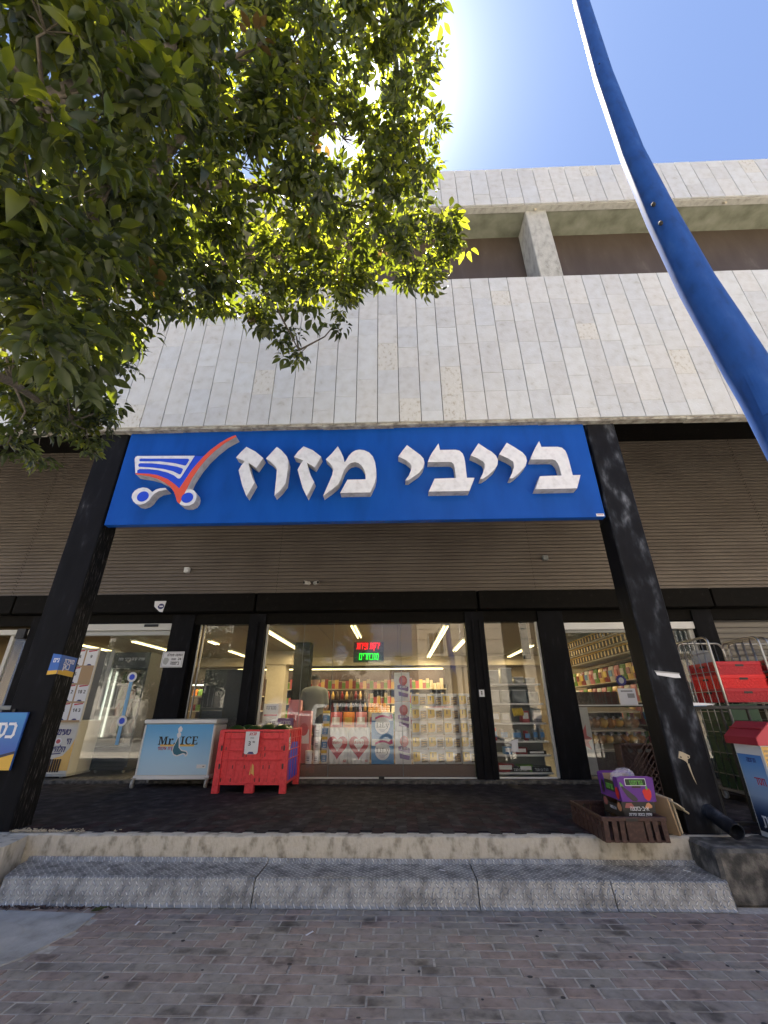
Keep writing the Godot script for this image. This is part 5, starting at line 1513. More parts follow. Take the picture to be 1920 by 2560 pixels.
func goods_in_window() -> void:
	var z := -8.36
	var base := 0.6
	var s := st_new()
	box2(s, -2.4, 1.245, 0.4, base, -9.0, -8.18)
	var ds := put("window_stage", s, M.wood_board)
	tag(ds, "low brown display platform behind the main shop window", "display platform")
	# pasta bags: five tiers of four
	var proto: Node3D = null
	for tier in 5:
		for k in 4:
			var at_p := Vector3(0.36 + k * 0.278, base + tier * 0.2185, z + rng.randf_range(-0.012, 0.012))
			var lb := "clear pasta bag with yellow label, %s from the tall pack in the %s tier up" % [ordinal(k), ordinal(tier)]
			if proto == null:
				proto = thing("pasta_bag", lb, "pasta bag", "pasta bags stacked in the window", at_p)
				s = st_new(false)
				pillow(s, 0.27, 0.205, 0.2, 0.03)
				put("bag", s, M.pack_white, proto)
				s = st_new()
				prism(s, xy([-0.125, 0.04, -0.02, 0.045, -0.005, 0.07, -0.01, 0.175, -0.125, 0.178]), 0.098, 0.104)
				put("yellow_label", s, M.yellow, proto)
				s = st_new()
				prism(s, xy([-0.11, 0.035, -0.03, 0.042, -0.02, 0.06, -0.06, 0.085, -0.115, 0.07]), 0.1045, 0.106)
				put("dish_picture", s, M.gold, proto)
				s = st_new()
				box2(s, -0.085, -0.065, 0.1, 0.165, 0.1045, 0.106)
				put("name_print", s, M.pasta_brown, proto)
				s = st_new()
				prism(s, xy([0.015, 0.025, 0.12, 0.03, 0.118, 0.16, 0.02, 0.155]), 0.098, 0.104)
				put("clear_window", s, M.pasta_brown, proto)
				s = st_new()
				for i in 9: box(s, Vector3(0.066 + rng.randf_range(-0.03, 0.03), 0.09 + rng.randf_range(-0.05, 0.05), 0.1045), Vector3(0.05, 0.006, 0.003), Transform3D(Basis(), Vector3.ZERO))
				put("pasta", s, M.gold, proto)
				s = st_new()
				box2(s, -0.133, 0.133, 0.19, 0.212, 0.03, 0.1)
				put("seal_strip", s, M.pack_white, proto)
			else:
				var o := dup(proto, at_p, lb, rng.randf_range(-0.05, 0.05))
	# tall packs with pink flowers, three on top of each other
	proto = null
	for k in 3:
		var lb: String = ["tall white paper roll pack with pink flower print, lowest of three", "tall white paper roll pack with pink flower print, middle of three", "tall white paper roll pack with pink flower print, topmost of three"][k]
		var p := Vector3(0.066, base + k * 0.483, z + 0.02)
		if proto == null:
			proto = thing("roll_pack", lb, "paper pack", "tall flower packs in the window", p)
			s = st_new(false)
			pillow(s, 0.28, 0.478, 0.24, 0.035)
			put("wrap", s, M.pack_white, proto)
			s = st_new()
			prism(s, ring_poly(Vector2(0.02, 0.34), 0.075, 0.085, 18), 0.118, 0.124)
			put("flower_print", s, M.rose, proto)
			s = st_new()
			prism(s, ring_poly(Vector2(0.03, 0.35), 0.04, 0.045, 14), 0.1245, 0.126)
			put("flower_heart", s, M.pink, proto)
			s = st_new()
			prism(s, xy([-0.08, 0.2, 0.11, 0.16, 0.115, 0.23, 0.02, 0.28, -0.085, 0.26]), 0.118, 0.1235)
			put("purple_band", s, M.lilac, proto)
			s = st_new()
			prism(s, xy([-0.06, 0.09, 0.1, 0.06, 0.11, 0.12, -0.065, 0.16]), 0.118, 0.1235)
			put("purple_band", s, M.lilac, proto)
			s = st_new()
			for i in 5: box(s, Vector3(-0.03 + i * 0.026, 0.235, 0.1245), Vector3(0.014, 0.035, 0.002))
			put("name_print", s, M.pack_white, proto)
		else: dup(proto, p, lb)
	# two blue toilet paper packs
	proto = null
	for k in 2:
		var lb: String = ["blue and white paper pack named LiLy, lower one", "blue and white paper pack named LiLy, upper one"][k]
		var p := Vector3(-0.287, base + k * 0.388, z)
		if proto == null:
			proto = thing("lily_pack", lb, "paper pack", "blue paper packs in the window", p)
			s = st_new(false)
			pillow(s, 0.385, 0.384, 0.24, 0.02)
			put("wrap", s, M.pack_blue, proto)
			s = st_new()
			prism(s, xy([-0.185, 0.27, 0.185, 0.27, 0.18, 0.375, -0.18, 0.375]), 0.112, 0.121)
			put("white_top", s, M.pack_white, proto)
			s = st_new()
			prism(s, ring_poly(Vector2(0, 0.2), 0.128, 0.14, 26), 0.115, 0.1225)
			put("white_circle", s, M.pack_white, proto)
			s = st_new()
			var arc := PackedVector2Array()
			for i in 9: arc.append(Vector2(-0.125 + i * 0.032, 0.32 + 0.038 * sin(PI * i / 8.0)))
			for i in 9: arc.append(Vector2(0.131 - i * 0.032, 0.285 + 0.04 * sin(PI * i / 8.0)))
			prism(s, arc, 0.123, 0.125)
			prism(s, xy([0.1, 0.33, 0.16, 0.37, 0.17, 0.33, 0.185, 0.31, 0.13, 0.29]), 0.1251, 0.1265)
			put("ribbon", s, M.magenta, proto)
			latin(proto, "LiLy", at(0, 0.2, 0.1245), 0.075, M.ink, "Droid Serif", false)
			s = st_new()
			for i in 3: box(s, Vector3(0, 0.135 - i * 0.016, 0.1235), Vector3(0.13 - i * 0.03, 0.005, 0.001))
			put("small_print", s, M.ink_blue, proto)
		else: dup(proto, p, lb)
	# two packs with a red heart
	proto = null
	for k in 2:
		var lb: String = ["white toilet paper pack with big red heart, beside the yellow tubs", "white toilet paper pack with big red heart, beside the blue packs"][k]
		var p := Vector3(-1.062 + k * 0.37, base, z)
		if proto == null:
			proto = thing("heart_pack", lb, "paper pack", "red heart packs in the window", p)
			s = st_new(false)
			for i in 4:
				tube(s, [Vector3(-0.135 + i * 0.09, 0, 0.06), Vector3(-0.135 + i * 0.09, 0.55, 0.06)], [0.048], 12)
			put("rolls", s, M.pack_white, proto)
			s = st_new(false)
			pillow(s, 0.36, 0.52, 0.22, 0.015)
			put("wrap", s, M.pack_white, proto)
			for q in [[1.05, "heart_print", M.heart_red, 0.1135], [0.56, "inner_heart", M.pack_white, 0.1155]]:
				s = st_new()
				var hp := PackedVector2Array()
				for i in 28:
					var a := TAU * i / 28.0
					hp.append(Vector2(0.0 - 0.0105 * 16 * pow(sin(a), 3) * 0.98, 0.27 + 0.0125 * (13 * cos(a) - 5 * cos(2 * a) - 2 * cos(3 * a) - cos(4 * a))) * Vector2(q[0], 1) + Vector2(0.0, 0))
				if q[0] < 1:
					for i in hp.size(): hp[i] = Vector2(hp[i].x, 0.3 + (hp[i].y - 0.27) * 0.55)
				prism(s, hp, q[3] - 0.006, q[3])
				put(q[1], s, q[2], proto)
			latin(proto, "Molett", at(0.0, 0.32, 0.118), 0.045, M.heart_red)
			s = st_new()
			for i in 2: box(s, Vector3(0, 0.24 - i * 0.02, 0.116), Vector3(0.06, 0.006, 0.001))
			put("small_print", s, M.heart_red, proto)
			latin(proto, "48", at(0.13, 0.05, 0.114), 0.035, M.heart_red)
		else: dup(proto, p, lb)
	# tubs
	proto = null
	var n := 0
	for q in [[-1.287, 4, true], [-1.427, 3, false], [-1.56, 1, false]]:
		for k in q[1]:
			var h := 0.205 if q[2] else 0.2
			var p := Vector3(q[0], base + k * h, z + 0.03)
			var lb := "%s tub, %s from the bottom of the %s" % ["yellow lidded white" if q[2] else "white cleaning", ordinal(k), "column beside the heart pack" if q[2] else "shorter column" if q[1] == 3 else "window's bin side"]
			var t := thing("tub", lb, "tub", "tubs stacked in the window", p)
			s = st_new(false)
			lathe(s, [Vector2(0, 0), Vector2(0.052, 0.0), Vector2(0.058, 0.01), Vector2(0.06, h - 0.045), Vector2(0, h - 0.045)], 18)
			put("body", s, M.pack_white, t)
			s = st_new(false)
			lathe(s, [Vector2(0.063, h - 0.045), Vector2(0.064, h - 0.008), Vector2(0.058, h - 0.002), Vector2(0, h - 0.002)], 18)
			put("lid", s, M.yellow if q[2] else M.white, t)
			s = st_new(false)
			lathe(s, [Vector2(0.0605, 0.035), Vector2(0.0615, 0.13)], 18)
			put("label", s, M.pack_blue if q[2] else M.paper, t)
			s = st_new()
			for i in 3: box(s, Vector3(0, 0.055 + i * 0.024, 0.0617), Vector3(0.05, 0.009, 0.002))
			put("print", s, M.ink if not q[2] else M.paper, t)
	# cartons and the pink sacks at the far left of the window
	for k in 8:
		var col := k % 2; var row := k / 2
		var p := Vector3(-2.27 + col * 0.275, base + row * 0.235, z)
		if col == 1 and row == 3: continue
		var t := thing("carton", "%s carton in the window corner, %s tier up, %s column" % ["mauve" if col else "pale grey", ordinal(row), "inner" if col else "outer"], "carton", "cartons in the window corner", p)
		s = st_new()
		cbox(s, Vector3(0, 0.116, 0), Vector3(0.268, 0.23, 0.25), 0.004)
		put("box", s, M.lilac if col else M.pack_white, t)
		hebrew(t, "מטרנה", at(0, 0.14, 0.126), 0.045, M.ink if col == 0 else M.paper, 0.9, 0.001)
		s = st_new()
		box2(s, -0.12, 0.12, 0.03, 0.06, 0.125, 0.127)
		put("stripe", s, M.pink if row % 2 else M.grey_print, t)
	for k in 2:
		var t := thing("sack", ["pink and white tall sack behind the watermelon bin, nearer the cartons", "pink and white tall sack beside the person's grey shirt"][k], "sack", "pink sacks in the window", Vector3(-1.87 + k * 0.19, base, z - 0.05 - k * 0.05))
		s = st_new(false)
		pillow(s, 0.22, 1.0 - k * 0.18, 0.2, 0.04)
		put("bag", s, M.pink, t)
		s = st_new()
		prism(s, ring_poly(Vector2(0, 0.72 - k * 0.2), 0.075, 0.1, 16), 0.09, 0.104)
		put("picture", s, M.rose, t)
		s = st_new()
		prism(s, xy([-0.1, 0.3, 0.1, 0.3, 0.09, 0.52, -0.09, 0.5]), 0.09, 0.103)
		put("white_panel", s, M.pack_white, t)
	# neon sign hung inside the glass
	var ns := thing("neon_sign", "lit red and green neon Hebrew sign hanging behind the window glass", "neon sign", "", Vector3(-0.54, 2.4, -8.2))
	s = st_new()
	cbox(s, Vector3(0, 0.0, -0.012), Vector3(0.56, 0.36, 0.008), 0.003)
	put("board", s, M.print_black, ns)
	var thin := Basis(Vector3(0.56, 0, 0), Vector3.UP, Vector3.BACK)
	hebrew(ns, "ירקות ופירות", Transform3D(thin, Vector3(-0.015, 0.055, 0.002)), 0.1, M.neon_red, 0.75, 0.012, 0.1, "red_tube")
	hebrew(ns, "מובחרים", Transform3D(Basis(Vector3(0.72, 0, 0), Vector3.UP, Vector3.BACK), Vector3(-0.005, -0.13, 0.002)), 0.1, M.neon_green, 0.75, 0.012, 0.12, "green_tube")
	for q in [[0.1, Color(1, 0.1, 0.12)], [-0.1, Color(0.1, 1, 0.25)]]:
		var l := AreaLight3D.new()
		l.name = "neon_light"; l.area_size = Vector2(0.48, 0.1); l.light_color = q[1]; l.light_energy = 0.02; l.area_range = 3.0; l.shadow_enabled = true
		l.position = Vector3(0, q[0], 0.03); l.rotation.y = PI
		ns.add_child(l)
	s = st_new(false)
	for x in [-0.25, 0.25]: tube(s, [Vector3(x, 0.18, 0), Vector3(x, 0.74, 0)], [0.003], 4)
	put("hanging_wire", s, M.dull_steel, ns)

# ---------- a person, one continuous body ----------
func field(p: Vector3, bones: Array) -> float:
	var total := 9.0
	for b in bones:
		var a: Vector3 = b[0]; var ab: Vector3 = b[1] - a
		var t := clampf((p - a).dot(ab) / maxf(ab.length_squared(), 1e-6), 0.0, 1.0)
		var q := p - (a + ab * t)
		q *= b[4]
		var d: float = q.length() - lerpf(b[2], b[3], t)
		var k := 0.035
		var h := clampf(0.5 + 0.5 * (total - d) / k, 0.0, 1.0)
		total = lerpf(total, d, h) - k * h * (1.0 - h)
	return total

func nets(bones: Array, lo: Vector3, hi: Vector3, cell: float) -> SurfaceTool:
	var n := Vector3i(((hi - lo) / cell).ceil()) + Vector3i.ONE
	var v := PackedFloat32Array()
	v.resize(n.x * n.y * n.z)
	var rows := {}
	for z in n.z:
		for y in n.y:
			var py := lo.y + y * cell
			if not rows.has(y):
				var near := []
				for b in bones:
					var r: float = maxf(b[2], b[3]) + 0.12
					if py > minf(b[0].y, b[1].y) - r and py < maxf(b[0].y, b[1].y) + r: near.append(b)
				rows[y] = near
			for x in n.x:
				v[x + n.x * (y + n.y * z)] = field(lo + Vector3(x, y, z) * cell, rows[y])
	var at_v := {}
	var s := st_new(false)
	for z in n.z - 1:
		for y in n.y - 1:
			for x in n.x - 1:
				var i := x + n.x * (y + n.y * z)
				var k := [v[i], v[i + 1], v[i + n.x], v[i + 1 + n.x], v[i + n.x * n.y], v[i + 1 + n.x * n.y], v[i + n.x + n.x * n.y], v[i + 1 + n.x + n.x * n.y]]
				var neg := 0
				for q in k:
					if q < 0: neg += 1
				if neg == 0 or neg == 8: continue
				var sum := Vector3.ZERO; var c := 0
				for e in [[0, 1], [2, 3], [4, 5], [6, 7], [0, 2], [1, 3], [4, 6], [5, 7], [0, 4], [1, 5], [2, 6], [3, 7]]:
					var a: float = k[e[0]]; var b: float = k[e[1]]
					if (a < 0) != (b < 0):
						var pa := Vector3(e[0] & 1, (e[0] >> 1) & 1, e[0] >> 2); var pb := Vector3(e[1] & 1, (e[1] >> 1) & 1, e[1] >> 2)
						sum += pa.lerp(pb, a / (a - b)); c += 1
				at_v[i] = lo + (Vector3(x, y, z) + sum / c) * cell
	for z in range(1, n.z - 1):
		for y in range(1, n.y - 1):
			for x in range(1, n.x - 1):
				var i := x + n.x * (y + n.y * z)
				for ax in 3:
					var st: int = [1, n.x, n.x * n.y][ax]
					if (v[i] < 0) == (v[i + st] < 0): continue
					var u: int = [n.x, n.x * n.y, 1][ax]; var w: int = [n.x * n.y, 1, n.x][ax]
					if not (at_v.has(i) and at_v.has(i - u) and at_v.has(i - w) and at_v.has(i - u - w)): continue
					var dir: Vector3 = [Vector3.RIGHT, Vector3.UP, Vector3.BACK][ax] * (1.0 if v[i] < 0 else -1.0)
					tri_out(s, at_v[i], at_v[i - u], at_v[i - u - w], dir); tri_out(s, at_v[i], at_v[i - u - w], at_v[i - w], dir)
	return s

func shopper() -> void:
	var root := thing("person", "person in grey T-shirt and dark cap standing inside behind the glass, back turned", "person", "", Vector3(-1.78, 0.4, -9.75), 0.12)
	var one := Vector3.ONE
	var bones := [
		[Vector3(-0.09, 0.92, 0), Vector3(-0.1, 0.5, 0.02), 0.09, 0.06, one], [Vector3(-0.1, 0.5, 0.02), Vector3(-0.1, 0.08, 0), 0.06, 0.045, one], [Vector3(-0.1, 0.04, 0), Vector3(-0.11, 0.03, -0.15), 0.045, 0.035, one],
		[Vector3(0.09, 0.92, 0), Vector3(0.1, 0.5, 0.02), 0.09, 0.06, one], [Vector3(0.1, 0.5, 0.02), Vector3(0.1, 0.08, 0), 0.06, 0.045, one], [Vector3(0.1, 0.04, 0), Vector3(0.11, 0.03, -0.15), 0.045, 0.035, one],
		[Vector3(0, 0.95, 0), Vector3(0, 1.15, 0.01), 0.15, 0.15, Vector3(0.85, 1, 1.2)], [Vector3(0, 1.15, 0.01), Vector3(0, 1.32, 0.01), 0.16, 0.17, Vector3(0.8, 1, 1.25)],
		[Vector3(-0.17, 1.385, 0), Vector3(0.17, 1.385, 0), 0.07, 0.07, one], [Vector3(0, 1.38, 0.0), Vector3(0, 1.48, -0.01), 0.065, 0.055, one],
		[Vector3(-0.205, 1.37, 0), Vector3(-0.26, 1.09, -0.03), 0.058, 0.042, one], [Vector3(-0.26, 1.09, -0.03), Vector3(-0.23, 0.9, -0.19), 0.04, 0.03, one],
		[Vector3(0.205, 1.37, 0), Vector3(0.26, 1.09, -0.03), 0.058, 0.042, one], [Vector3(0.26, 1.09, -0.03), Vector3(0.22, 0.92, -0.2), 0.04, 0.03, one],
		[Vector3(0, 1.58, -0.02), Vector3(0, 1.62, -0.02), 0.085, 0.088, Vector3(1.08, 0.9, 0.95)], [Vector3(0, 1.57, -0.1), Vector3(0, 1.55, -0.115), 0.02, 0.018, one],
		[Vector3(-0.088, 1.58, -0.01), Vector3(-0.09, 1.6, -0.01), 0.015, 0.017, one], [Vector3(0.088, 1.58, -0.01), Vector3(0.09, 1.6, -0.01), 0.015, 0.017, one],
	]
	for sd in [-1, 1]:
		var wr := Vector3(0.225 * sd, 0.905, -0.2)
		for f in 4: bones.append([wr + Vector3(-0.012 * sd + 0.009 * f * sd, -0.015, -0.02), wr + Vector3(-0.016 * sd + 0.013 * f * sd, -0.05, -0.085 + 0.006 * absf(f - 1.5)), 0.013, 0.008, one])
		bones.append([wr + Vector3(-0.02 * sd, 0.0, -0.02), wr + Vector3(-0.045 * sd, -0.02, -0.06), 0.012, 0.009, one])
	var s := nets(bones, Vector3(-0.36, -0.04, -0.34), Vector3(0.36, 1.78, 0.24), 0.018)
	put("body", s, M.skin_tone, root)
	# shirt, trousers and cap, each a little larger than the body
	var shirt := []
	for i in [6, 7, 8]: shirt.append([bones[i][0], bones[i][1], bones[i][2] + 0.014, bones[i][3] + 0.014, bones[i][4]])
	for i in [10, 12]: shirt.append([bones[i][0], bones[i][0].lerp(bones[i][1], 0.72), bones[i][2] + 0.016, bones[i][3] + 0.026, one])
	put("t_shirt", nets(shirt, Vector3(-0.4, 0.74, -0.28), Vector3(0.4, 1.52, 0.3), 0.018), M.shirt_grey, root)
	var trs := []
	for i in [0, 1, 3, 4]: trs.append([bones[i][0], bones[i][1], bones[i][2] + 0.018, bones[i][3] + 0.02, one])
	trs.append([Vector3(0, 0.9, 0), Vector3(0, 0.97, 0), 0.14, 0.14, Vector3(0.85, 1, 1.15)])
	put("trousers", nets(trs, Vector3(-0.28, -0.02, -0.24), Vector3(0.28, 1.14, 0.24), 0.02), M.trousers, root)
	s = st_new(false)
	lathe(s, [Vector2(0.099, 1.62), Vector2(0.1, 1.66), Vector2(0.085, 1.7), Vector2(0.05, 1.725), Vector2(0, 1.73)], 16, at(0, 0, -0.015))
	tube(s, [Vector3(0, 1.635, -0.1), Vector3(0, 1.625, -0.18)], [0.05, 0.03], 8)
	put("cap", s, M.cap_dark, root)

# ---------- goods and fittings deeper in the shop ----------
func goods_inside() -> void:
	shopper()
	var s: SurfaceTool
	# shelves in the right narrow window
	var sh := thing("window_shelf", "white metal shelf unit with five boards in the narrow right window", "shelf unit", "", Vector3(2.1, 0.4, -8.6))
	var ys := [1.44, 1.115, 0.8, 0.52, 0.312, 0.05]
	for y in ys:
		s = st_new()
		cbox(s, Vector3(0, y, 0), Vector3(0.98, 0.03, 0.4), 0.004)
		put("board", s, M.white, sh)
	s = st_new()
	box2(s, -0.5, 0.5, 0, 1.5, -0.24, -0.22)
	put("back", s, M.mid_grey, sh)
	var goods := [
		[0, "clear stacked food tub", "tub", [[-0.34, 0.2, 0.26, "light_grey"], [-0.1, 0.2, 0.3, "light_grey"], [0.12, 0.16, 0.12, "light_grey"], [0.32, 0.18, 0.1, "light_grey"]]],
		[1, "grey plastic storage box", "storage box", [[-0.36, 0.18, 0.24, "off_white"], [-0.16, 0.17, 0.24, "light_grey"], [0.1, 0.26, 0.24, "tin_grey"], [0.34, 0.18, 0.2, "light_grey"]]],
		[2, "food pack", "food pack", [[-0.38, 0.16, 0.2, "card_pale"], [-0.2, 0.16, 0.18, "off_white"], [0.15, 0.14, 0.22, "rose"], [0.36, 0.2, 0.22, "tin_grey"]]],
		[3, "tinned goods pack", "tin", [[-0.42, 0.1, 0.2, "rose"], [-0.26, 0.16, 0.18, "tin_grey"], [-0.04, 0.2, 0.17, "tin_grey"], [0.14, 0.12, 0.15, "cola"], [0.28, 0.1, 0.18, "tin_grey"], [0.4, 0.1, 0.18, "tin_grey"]]],
		[4, "boxed goods", "box", [[-0.22, 0.14, 0.13, "pack_blue"], [0.0, 0.22, 0.12, "cola"], [0.26, 0.34, 0.06, "print_black"]]],
		[5, "black tray", "tray", [[-0.3, 0.3, 0.14, "cola"], [0.04, 0.26, 0.12, "leaf_pack"]]],
	]
	for g in goods:
		var k := 0
		for q in g[3]:
			var t := thing(String(g[2]).replace(" ", "_"), "%s %s, %s along the %s shelf down in the narrow right window" % [{"light_grey": "pale", "off_white": "white", "tin_grey": "grey", "card_pale": "tan", "rose": "red", "cola": "dark red", "pack_blue": "blue", "print_black": "black", "leaf_pack": "green"}[q[3]], g[1], ordinal(k), ordinal(g[0])], g[2], "goods on the narrow window's shelves", Vector3(2.1 + q[0], 0.4 + ys[g[0]] + 0.016, -8.52))
			s = st_new(false)
			if g[0] == 3 or (g[0] == 2 and q[3] == "tin_grey"):
				for j in int(q[1] / 0.09): lathe(s, [Vector2(0, 0), Vector2(0.04, 0), Vector2(0.042, 0.01), Vector2(0.042, q[2] - 0.01), Vector2(0.038, q[2]), Vector2(0, q[2])], 12, at(-q[1] / 2 + 0.045 + j * 0.09, 0, 0.05))
			else:
				prism(s, rrect(-q[1] / 2, -0.1, q[1] / 2, 0.1, 0.025), 0.0, -q[2] * 0.86, Transform3D(Basis(Vector3(1, 0, 0), Vector3(0, 0, -1), Vector3(0, -1, 0)), Vector3(0, 0, 0)))
			put("body", s, M[q[3]], t)
			s = st_new()
			if g[0] <= 1: prism(s, rrect(-q[1] / 2 - 0.008, -0.108, q[1] / 2 + 0.008, 0.108, 0.028), 0.0, 0.012, Transform3D(Basis(Vector3(1, 0, 0), Vector3(0, 0, -1), Vector3(0, 1, 0)), Vector3(0, q[2] * 0.86, 0)))
			else: box(s, Vector3(0, q[2] * 0.5, 0.102), Vector3(q[1] * 0.7, q[2] * 0.45, 0.003))
			put("lid" if g[0] <= 1 else "label", s, M.white if g[0] != 3 else M.pack_blue, t)
			k += 1
	var bn := thing("banana_bunch", "bunch of ripe yellow bananas on the third shelf in the narrow window", "bananas", "", Vector3(2.12, 1.3, -8.46))
	for i in 6:
		s = st_new(false)
		var pts := []
		for j in 7:
			var a := -0.6 + j * 0.33
			pts.append(Vector3(-0.09 + i * 0.03 + 0.02 * sin(a), 0.1 - 0.09 * sin(a * 0.9) + 0.002 * i, 0.03 + 0.06 * cos(a) + i * 0.004))
		tube(s, pts, [0.006, 0.014, 0.017, 0.018, 0.017, 0.013, 0.005], 7)
		put("banana", s, M.banana, bn)
	for k in 2:
		var t := thing("carton_label", ["black printed carton under the lowest shelf, next to the post side", "black printed carton under the lowest shelf, next to the white frame"][k], "carton", "black cartons under the shelf", Vector3(2.14 + k * 0.36 - 0.1, 0.43, -8.42))
		s = st_new()
		cbox(s, Vector3(0, 0.06, -0.1), Vector3(0.34, 0.12, 0.2), 0.004)
		put("box", s, M.print_black, t)
		hebrew(t, "הכל-בו-הכל", at(0, 0.055, 0.0005), 0.03, M.paper, 0.9, 0.001)
	var pn := thing("paper_notice", "torn white paper stuck inside the narrow right window", "notice", "", Vector3(1.9, 0.88, -8.075))
	s = st_new()
	prism(s, xy([-0.05, -0.08, 0.07, -0.09, 0.07, 0.05, 0.09, 0.1, 0.02, 0.09, -0.09, 0.04, -0.03, 0.03]), 0, 0.002)
	put("sheet", s, M.paper, pn)

	# jars on the high shelf behind the right door
	var js := thing("jar_shelf", "high wall shelf behind the right door carrying rows of jars", "shelf", "", Vector3(4.62, 2.43, -10.2))
	for y in [0.0, 0.2, 0.4]:
		s = st_new()
		cbox(s, Vector3(0, y - 0.012, 0), Vector3(0.42, 0.022, 3.8), 0.003)
		put("board", s, M.cream, js)
	s = st_new()
	box2(s, 0.2, 0.23, -0.05, 0.62, -1.9, 1.9)
	put("back", s, M.card, js)
	var jp: Node3D = null
	for row in 3:
		for k in 22:
			var p := Vector3(4.5, 2.43 + row * 0.2 + 0.001, -8.5 - k * 0.165)
			var lb := "gold lidded dark jar in the %s row of the high shelf behind the right door" % ["lowest", "middle", "top"][row]
			if jp == null:
				jp = thing("jar", lb, "jar", "jars on the high shelf", p)
				s = st_new(false)
				lathe(s, [Vector2(0, 0), Vector2(0.055, 0), Vector2(0.06, 0.01), Vector2(0.06, 0.12), Vector2(0.05, 0.14), Vector2(0, 0.14)], 12)
				put("glass_body", s, M.pasta_brown, jp)
				s = st_new(false)
				lathe(s, [Vector2(0.054, 0.14), Vector2(0.055, 0.17), Vector2(0, 0.172)], 12)
				put("lid", s, M.gold, jp)
				s = st_new()
				box2(s, -0.064, -0.061, 0.02, 0.12, -0.03, 0.022)
				put("label", s, M.gold, jp)
			else: dup(jp, p, lb)
	# packets hanging in rows under the jars
	var pr := thing("packet_rack", "wall rack of hanging packets below the jar shelf behind the right door", "rack", "", Vector3(4.75, 0.4, -10.3))
	for y in [0.35, 0.75, 1.15, 1.55]:
		s = st_new()
		cbox(s, Vector3(0, y, 0), Vector3(0.4, 0.02, 3.8), 0.003)
		put("board", s, M.cream, pr)
	s = st_new()
	box2(s, 0.2, 0.23, 0.0, 1.95, -1.9, 1.9)
	put("back", s, M.dark_brown, pr)
	var pp: Node3D = null
	for row in 4:
		for k in 14:
			var p := Vector3(4.6, 0.4 + 0.36 + row * 0.4, -8.55 - k * 0.26)
			var lb := "%s packet on the wall rack below the jars, %s row up" % [["red", "golden", "green", "pink", "white"][(k + row * 3) % 5], ordinal(row)]
			var o := thing("packet", lb, "packet", "packets on the wall rack", p, -PI / 2)
			s = st_new(false)
			pillow(s, 0.22, 0.3, 0.1, 0.03)
			put("bag", s, [M.cola, M.gold, M.leaf_pack, M.pink, M.off_white][(k + row * 3) % 5], o)
			s = st_new()
			box2(s, -0.07, 0.07, 0.1, 0.22, 0.045, 0.056)
			put("label", s, [M.yellow, M.cola, M.off_white, M.rose, M.pack_blue][(k + row * 3) % 5], o)
	# bread stand
	var bs := thing("bread_stand", "bakery stand with two sloping shelves behind the right door", "bakery stand", "", Vector3(3.85, 0.4, -9.3))
	for q in [[1.02, 0.0], [0.72, 0.1], [0.42, 0.16]]:
		s = st_new()
		cbox(s, Vector3(0, q[0], q[1]), Vector3(1.3, 0.03, 0.6), 0.005, Transform3D(Basis(Vector3.RIGHT, 0.12), Vector3.ZERO))
		put("shelf", s, M.cream, bs)
	s = st_new()
	box2(s, -0.66, 0.66, 0.0, 0.36, -0.2, 0.45)
	put("plinth", s, M.dark_brown, bs)
	s = st_new()
	box2(s, -0.66, 0.66, 0.36, 1.35, -0.36, -0.33)
	put("back", s, M.dark_brown, bs)
	s = st_new()
	box2(s, -0.66, 0.66, 0.33, 0.37, 0.455, 0.475)
	put("price_rail", s, M.cream, bs)
	for row in 2:
		for k in 9:
			var t := thing("bread_bag", "bag of golden pastry, %s from the white cabinet on the %s bakery shelf" % [["first", "second", "third", "fourth", "fifth", "sixth", "seventh", "eighth", "ninth"][k], ["upper", "lower"][row]], "bread bag", "bread bags on the bakery stand", Vector3(3.28 + k * 0.142, 0.4 + [0.79, 0.53][row], -9.05 + row * 0.1))
			s = st_new(false)
			ball(s, Vector3.ZERO, Vector3(0.08, 0.07 + 0.02 * rng.randf(), 0.16), 9, 6, 0.25)
			put("bag", s, [M.bread, M.gold, M.card, M.bread, M.gold][(k + row * 2) % 5], t)
			s = st_new(false)
			tube(s, [Vector3(0, 0.05, 0.1), Vector3(0.02, 0.1, 0.14)], [0.02, 0.035], 6)
			put("twist", s, M.clear_film, t)
	var fr := thing("white_cabinet", "white cabinet end with a red star splash just inside the right door", "cabinet", "", Vector3(3.28, 0.4, -8.75))
	s = st_new()
	cbox(s, Vector3(0, 0.53, -0.2), Vector3(0.3, 1.06, 0.7), 0.01)
	put("case", s, M.light_grey, fr)
	s = st_new()
	prism(s, xy([-0.15, 0.72, -0.03, 0.64, 0.06, 0.78, 0.05, 0.6, 0.14, 0.56, 0.06, 0.5, 0.1, 0.38, 0.0, 0.44, -0.15, 0.4]), 0.151, 0.153)
	put("red_splash", s, M.rose, fr)
	var nt := thing("door_notice", "white printed notice with small picture stuck inside the right door", "notice", "", Vector3(3.95, 1.62, -8.09))
	s = st_new()
	box2(s, -0.15, 0.15, -0.13, 0.13, 0, 0.002)
	put("sheet", s, M.paper, nt)
	s = st_new()
	box2(s, 0.0, 0.12, -0.02, 0.05, 0.002, 0.003); box2(s, -0.1, 0.1, 0.075, 0.1, 0.002, 0.003)
	put("print", s, M.grey_print, nt)
	var rosette := thing("rosette", "dark blue round badge with pale centre on the right door glass", "badge", "", Vector3(3.9, 1.88, -8.09))
	s = st_new()
	var rp := PackedVector2Array()
	for i in 24: rp.append(Vector2(cos(TAU * i / 24.0), sin(TAU * i / 24.0)) * (0.095 if i % 2 else 0.08))
	prism(s, rp, 0, 0.002)
	put("rim", s, M.ink_blue, rosette)
	s = st_new()
	prism(s, ring_poly(Vector2.ZERO, 0.045, 0.05), 0.0021, 0.003)
	put("centre", s, M.light_grey, rosette)

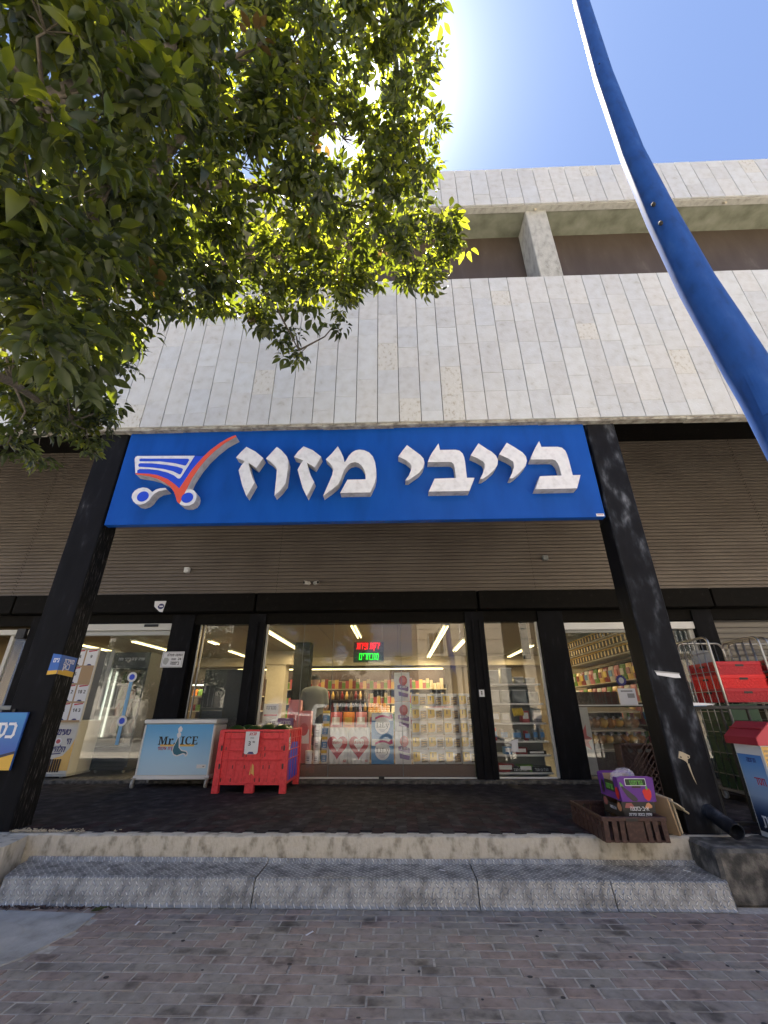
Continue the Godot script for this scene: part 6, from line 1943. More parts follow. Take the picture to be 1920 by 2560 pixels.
	# produce island and back fridges seen through the main window
	var isl := thing("produce_island", "produce island with sloping trays deep inside the shop", "produce stand", "", Vector3(-0.2, 0.4, -11.6))
	s = st_new()
	cbox(s, Vector3(0, 0.45, 0), Vector3(3.2, 0.9, 1.2), 0.02)
	put("base", s, M.card, isl)
	for k in 4:
		s = st_new()
		cbox(s, Vector3(-1.2 + k * 0.8, 1.0, 0.1), Vector3(0.76, 0.12, 1.0), 0.01, Transform3D(Basis(Vector3.RIGHT, 0.25), Vector3.ZERO))
		put("tray", s, M.cream, isl)
	for k in 4:
		s = st_new(false)
		for i in 34: ball(s, Vector3(-1.42 + k * 0.8 + (i % 7) * 0.09 + rng.randf() * 0.02, 0.92 + (i / 7) * 0.055, 0.55 - (i / 7) * 0.16), Vector3.ONE * 0.05, 7, 5)
		var fo := put("loose_fruit", s, [M.orange, M.bread, M.leaf_pack, M.rose][k], self)
		fo.position = isl.position
		tag(fo, "heap of %s on the produce island deep inside" % ["oranges at the person's side", "golden potatoes", "green vegetables", "red fruit"][k], "fruit", "heaps on the produce island")
		stuff(fo)
	var bf := thing("back_fridge", "long open fridge along the shop's back wall with filled shelves", "fridge", "", Vector3(-2.0, 0.4, -15.5))
	s = st_new()
	box2(s, -3.6, 3.6, 0, 2.4, -0.35, -0.3)
	put("back", s, M.dark_brown, bf)
	for y in [0.3, 0.75, 1.2, 1.65]:
		s = st_new()
		box2(s, -3.6, 3.6, y, y + 0.03, -0.3, 0.2)
		put("shelf", s, M.cream, bf)
	s = st_new()
	for j in 4:
		for i in 60:
			var h := rng.randf_range(0.14, 0.32)
			box2(s, -3.55 + i * 0.118, -3.45 + i * 0.118, 0.331 + j * 0.45, 0.331 + j * 0.45 + h, -0.1, 0.12)
	stuff(put("packed_goods", s, M.card_pale, bf))
	for q2 in [[0, "rose"], [1, "gold"], [2, "cola"], [3, "leaf_pack"]]:
		s = st_new()
		for j in 4:
			for i in 14: box2(s, -3.56 + (i * 4 + q2[0]) * 0.118 + 0.004, -3.44 + (i * 4 + q2[0]) * 0.118, 0.3315 + j * 0.45, 0.3315 + j * 0.45 + rng.randf_range(0.15, 0.3), 0.121, 0.14)
		stuff(put("packed_goods", s, M[q2[1]], bf))
	var nb := thing("nut_dispenser", "dark rack of small bottles behind the person's shoulder", "rack", "", Vector3(-1.3, 0.4, -10.6))
	s = st_new()
	box2(s, -0.6, 0.6, 0, 1.45, -0.2, -0.16); box2(s, -0.6, 0.6, 0.98, 1.01, -0.16, 0.1); box2(s, -0.6, 0.6, 1.22, 1.25, -0.16, 0.1); box2(s, -0.6, 0.6, 0.0, 0.7, -0.16, 0.1)
	put("frame", s, M.dark_brown, nb)
	for r in 2:
		for i in 11:
			s = st_new(false)
			lathe(s, [Vector2(0, 0), Vector2(0.035, 0), Vector2(0.035, 0.1), Vector2(0.015, 0.14), Vector2(0.015, 0.17), Vector2(0, 0.17)], 8, at(-0.53 + i * 0.106, 1.011 + r * 0.24, -0.02))
			put("bottle", s, [M.cola, M.gold, M.pasta_brown][(i + r) % 3], nb)
	for k in 7:
		var t := thing("snack_bag", "upright snack bag on the rack front, %s along from the person" % ["first", "second", "third", "fourth", "fifth", "sixth", "seventh"][k], "snack bag", "snack bags along the rack", Vector3(-1.35 + k * 0.27, 1.05, -10.15))
		s = st_new(false)
		pillow(s, 0.24, 0.34, 0.14, 0.04)
		put("bag", s, [M.rose, M.orange, M.pink, M.card_pale, M.off_white, M.leaf_pack, M.card_pale][k], t)
		s = st_new()
		box2(s, -0.08, 0.08, 0.1, 0.24, 0.062, 0.075)
		put("label", s, [M.pack_white, M.yellow, M.pack_white, M.rose, M.leaf_pack, M.pack_white, M.cola][k], t)
	var ds := thing("display_table", "long low table under the row of snack bags", "table", "", Vector3(-0.5, 0.4, -10.2))
	s = st_new()
	cbox(s, Vector3(0, 0.63, 0), Vector3(2.2, 0.04, 0.4), 0.006)
	put("top", s, M.cream, ds)
	for x in [-1.05, 1.05]:
		for z in [-0.15, 0.15]:
			s = st_new()
			box2(s, x - 0.02, x + 0.02, 0, 0.61, z - 0.02, z + 0.02)
			put("leg", s, M.mid_grey, ds)

	# glass fronted drinks fridge inside the left door
	var gf := thing("drinks_fridge", "dark glass fronted drinks fridge with lit strip and Hebrew header", "fridge", "", Vector3(-5.17, 0.4, -9.3), 0.0)
	s = st_new()
	box2(s, -0.62, -0.54, 0.1, 2.14, -0.5, 0.52)
	put("grey_side", s, M.light_grey, gf)
	s = st_new()
	box2(s, -0.88, -0.62, 0.1, 2.13, -0.5, 0.5)
	put("grey_side", s, M.mid_grey, gf)
	s = st_new()
	box2(s, -0.53, 0.16, 1.8, 2.1, 0.0, 0.5)
	var hd := put("header", s, M.print_black, gf)
	hebrew(hd, "שתיה קרה-בייבי מזוז", at(-0.18, 1.95, 0.501), 0.042, M.paper, 0.85, 0.002)
	s = st_new()
	box2(s, -0.53, 0.16, 0.05, 0.42, -0.4, 0.5)
	put("grille_base", s, M.print_black, gf)
	for i in 5:
		s = st_new()
		box2(s, -0.5, 0.14, 0.1 + i * 0.06, 0.12 + i * 0.06, 0.501, 0.51)
		put("grille_slat", s, M.black_rubber, gf)
	s = st_new()
	box2(s, -0.53, 0.16, 0.42, 1.8, -0.5, -0.46)
	box2(s, 0.16, 0.2, 0.1, 2.1, -0.5, 0.5)
	put("back", s, M.print_black, gf)
	s = st_new()
	box2(s, -0.52, 0.155, 0.43, 1.79, 0.47, 0.478)
	put("glass_door", s, M.dark_glass, gf)
	for y in [0.62, 0.92, 1.22, 1.5]:
		s = st_new()
		box2(s, -0.5, 0.15, y, y + 0.02, -0.46, 0.3)
		put("shelf", s, M.mid_grey, gf)
		for i in 5:
			s = st_new(false)
			lathe(s, [Vector2(0, 0), Vector2(0.045, 0), Vector2(0.045, 0.14), Vector2(0.018, 0.19), Vector2(0.018, 0.23), Vector2(0, 0.23)], 9, at(-0.42 + i * 0.125, y + 0.0205, 0.18))
			put("bottle", s, [M.leaf_pack, M.cola, M.leaf_pack, M.tin_grey, M.rose][(i + int(y * 10)) % 5], gf)
	s = st_new()
	box2(s, -0.475, -0.445, 0.58, 1.74, 0.4, 0.43)
	put("light_strip", s, M.strip_glow, gf)
	var al := AreaLight3D.new()
	al.name = "strip_light"; al.area_size = Vector2(0.03, 1.14); al.light_energy = 0.06; al.light_color = Color(0.96, 1, 0.92); al.area_range = 6.0; al.shadow_enabled = true
	al.position = Vector3(-0.46, 1.16, 0.436); al.rotation.y = PI
	gf.add_child(al)
	for x in [-0.42, 0.1]: caster(gf, Vector3(x, 0.035, 0.4), 0.035)
	# warm lit deli shelves further in
	var dl := thing("deli_shelves", "open shelves of red packaged meat behind the left door", "shelves", "", Vector3(-5.2, 0.4, -12.0))
	for y in [0.3, 0.65, 1.0, 1.35]:
		s = st_new()
		box2(s, -0.2, 1.6, y, y + 0.03, -0.3, 0.25)
		put("shelf", s, M.cream, dl)
		for i in 12:
			s = st_new()
			cbox(s, Vector3(-0.1 + i * 0.14, y + 0.1, 0.05), Vector3(0.12, 0.14 + 0.05 * rng.randf(), 0.25), 0.01)
			put("pack", s, [M.rose, M.orange, M.cola, M.bread, M.leaf_pack][rng.randi() % 5], dl)
	s = st_new()
	box2(s, -0.2, 1.6, 0.0, 1.8, -0.36, -0.31)
	put("back", s, M.dark_brown, dl)
	s = st_new()
	box2(s, -0.2, 1.6, 1.62, 1.65, 0.2, 0.24)
	put("light_strip", s, M.strip_glow, dl)
	al = AreaLight3D.new()
	al.name = "strip_light"; al.area_size = Vector2(1.78, 0.03); al.light_energy = 0.1; al.light_color = Color(1, 0.92, 0.8); al.area_range = 6.0; al.shadow_enabled = true
	al.position = Vector3(0.7, 1.615, 0.22); al.rotation.x = -PI / 2
	dl.add_child(al)
	# ice cream freezer with price board
	var ic := thing("ice_cream_freezer", "cream ice cream freezer with blue Hebrew print by the left door", "freezer", "", Vector3(-5.98, 0.4, -8.12))
	s = st_new()
	cbox(s, Vector3(0, 0.47, -0.3), Vector3(0.78, 0.82, 0.6), 0.015)
	put("body", s, M.off_white, ic)
	s = st_new()
	prism(s, xy([0.06, 0.12, 0.385, 0.12, 0.385, 0.6, 0.33, 0.45, 0.24, 0.34, 0.1, 0.3]), 0.0005, 0.002)
	put("yellow_swoosh", s, M.gold, ic)
	hebrew(ic, "טעימים", at(0.1, 0.66, 0.003), 0.075, M.ink_blue, 1.3, 0.002, 0.15)
	hebrew(ic, "הי", at(0.27, 0.52, 0.003), 0.07, M.ink_blue, 1.3, 0.002, 0.15)
	hebrew(ic, "הלהיט!", at(0.1, 0.4, 0.003), 0.07, M.ink_blue, 1.3, 0.002, 0.15)
	s = st_new()
	prism(s, ring_poly(Vector2(0.1, 0.555), 0.06, 0.055, 20), 0.002, 0.003)
	put("badge", s, M.paper, ic)
	s = st_new()
	prism(s, ring_poly(Vector2(0.1, 0.555), 0.04, 0.035, 8), 0.0031, 0.004)
	put("badge_centre", s, M.rose, ic)
	s = st_new()
	prism(s, xy([-0.1, 0.34, 0.2, 0.37, 0.2, 0.385, -0.1, 0.36]), 0.003, 0.004)
	put("underline", s, M.ink_blue, ic)
	for i in 9:
		s = st_new()
		box2(s, -0.12 + i * 0.042, -0.095 + i * 0.042, 0.1, 0.29, 0.0025, 0.012)
		put("grille_slat", s, M.dark_brown, ic)
	s = st_new()
	cbox(s, Vector3(0, 0.05, -0.3), Vector3(0.8, 0.03, 0.62), 0.005)
	put("base", s, M.light_grey, ic)
	caster(ic, Vector3(0.28, 0.035, -0.06), 0.035)
	caster(ic, Vector3(-0.28, 0.035, -0.06), 0.035)
	var pbd := thing("price_board", "ice cream price board with rows of white price sheets above the freezer", "price board", "", Vector3(-5.78, 1.26, -8.05))
	s = st_new()
	cbox(s, Vector3(0, 0.6, -0.02), Vector3(0.46, 1.22, 0.025), 0.004)
	put("board", s, M.card, pbd)
	s = st_new()
	box2(s, 0.225, 0.245, 0.0, 1.22, -0.03, 0.01); box2(s, -0.24, 0.245, 1.21, 1.23, -0.03, 0.01)
	put("rim", s, M.off_white, pbd)
	var nums := ["24", "9", "16", "", "39 2", "18 2", "8", "14 3"]
	for i in 8:
		if nums[i] == "": continue
		var cx := -0.115 + (i % 2) * 0.23
		var cy := 1.06 - (i / 2) * 0.3
		s = st_new()
		box2(s, cx - 0.1, cx + 0.1, cy - 0.135, cy + 0.135, -0.007, -0.004)
		var sheet := put("price_sheet", s, M.paper, pbd)
		latin(sheet, nums[i], at(cx, cy + 0.02, -0.003), 0.055, M.ink)
		s = st_new()
		prism(s, xy([cx - 0.07, cy + 0.1, cx + 0.09, cy + 0.12, cx + 0.08, cy + 0.135, cx - 0.07, cy + 0.125]), -0.0038, -0.003)
		put("red_heading", s, M.ink_red, sheet)
		s = st_new()
		prism(s, xy([cx - 0.05, cy - 0.134, cx + 0.05, cy - 0.134, cx + 0.02, cy - 0.11, cx - 0.02, cy - 0.11]), -0.0038, -0.003)
		put("emblem", s, M.ink_blue, sheet)

# ---------- right of the pillar ----------
func roll_cage(label: String, x0: float, x1: float, z0: float, z1: float, high: float, turn: float) -> Node3D:
	var c := thing("roll_cage", label, "roll cage", "", Vector3((x0 + x1) / 2, FLOOR_Y, (z0 + z1) / 2), turn)
	var w := (x1 - x0) / 2; var d := (z1 - z0) / 2
	for side in 2:
		var sx: float = -w if side == 0 else w
		var s := st_new(false)
		var r := 0.09
		var pts := [Vector3(sx, 0.12, -d), Vector3(sx, high - r, -d)]
		for i in 5: pts.append(Vector3(sx, high - r + r * sin(PI / 2 * i / 4.0), -d + r - r * cos(PI / 2 * i / 4.0)))
		for i in 5: pts.append(Vector3(sx, high - r + r * cos(PI / 2 * i / 4.0), d - r + r * sin(PI / 2 * i / 4.0)))
		pts.append(Vector3(sx, 0.12, d))
		tube(s, pts, [0.016], 10)
		put("side_tube", s, M.steel, c)
		for i in 4:
			s = st_new(false)
			var z := -d + d * 2 * (i + 1) / 5.0
			tube(s, [Vector3(sx, 0.14, z), Vector3(sx, high - 0.01, z)], [0.006], 6)
			put("wire", s, M.steel, c)
		for i in 7:
			s = st_new(false)
			tube(s, [Vector3(sx, 0.3 + i * 0.24, -d), Vector3(sx, 0.3 + i * 0.24, d)], [0.0048], 6)
			put("wire", s, M.dull_steel, c)
	var s2 := st_new(false)
	var r2 := 0.09
	var arch := [Vector3(-w, high - 0.3, -d)]
	for i in 5: arch.append(Vector3(-w + r2 - r2 * cos(PI / 2 * i / 4.0), high - r2 + r2 * sin(PI / 2 * i / 4.0), -d))
	for i in 5: arch.append(Vector3(w - r2 + r2 * sin(PI / 2 * i / 4.0), high - r2 + r2 * cos(PI / 2 * i / 4.0), -d))
	arch.append(Vector3(w, high - 0.3, -d))
	tube(s2, arch, [0.016], 10)
	put("back_tube", s2, M.steel, c)
	for i in 5:
		s2 = st_new(false)
		var x := -w + 2 * w * (i + 1) / 6.0
		tube(s2, [Vector3(x, 0.14, -d), Vector3(x, high - 0.01, -d)], [0.006], 6)
		put("wire", s2, M.steel, c)
	s2 = st_new()
	cbox(s2, Vector3(0, 0.12, 0), Vector3(w * 2, 0.03, d * 2), 0.005)
	put("base", s2, M.dull_steel, c)
	for x in [-w + 0.06, w - 0.06]:
		for z in [-d + 0.06, d - 0.06]: caster(c, Vector3(x, 0.05, z), 0.05)
	return c

func bread_crate(label: String, p: Vector3, z: Vector3, m: Material, group: String, lattice := true) -> void:
	var c := thing("plastic_crate", label, "crate", group, p)
	var s := st_new()
	box2(s, -z.x / 2 + 0.01, z.x / 2 - 0.01, 0.0, 0.012, -z.z / 2 + 0.01, z.z / 2 - 0.01)
	for k in [-1, 1]:
		box2(s, -z.x / 2, z.x / 2, 0.0, z.y * 0.8, k * z.z / 2 - 0.004, k * z.z / 2 + 0.004)
		box2(s, k * z.x / 2 - 0.004, k * z.x / 2 + 0.004, 0.0, z.y * 0.8, -z.z / 2 + 0.004, z.z / 2 - 0.004)
	put("walls", s, m, c)
	for k in [-1, 1]:
		s = st_new()
		cbox(s, Vector3(0, z.y - 0.022, k * z.z / 2), Vector3(z.x + 0.02, 0.045, 0.022), 0.004)
		put("rim", s, m, c)
		s = st_new()
		cbox(s, Vector3(k * z.x / 2, z.y - 0.022, 0), Vector3(0.022, 0.045, z.z), 0.004)
		put("rim", s, m, c)
	if lattice:
		s = st_new()
		var n := int(z.x / 0.055)
		for i in n:
			for d in [-1, 1]:
				box(s, Vector3.ZERO, Vector3(0.006, z.y * 0.95, 0.006 + 0.001 * d), Transform3D(Basis(Vector3.BACK, 0.75 * d), Vector3(-z.x / 2 + 0.03 + i * 0.055, z.y * 0.38, z.z / 2 + 0.006)))
		var m2 := int(z.z / 0.055)
		for i in m2:
			for d in [-1, 1]:
				box(s, Vector3.ZERO, Vector3(0.006 + 0.001 * d, z.y * 0.95, 0.006), Transform3D(Basis(Vector3.RIGHT, 0.75 * d), Vector3(-z.x / 2 - 0.006, z.y * 0.38, -z.z / 2 + 0.03 + i * 0.055)))
		stuff(put("lattice", s, m, c))
	s = st_new()
	prism(s, rrect(-0.055, z.y * 0.62, 0.055, z.y * 0.78, 0.01), z.z / 2 + 0.01, z.z / 2 + 0.0125)
	prism(s, rrect(-0.055, z.y * 0.62, 0.055, z.y * 0.78, 0.01), 0.0, 0.0025, Transform3D(Basis(Vector3.UP, -PI / 2), Vector3(-z.x / 2 - 0.011, 0, 0)))
	put("hand_hole", s, M.print_black, c)

func right_side() -> void:
	var s: SurfaceTool
	roll_cage("chrome roll cage nearest the dark pillar, holding red and green crates", 4.18, 4.85, -6.75, -6.05, 1.94, 0.0)
	roll_cage("chrome roll cage at the photo's right edge, behind the red crates", 5.0, 5.75, -6.85, -6.1, 1.94, 0.0)
	var words := ["lowest", "middle", "topmost"]
	for k in 3:
		bread_crate("red lattice bread crate, %s of three in the cage nearest the pillar" % words[k], Vector3(4.52, FLOOR_Y + 1.13 + k * 0.165, -6.4), Vector3(0.56, 0.165, 0.6), [M.crate_dark_red, M.crate_red, M.crate_dark_red][k], "red crates in the near cage")
		bread_crate("red lattice bread crate, %s of three in the cage at the right edge" % words[k], Vector3(5.36, FLOOR_Y + 1.16 + k * 0.165, -6.35), Vector3(0.66, 0.165, 0.66), [M.crate_dark_red, M.crate_red, M.crate_dark_red][k], "red crates in the far cage")
	for k in 5:
		bread_crate("dark green crate, %s from the bottom of the near cage" % ordinal(k), Vector3(4.4, FLOOR_Y + 0.14 + k * 0.195, -6.4), Vector3(0.36, 0.19, 0.58), M.crate_green, "green crates in the near cage", false)
		bread_crate("black crate, %s from the bottom of the right edge cage" % ordinal(k), Vector3(5.36, FLOOR_Y + 0.14 + k * 0.195, -6.42), Vector3(0.64, 0.19, 0.6), M.print_black, "black crates in the far cage", false)
	# grey board in the cage
	var gb := thing("grey_board", "grey card standing in the near cage above the red crates", "board", "", Vector3(4.5, FLOOR_Y + 1.5, -6.72))
	s = st_new()
	box2(s, -0.14, 0.14, 0.0, 0.34, -0.01, 0.01)
	put("sheet", s, M.mid_grey, gb)
	# black fence
	var f := thing("iron_fence", "low black iron railing running right from the pillar", "fence", "", Vector3(3.05, FLOOR_Y, -5.02))
	s = st_new()
	cbox(s, Vector3(1.6, 1.065, 0), Vector3(3.2, 0.035, 0.05), 0.005)
	put("top_rail", s, M.black_iron, f)
	s = st_new()
	cbox(s, Vector3(1.6, 0.06, 0), Vector3(3.2, 0.03, 0.04), 0.004)
	put("bottom_rail", s, M.black_iron, f)
	for i in 12:
		s = st_new()
		cbox(s, Vector3(0.06 + i * 0.27, 0.55, 0), Vector3(0.035 if i % 3 == 0 else 0.02, 1.0, 0.03), 0.004)
		put("bar", s, M.black_iron, f)
	s = st_new(false)
	var q := thing("folded_paper", "folded leaflet tucked on the railing end by the pillar", "leaflet", "", Vector3(3.08, 1.465, -4.95))
	s = st_new()
	prism(s, xy([-0.16, 0.0, -0.08, 0.018, 0.1, 0.012, 0.19, -0.004, 0.1, -0.01, -0.08, -0.012]), -0.05, 0.04)
	put("sheet", s, M.paper, q)
	s = st_new()
	prism(s, xy([-0.1, -0.018, 0.1, -0.016, 0.1, -0.012, -0.1, -0.013]), -0.045, 0.038)
	put("stripe", s, M.pack_blue, q)
	# donation box with a red roof
	var b := thing("collection_box", "white collection box with red gabled roof and blue printed side by railing", "collection box", "", Vector3(3.46, FLOOR_Y, -4.71))
	s = st_new()
	prism(s, xy([-0.15, 0.0, 0.15, 0.0, 0.15, 0.76, -0.15, 0.76]), -0.17, 0.17)
	put("body", s, M.white, b)
	s = st_new()
	prism(s, xy([-0.19, 0.745, 0.19, 0.745, 0.19, 0.81, 0.03, 0.94, -0.03, 0.94, -0.19, 0.81]), -0.215, 0.205)
	put("roof", s, M.roof_red, b)
	s = st_new()
	prism(s, xy([-0.185, 0.75, 0.185, 0.75, 0.185, 0.808, 0.028, 0.935, -0.028, 0.935, -0.185, 0.808]), 0.2052, 0.209)
	put("gable", s, M.roof_pink, b)
	s = st_new()
	cbox(s, Vector3(-0.112, 0.885, 0), Vector3(0.012, 0.012, 0.415), 0.003)
	put("roof_seam", s, M.roof_red, b)
	var qm := QuadMesh.new(); qm.size = Vector2(0.3, 0.62)
	mesh_at("printed_side", qm, M.photo_print, Transform3D(Basis(Vector3.UP, -PI / 2), Vector3(-0.1525, 0.35, -0.01)), b)
	hebrew(b, "תרומה", Transform3D(Basis(Vector3.UP, -PI / 2), Vector3(-0.1535, 0.6, 0.0)), 0.03, M.ink_blue, 1.0, 0.001)
	hebrew(b, "חסד", Transform3D(Basis(Vector3.UP, -PI / 2), Vector3(-0.1535, 0.42, 0.03)), 0.05, M.ink_red, 1.0, 0.001)
	hebrew(b, "לתת", Transform3D(Basis(Vector3.UP, -PI / 2), Vector3(-0.1535, 0.08, 0.0)), 0.08, M.paper, 1.1, 0.001)
	s = st_new()
	prism(s, xy([-0.145, 0.5, -0.06, 0.5, -0.06, 0.735, -0.145, 0.735]), 0.171, 0.174)
	var yl := put("yellow_label", s, M.gold, b)
	s = st_new()
	for i in 6: box2(s, -0.135, -0.072, 0.52 + i * 0.034, 0.538 + i * 0.034, 0.1742, 0.175)
	put("label_print", s, M.card, yl)
	s = st_new()
	prism(s, rrect(-0.04, 0.5, 0.13, 0.72, 0.02), 0.171, 0.176)
	put("flap", s, M.paper, b)
	s = st_new()
	box2(s, -0.01, 0.1, 0.64, 0.655, 0.1762, 0.178)
	put("coin_slot", s, M.print_black, b)
	# drain pipe stub out of the pillar foot
	var p := thing("drain_pipe", "short black drain pipe stub sticking out at the pillar's foot", "drain pipe", "", Vector3(2.9, 0.55, -4.9))
	s = st_new(false)
	var dir := Vector3(-0.02, -0.085, 0.36)
	var pts := [Vector3.ZERO, dir]
	var ringo := []
	for pr in [0.062, 0.052]:
		var ss := []
		ss.append(pr)
		ringo.append(pr)
	var bx := Basis.looking_at(-dir.normalized(), Vector3.UP)
	var axis := Transform3D(Basis(bx.x, dir.normalized(), bx.x.cross(dir.normalized())), Vector3.ZERO)
	var ln := dir.length()
	lathe(s, [Vector2(0.062, 0.0), Vector2(0.062, ln), Vector2(0.061, ln + 0.003), Vector2(0.055, ln + 0.003), Vector2(0.054, ln), Vector2(0.054, 0.02), Vector2(0.0, 0.02)], 24, axis)
	put("pipe", s, M.bloomed_paint, p)
	# torn remains on the pillar
	var tn := thing("torn_notice", "torn strip of white paper left on the right pillar", "torn paper", "", Vector3(2.87, 1.75, -4.9))
	s = st_new()
	prism(s, xy([-0.13, 0.035, 0.11, 0.012, 0.12, -0.03, 0.06, -0.03, -0.12, 0.0]), 0.001, 0.004)
	put("sheet", s, M.paper, tn)
	s = st_new()
	prism(s, xy([-0.14, 0.045, 0.12, 0.018, 0.11, 0.008, -0.13, 0.028]), 0.0042, 0.006)
	put("tape", s, M.grey_print, tn)
	var bp := thing("broken_plate", "broken cream plastic plate fragment screwed to the right pillar", "plate fragment", "", Vector3(2.8, 0.985, -4.9))
	s = st_new()
	prism(s, xy([-0.055, 0.0, -0.03, 0.06, 0.0, 0.05, 0.06, 0.02, 0.055, 0.0, 0.03, -0.01, 0.022, -0.05, 0.01, -0.03, -0.02, -0.012]), 0.001, 0.009)
	put("fragment", s, M.card_pale, bp)
	s = st_new()
	for x in [-0.03, 0.04]: prism(s, ring_poly(Vector2(x, 0.008), 0.007, 0.008, 10), 0.0092, 0.0105)
	put("screw_hole", s, M.print_black, bp)
	var rs := thing("rust_drip", "pale drip streak below the broken plate on the right pillar", "stain", "", Vector3(2.83, 0.87, -4.9))
	s = st_new()
	prism(s, xy([-0.01, 0.06, 0.008, 0.07, 0.014, -0.02, 0.03, -0.11, 0.012, -0.06]), 0.0005, 0.0015)
	put("streak", s, M.card_pale, rs)

# ---------- at the left edge ----------
func left_side() -> void:
	var s: SurfaceTool
	var b := thing("cash_board", "blue and yellow cash machine board at the left edge before the pillar", "advertising board", "", Vector3(-4.235, 0.885, -4.86))
	s = st_new()
	prism(s, xy([-0.9, 0.0, 0.29, 0.0, 0.30, 0.53, -0.9, 0.53]), -0.02, 0.0)
	put("board", s, M.bank_blue, b)
	var gt := GradientTexture2D.new()
	var g := Gradient.new()
	g.offsets = PackedFloat32Array([0.0, 1.0]); g.colors = PackedColorArray([lin(0.03, 0.24, 0.52), lin(0.035, 0.1, 0.4)])
	gt.gradient = g; gt.fill_from = Vector2(0, 0); gt.fill_to = Vector2(0, 1); gt.width = 8; gt.height = 64
	var bm := mat("board_print", Color.WHITE, 0.45)
	bm.albedo_texture = gt
	var qm := QuadMesh.new(); qm.size = Vector2(1.18, 0.38)
	mesh_at("blue_print", qm, bm, at(-0.3, 0.335, 0.001), b)
	s = st_new()
	prism(s, xy([-0.9, 0.06, 0.0, 0.1, 0.29, 0.17, 0.29, 0.145, 0.0, 0.07, -0.9, 0.03]), 0.0015, 0.0025)
	put("dark_band", s, M.navy, b)
	s = st_new()
	prism(s, xy([-0.9, 0.0, 0.288, 0.0, 0.29, 0.145, 0.0, 0.07, -0.9, 0.03]), 0.0008, 0.0022)
	put("yellow_band", s, M.bank_yellow, b)
	hebrew(b, "כספומט", at(0.22, 0.3, 0.002), 0.12, M.paper, 1.25, 0.002, 0.0, "lettering", false)
	s = st_new()
	for x in [-0.6, 0.1]: box2(s, x, x + 0.03, -0.51, 0.56, -0.05, -0.021)
	put("post", s, M.black_iron, b)
	# low rail with a torn edge at the left pillar
	var r := thing("flat_rail", "worn flat steel rail meeting the left pillar above the cash board", "rail", "", Vector3(-4.6, 1.46, -4.98))
	s = st_new()
	cbox(s, Vector3(0, 0, 0), Vector3(1.2, 0.045, 0.05), 0.006)
	put("bar", s, M.mid_grey, r)
	# sticker wrapped round the pillar corner
	var st := thing("cash_sticker", "blue and yellow cash withdrawal sticker wrapped round the left pillar", "sticker", "", Vector3(-3.79, 1.9, -4.9))
	s = st_new()
	prism(s, xy([-0.105, -0.11, 0.004, -0.1, 0.004, 0.1, -0.1, 0.115]), 0.001, 0.004)
	put("front_half", s, M.bank_blue, st)
	var sx := Transform3D(Basis(Vector3.UP, PI / 2), Vector3(0.0045, 0, 0))
	s = st_new()
	prism(s, xy([0.0, -0.1, 0.25, -0.12, 0.25, 0.09, 0.0, 0.1]), 0.001, 0.004, sx)
	put("side_half", s, M.bank_blue, st)
	s = st_new()
	prism(s, xy([-0.105, -0.11, 0.004, -0.1, 0.004, -0.06, -0.105, -0.068]), 0.0042, 0.005)
	put("yellow_stripe", s, M.bank_yellow, st)
	s = st_new()
	prism(s, xy([0.0, -0.1, 0.25, -0.12, 0.25, -0.065, 0.12, -0.052, 0.0, -0.062]), 0.0042, 0.005, sx)
	put("yellow_stripe", s, M.bank_yellow, st)
	hebrew(st, "משיכת", sx * at(0.13, 0.02, 0.005), 0.04, M.paper, 1.1, 0.001)
	hebrew(st, "נים", at(-0.045, 0.025, 0.005), 0.036, M.paper, 1.1, 0.001)
	hebrew(st, "כאן", sx * at(0.1, -0.045, 0.005), 0.052, M.paper, 1.1, 0.001)
	# cash machine behind the far left door
	var m := thing("cash_machine", "dark blue cash machine panel behind the far left door", "cash machine", "", Vector3(-7.05, 0.4, -8.5))
	s = st_new()
	cbox(s, Vector3(0, 1.15, -0.25), Vector3(0.8, 2.3, 0.5), 0.01)
	put("cabinet", s, M.navy, m)
	for y in [1.33, 0.72]:
		s = st_new()
		box2(s, -0.3, 0.34, y - 0.06, y + 0.14, 0.001, 0.004)
		var p := put("blue_panel", s, M.bank_blue, m)
		hebrew(p, "משיכת מזומנים", at(0.02, y + 0.08, 0.005), 0.035, M.paper, 1.0, 0.001)
		hebrew(p, "כאן", at(0.05, y - 0.005, 0.005), 0.055, M.paper, 1.0, 0.001)
		s = st_new()
		box2(s, -0.3, 0.34, y - 0.1, y - 0.061, 0.001, 0.0045)
		put("yellow_stripe", s, M.bank_yellow, p)
	s = st_new()
	box2(s, -0.26, 0.3, 0.93, 1.1, 0.001, 0.05)
	put("keypad_shelf", s, M.mid_grey, m)

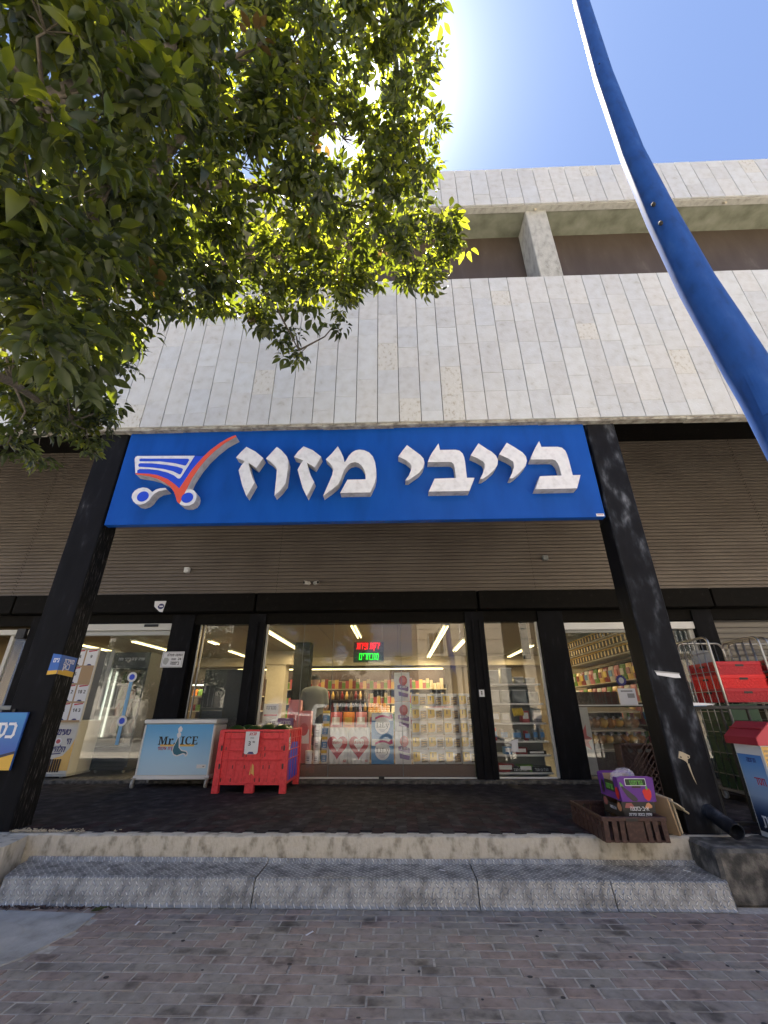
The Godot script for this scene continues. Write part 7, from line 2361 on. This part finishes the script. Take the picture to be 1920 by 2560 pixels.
# ---------- notices, cameras, litter ----------
func small_marks() -> void:
	var s: SurfaceTool
	var n := thing("hours_notice", "white Hebrew notice reading 24 on the black pilaster", "notice", "", Vector3(-4.09, 2.27, -7.975))
	s = st_new()
	box2(s, -0.2, 0.2, -0.135, 0.135, 0, 0.003)
	put("sheet", s, M.paper, n)
	s = st_new()
	for e in [[-0.185, 0.185, 0.115, 0.121], [-0.185, 0.185, -0.121, -0.115], [-0.185, -0.179, -0.115, 0.115], [0.179, 0.185, -0.115, 0.115]]: box2(s, e[0], e[1], e[2], e[3], 0.003, 0.004)
	put("border", s, M.grey_print, n)
	hebrew(n, "המקום מצולם", at(0.03, 0.06, 0.0035), 0.034, M.ink, 1.2, 0.001)
	latin(n, "24", at(0.13, 0.008, 0.004), 0.042, M.ink)
	hebrew(n, "שעות", at(0.02, -0.01, 0.0035), 0.028, M.ink, 1.1, 0.001)
	hebrew(n, "ביממה", at(0.05, -0.085, 0.0035), 0.042, M.ink, 1.2, 0.001)
	s = st_new()
	prism(s, xy([-0.165, -0.01, -0.15, 0.03, -0.09, 0.03, -0.06, 0.0, -0.07, -0.05, -0.1, -0.09, -0.14, -0.08, -0.165, -0.06]), 0.0031, 0.0034)
	put("camera_picture", s, M.light_grey, n)
	var lg := thing("torn_logo", "torn white sticker with blue round logo on the black shutter box", "sticker", "", Vector3(-4.45, 3.2, -7.808))
	s = st_new()
	prism(s, xy([-0.11, 0.1, 0.11, 0.1, 0.08, -0.11, 0.02, -0.1, -0.1, 0.0]), 0, 0.003)
	put("sheet", s, M.paper, lg)
	s = st_new()
	prism(s, ring_poly(Vector2(0.03, 0.0), 0.06, 0.052, 18), 0.0031, 0.004)
	put("round_logo", s, M.ink_blue, lg)
	s = st_new()
	box2(s, 0.0, 0.07, -0.012, 0.012, 0.0041, 0.005); box2(s, -0.035, -0.01, 0.015, 0.03, 0.0041, 0.005)
	put("logo_gap", s, M.paper, lg)
	var ps := thing("post_sticker", "small white sticker with a figure on the post right of the main window", "sticker", "", Vector3(1.43, 1.68, -7.95))
	s = st_new()
	box2(s, -0.045, 0.045, -0.055, 0.055, 0, 0.003)
	put("sheet", s, M.paper, ps)
	s = st_new()
	prism(s, ring_poly(Vector2(0, 0.025), 0.012, 0.012, 10), 0.003, 0.004)
	prism(s, xy([-0.012, 0.01, 0.012, 0.01, 0.005, -0.03, -0.005, -0.03]), 0.003, 0.004)
	put("figure", s, M.ink, ps)
	var bx := [[-4.08, 3.91, "small white junction box on the ribbed wall left of the cameras", "white"], [2.86, 4.06, "small brown junction box on the ribbed wall near the right pillar", "mid_grey"]]
	for e in bx:
		var t := thing("junction_box", e[2], "junction box", "", Vector3(e[0], e[1], -7.88))
		s = st_new()
		cbox(s, Vector3(0, 0, 0.04), Vector3(0.1, 0.1, 0.08), 0.008)
		put("case", s, M[e[3]], t)
		s = st_new()
		cbox(s, Vector3(0, 0, 0.083), Vector3(0.075, 0.075, 0.006), 0.002)
		put("cover", s, M[e[3]], t)
	for k in 2:
		var t := thing("security_camera", ["security camera above the main window, pointing to the left", "security camera above the main window, pointing to the right"][k], "security camera", "pair of security cameras", Vector3(-1.69 + k * 0.16, 3.62, -7.83))
		var d := -1.0 if k == 0 else 1.0
		s = st_new(false)
		tube(s, [Vector3(0.03 * -d, 0.0, 0.0), Vector3(0.05 * d, -0.015, 0.1)], [0.033], 14)
		put("barrel", s, M.off_white, t)
		s = st_new(false)
		tube(s, [Vector3(0.05 * d, -0.015, 0.1), Vector3(0.053 * d, -0.016, 0.104)], [0.026], 14)
		put("lens", s, M.print_black, t)
		s = st_new(false)
		tube(s, [Vector3(-0.02 * d, 0.0, -0.06), Vector3(-0.02 * d, 0.0, 0.02)], [0.03, 0.02], 12)
		put("mount", s, M.off_white, t)
	# litter
	s = st_new()
	for i in 240:
		var p := Vector3(-3.75 + absf(rng.randfn(0, 0.35)), FLOOR_Y + 0.012, -4.86 - absf(rng.randfn(0, 0.05)))
		if p.x > -2.6: continue
		box(s, Vector3.ZERO, Vector3(rng.randf_range(0.008, 0.03), 0.003, rng.randf_range(0.004, 0.012)), Transform3D(Basis.from_euler(Vector3(rng.randfn(0, 0.3), rng.randf() * TAU, rng.randfn(0, 0.3))), p))
	var lt := put("dry_debris", s, M.card_pale, self)
	tag(lt, "dry flakes and leaf crumbs heaped at the left pillar's foot", "debris")
	stuff(lt)
	s = st_new()
	for i in 160:
		var p := Vector3(-3.2 + absf(rng.randfn(0, 0.45)), 0.014, -4.31 + absf(rng.randfn(0, 0.025)))
		if p.x > -2.0: continue
		box(s, Vector3.ZERO, Vector3(rng.randf_range(0.01, 0.035), 0.002, rng.randf_range(0.006, 0.015)), Transform3D(Basis.from_euler(Vector3(rng.randfn(0, 0.3), rng.randf() * TAU, rng.randfn(0, 0.3))), p))
	lt = put("dry_debris", s, M.dark_brown, self)
	tag(lt, "brown leaf crumbs under the front lip of the metal step", "debris")
	stuff(lt)
	var gl := thing("fallen_leaf", "fresh green fallen leaf lying at the foot of the metal step", "leaf", "", Vector3(-2.37, 0.02, -4.25), 0.9)
	s = st_new()
	prism(s, xy([-0.06, 0.0, -0.03, 0.022, 0.02, 0.024, 0.06, 0.0, 0.02, -0.018, -0.03, -0.018]), 0.0, 0.002, Transform3D(Basis(Vector3.RIGHT, -PI / 2 + 0.15), Vector3.ZERO))
	put("blade", s, M.leaf_pale, gl)
	var sp := [[-1.95, 0.0, -4.05, "beside the cement patch"], [-0.65, 0.0, -3.92, "among the middle pavers"], [0.35, 0.17, -4.6, "on the step's tread near its middle joint"], [-2.55, 0.17, -4.58, "on the step's tread at its left end"], [2.42, 0.17, -4.62, "on the step's tread at its right end"], [-2.9, 0.0, -4.28, "under the step's left end"], [1.9, 0.0, -4.26, "at the step's foot toward the right block"]]
	for e in sp:
		var t := thing("paper_scrap", "tiny pale scrap of litter " + e[3], "litter", "scraps of litter", Vector3(e[0], e[1] + 0.008, e[2]), rng.randf() * 3.0)
		s = st_new()
		box(s, Vector3.ZERO, Vector3(rng.randf_range(0.03, 0.06), 0.003, 0.012), Transform3D(Basis(Vector3.BACK, 0.12), Vector3.ZERO))
		put("scrap", s, M.paper if e[1] > 0.1 or e[0] < 0 else M.card_pale, t)
	var dsh := thing("satellite_dish", "white satellite dish on the ledge behind the leaves", "satellite dish", "", Vector3(-1.42, 8.15, -4.75), -0.5)
	s = st_new(false)
	lathe(s, [Vector2(0, -0.05), Vector2(0.15, -0.03), Vector2(0.3, 0.03), Vector2(0.36, 0.07), Vector2(0.36, 0.08), Vector2(0.29, 0.04), Vector2(0, -0.035)], 24, Transform3D(Basis.from_euler(Vector3(1.1, 0.4, 0)), Vector3.ZERO))
	put("dish", s, M.white, dsh)
	s = st_new(false)
	tube(s, [Vector3(0, -0.25, -0.1), Vector3(0, 0, -0.05), Vector3(0.05, 0.1, 0.35)], [0.02, 0.015, 0.01], 8)
	put("arm", s, M.dull_steel, dsh)
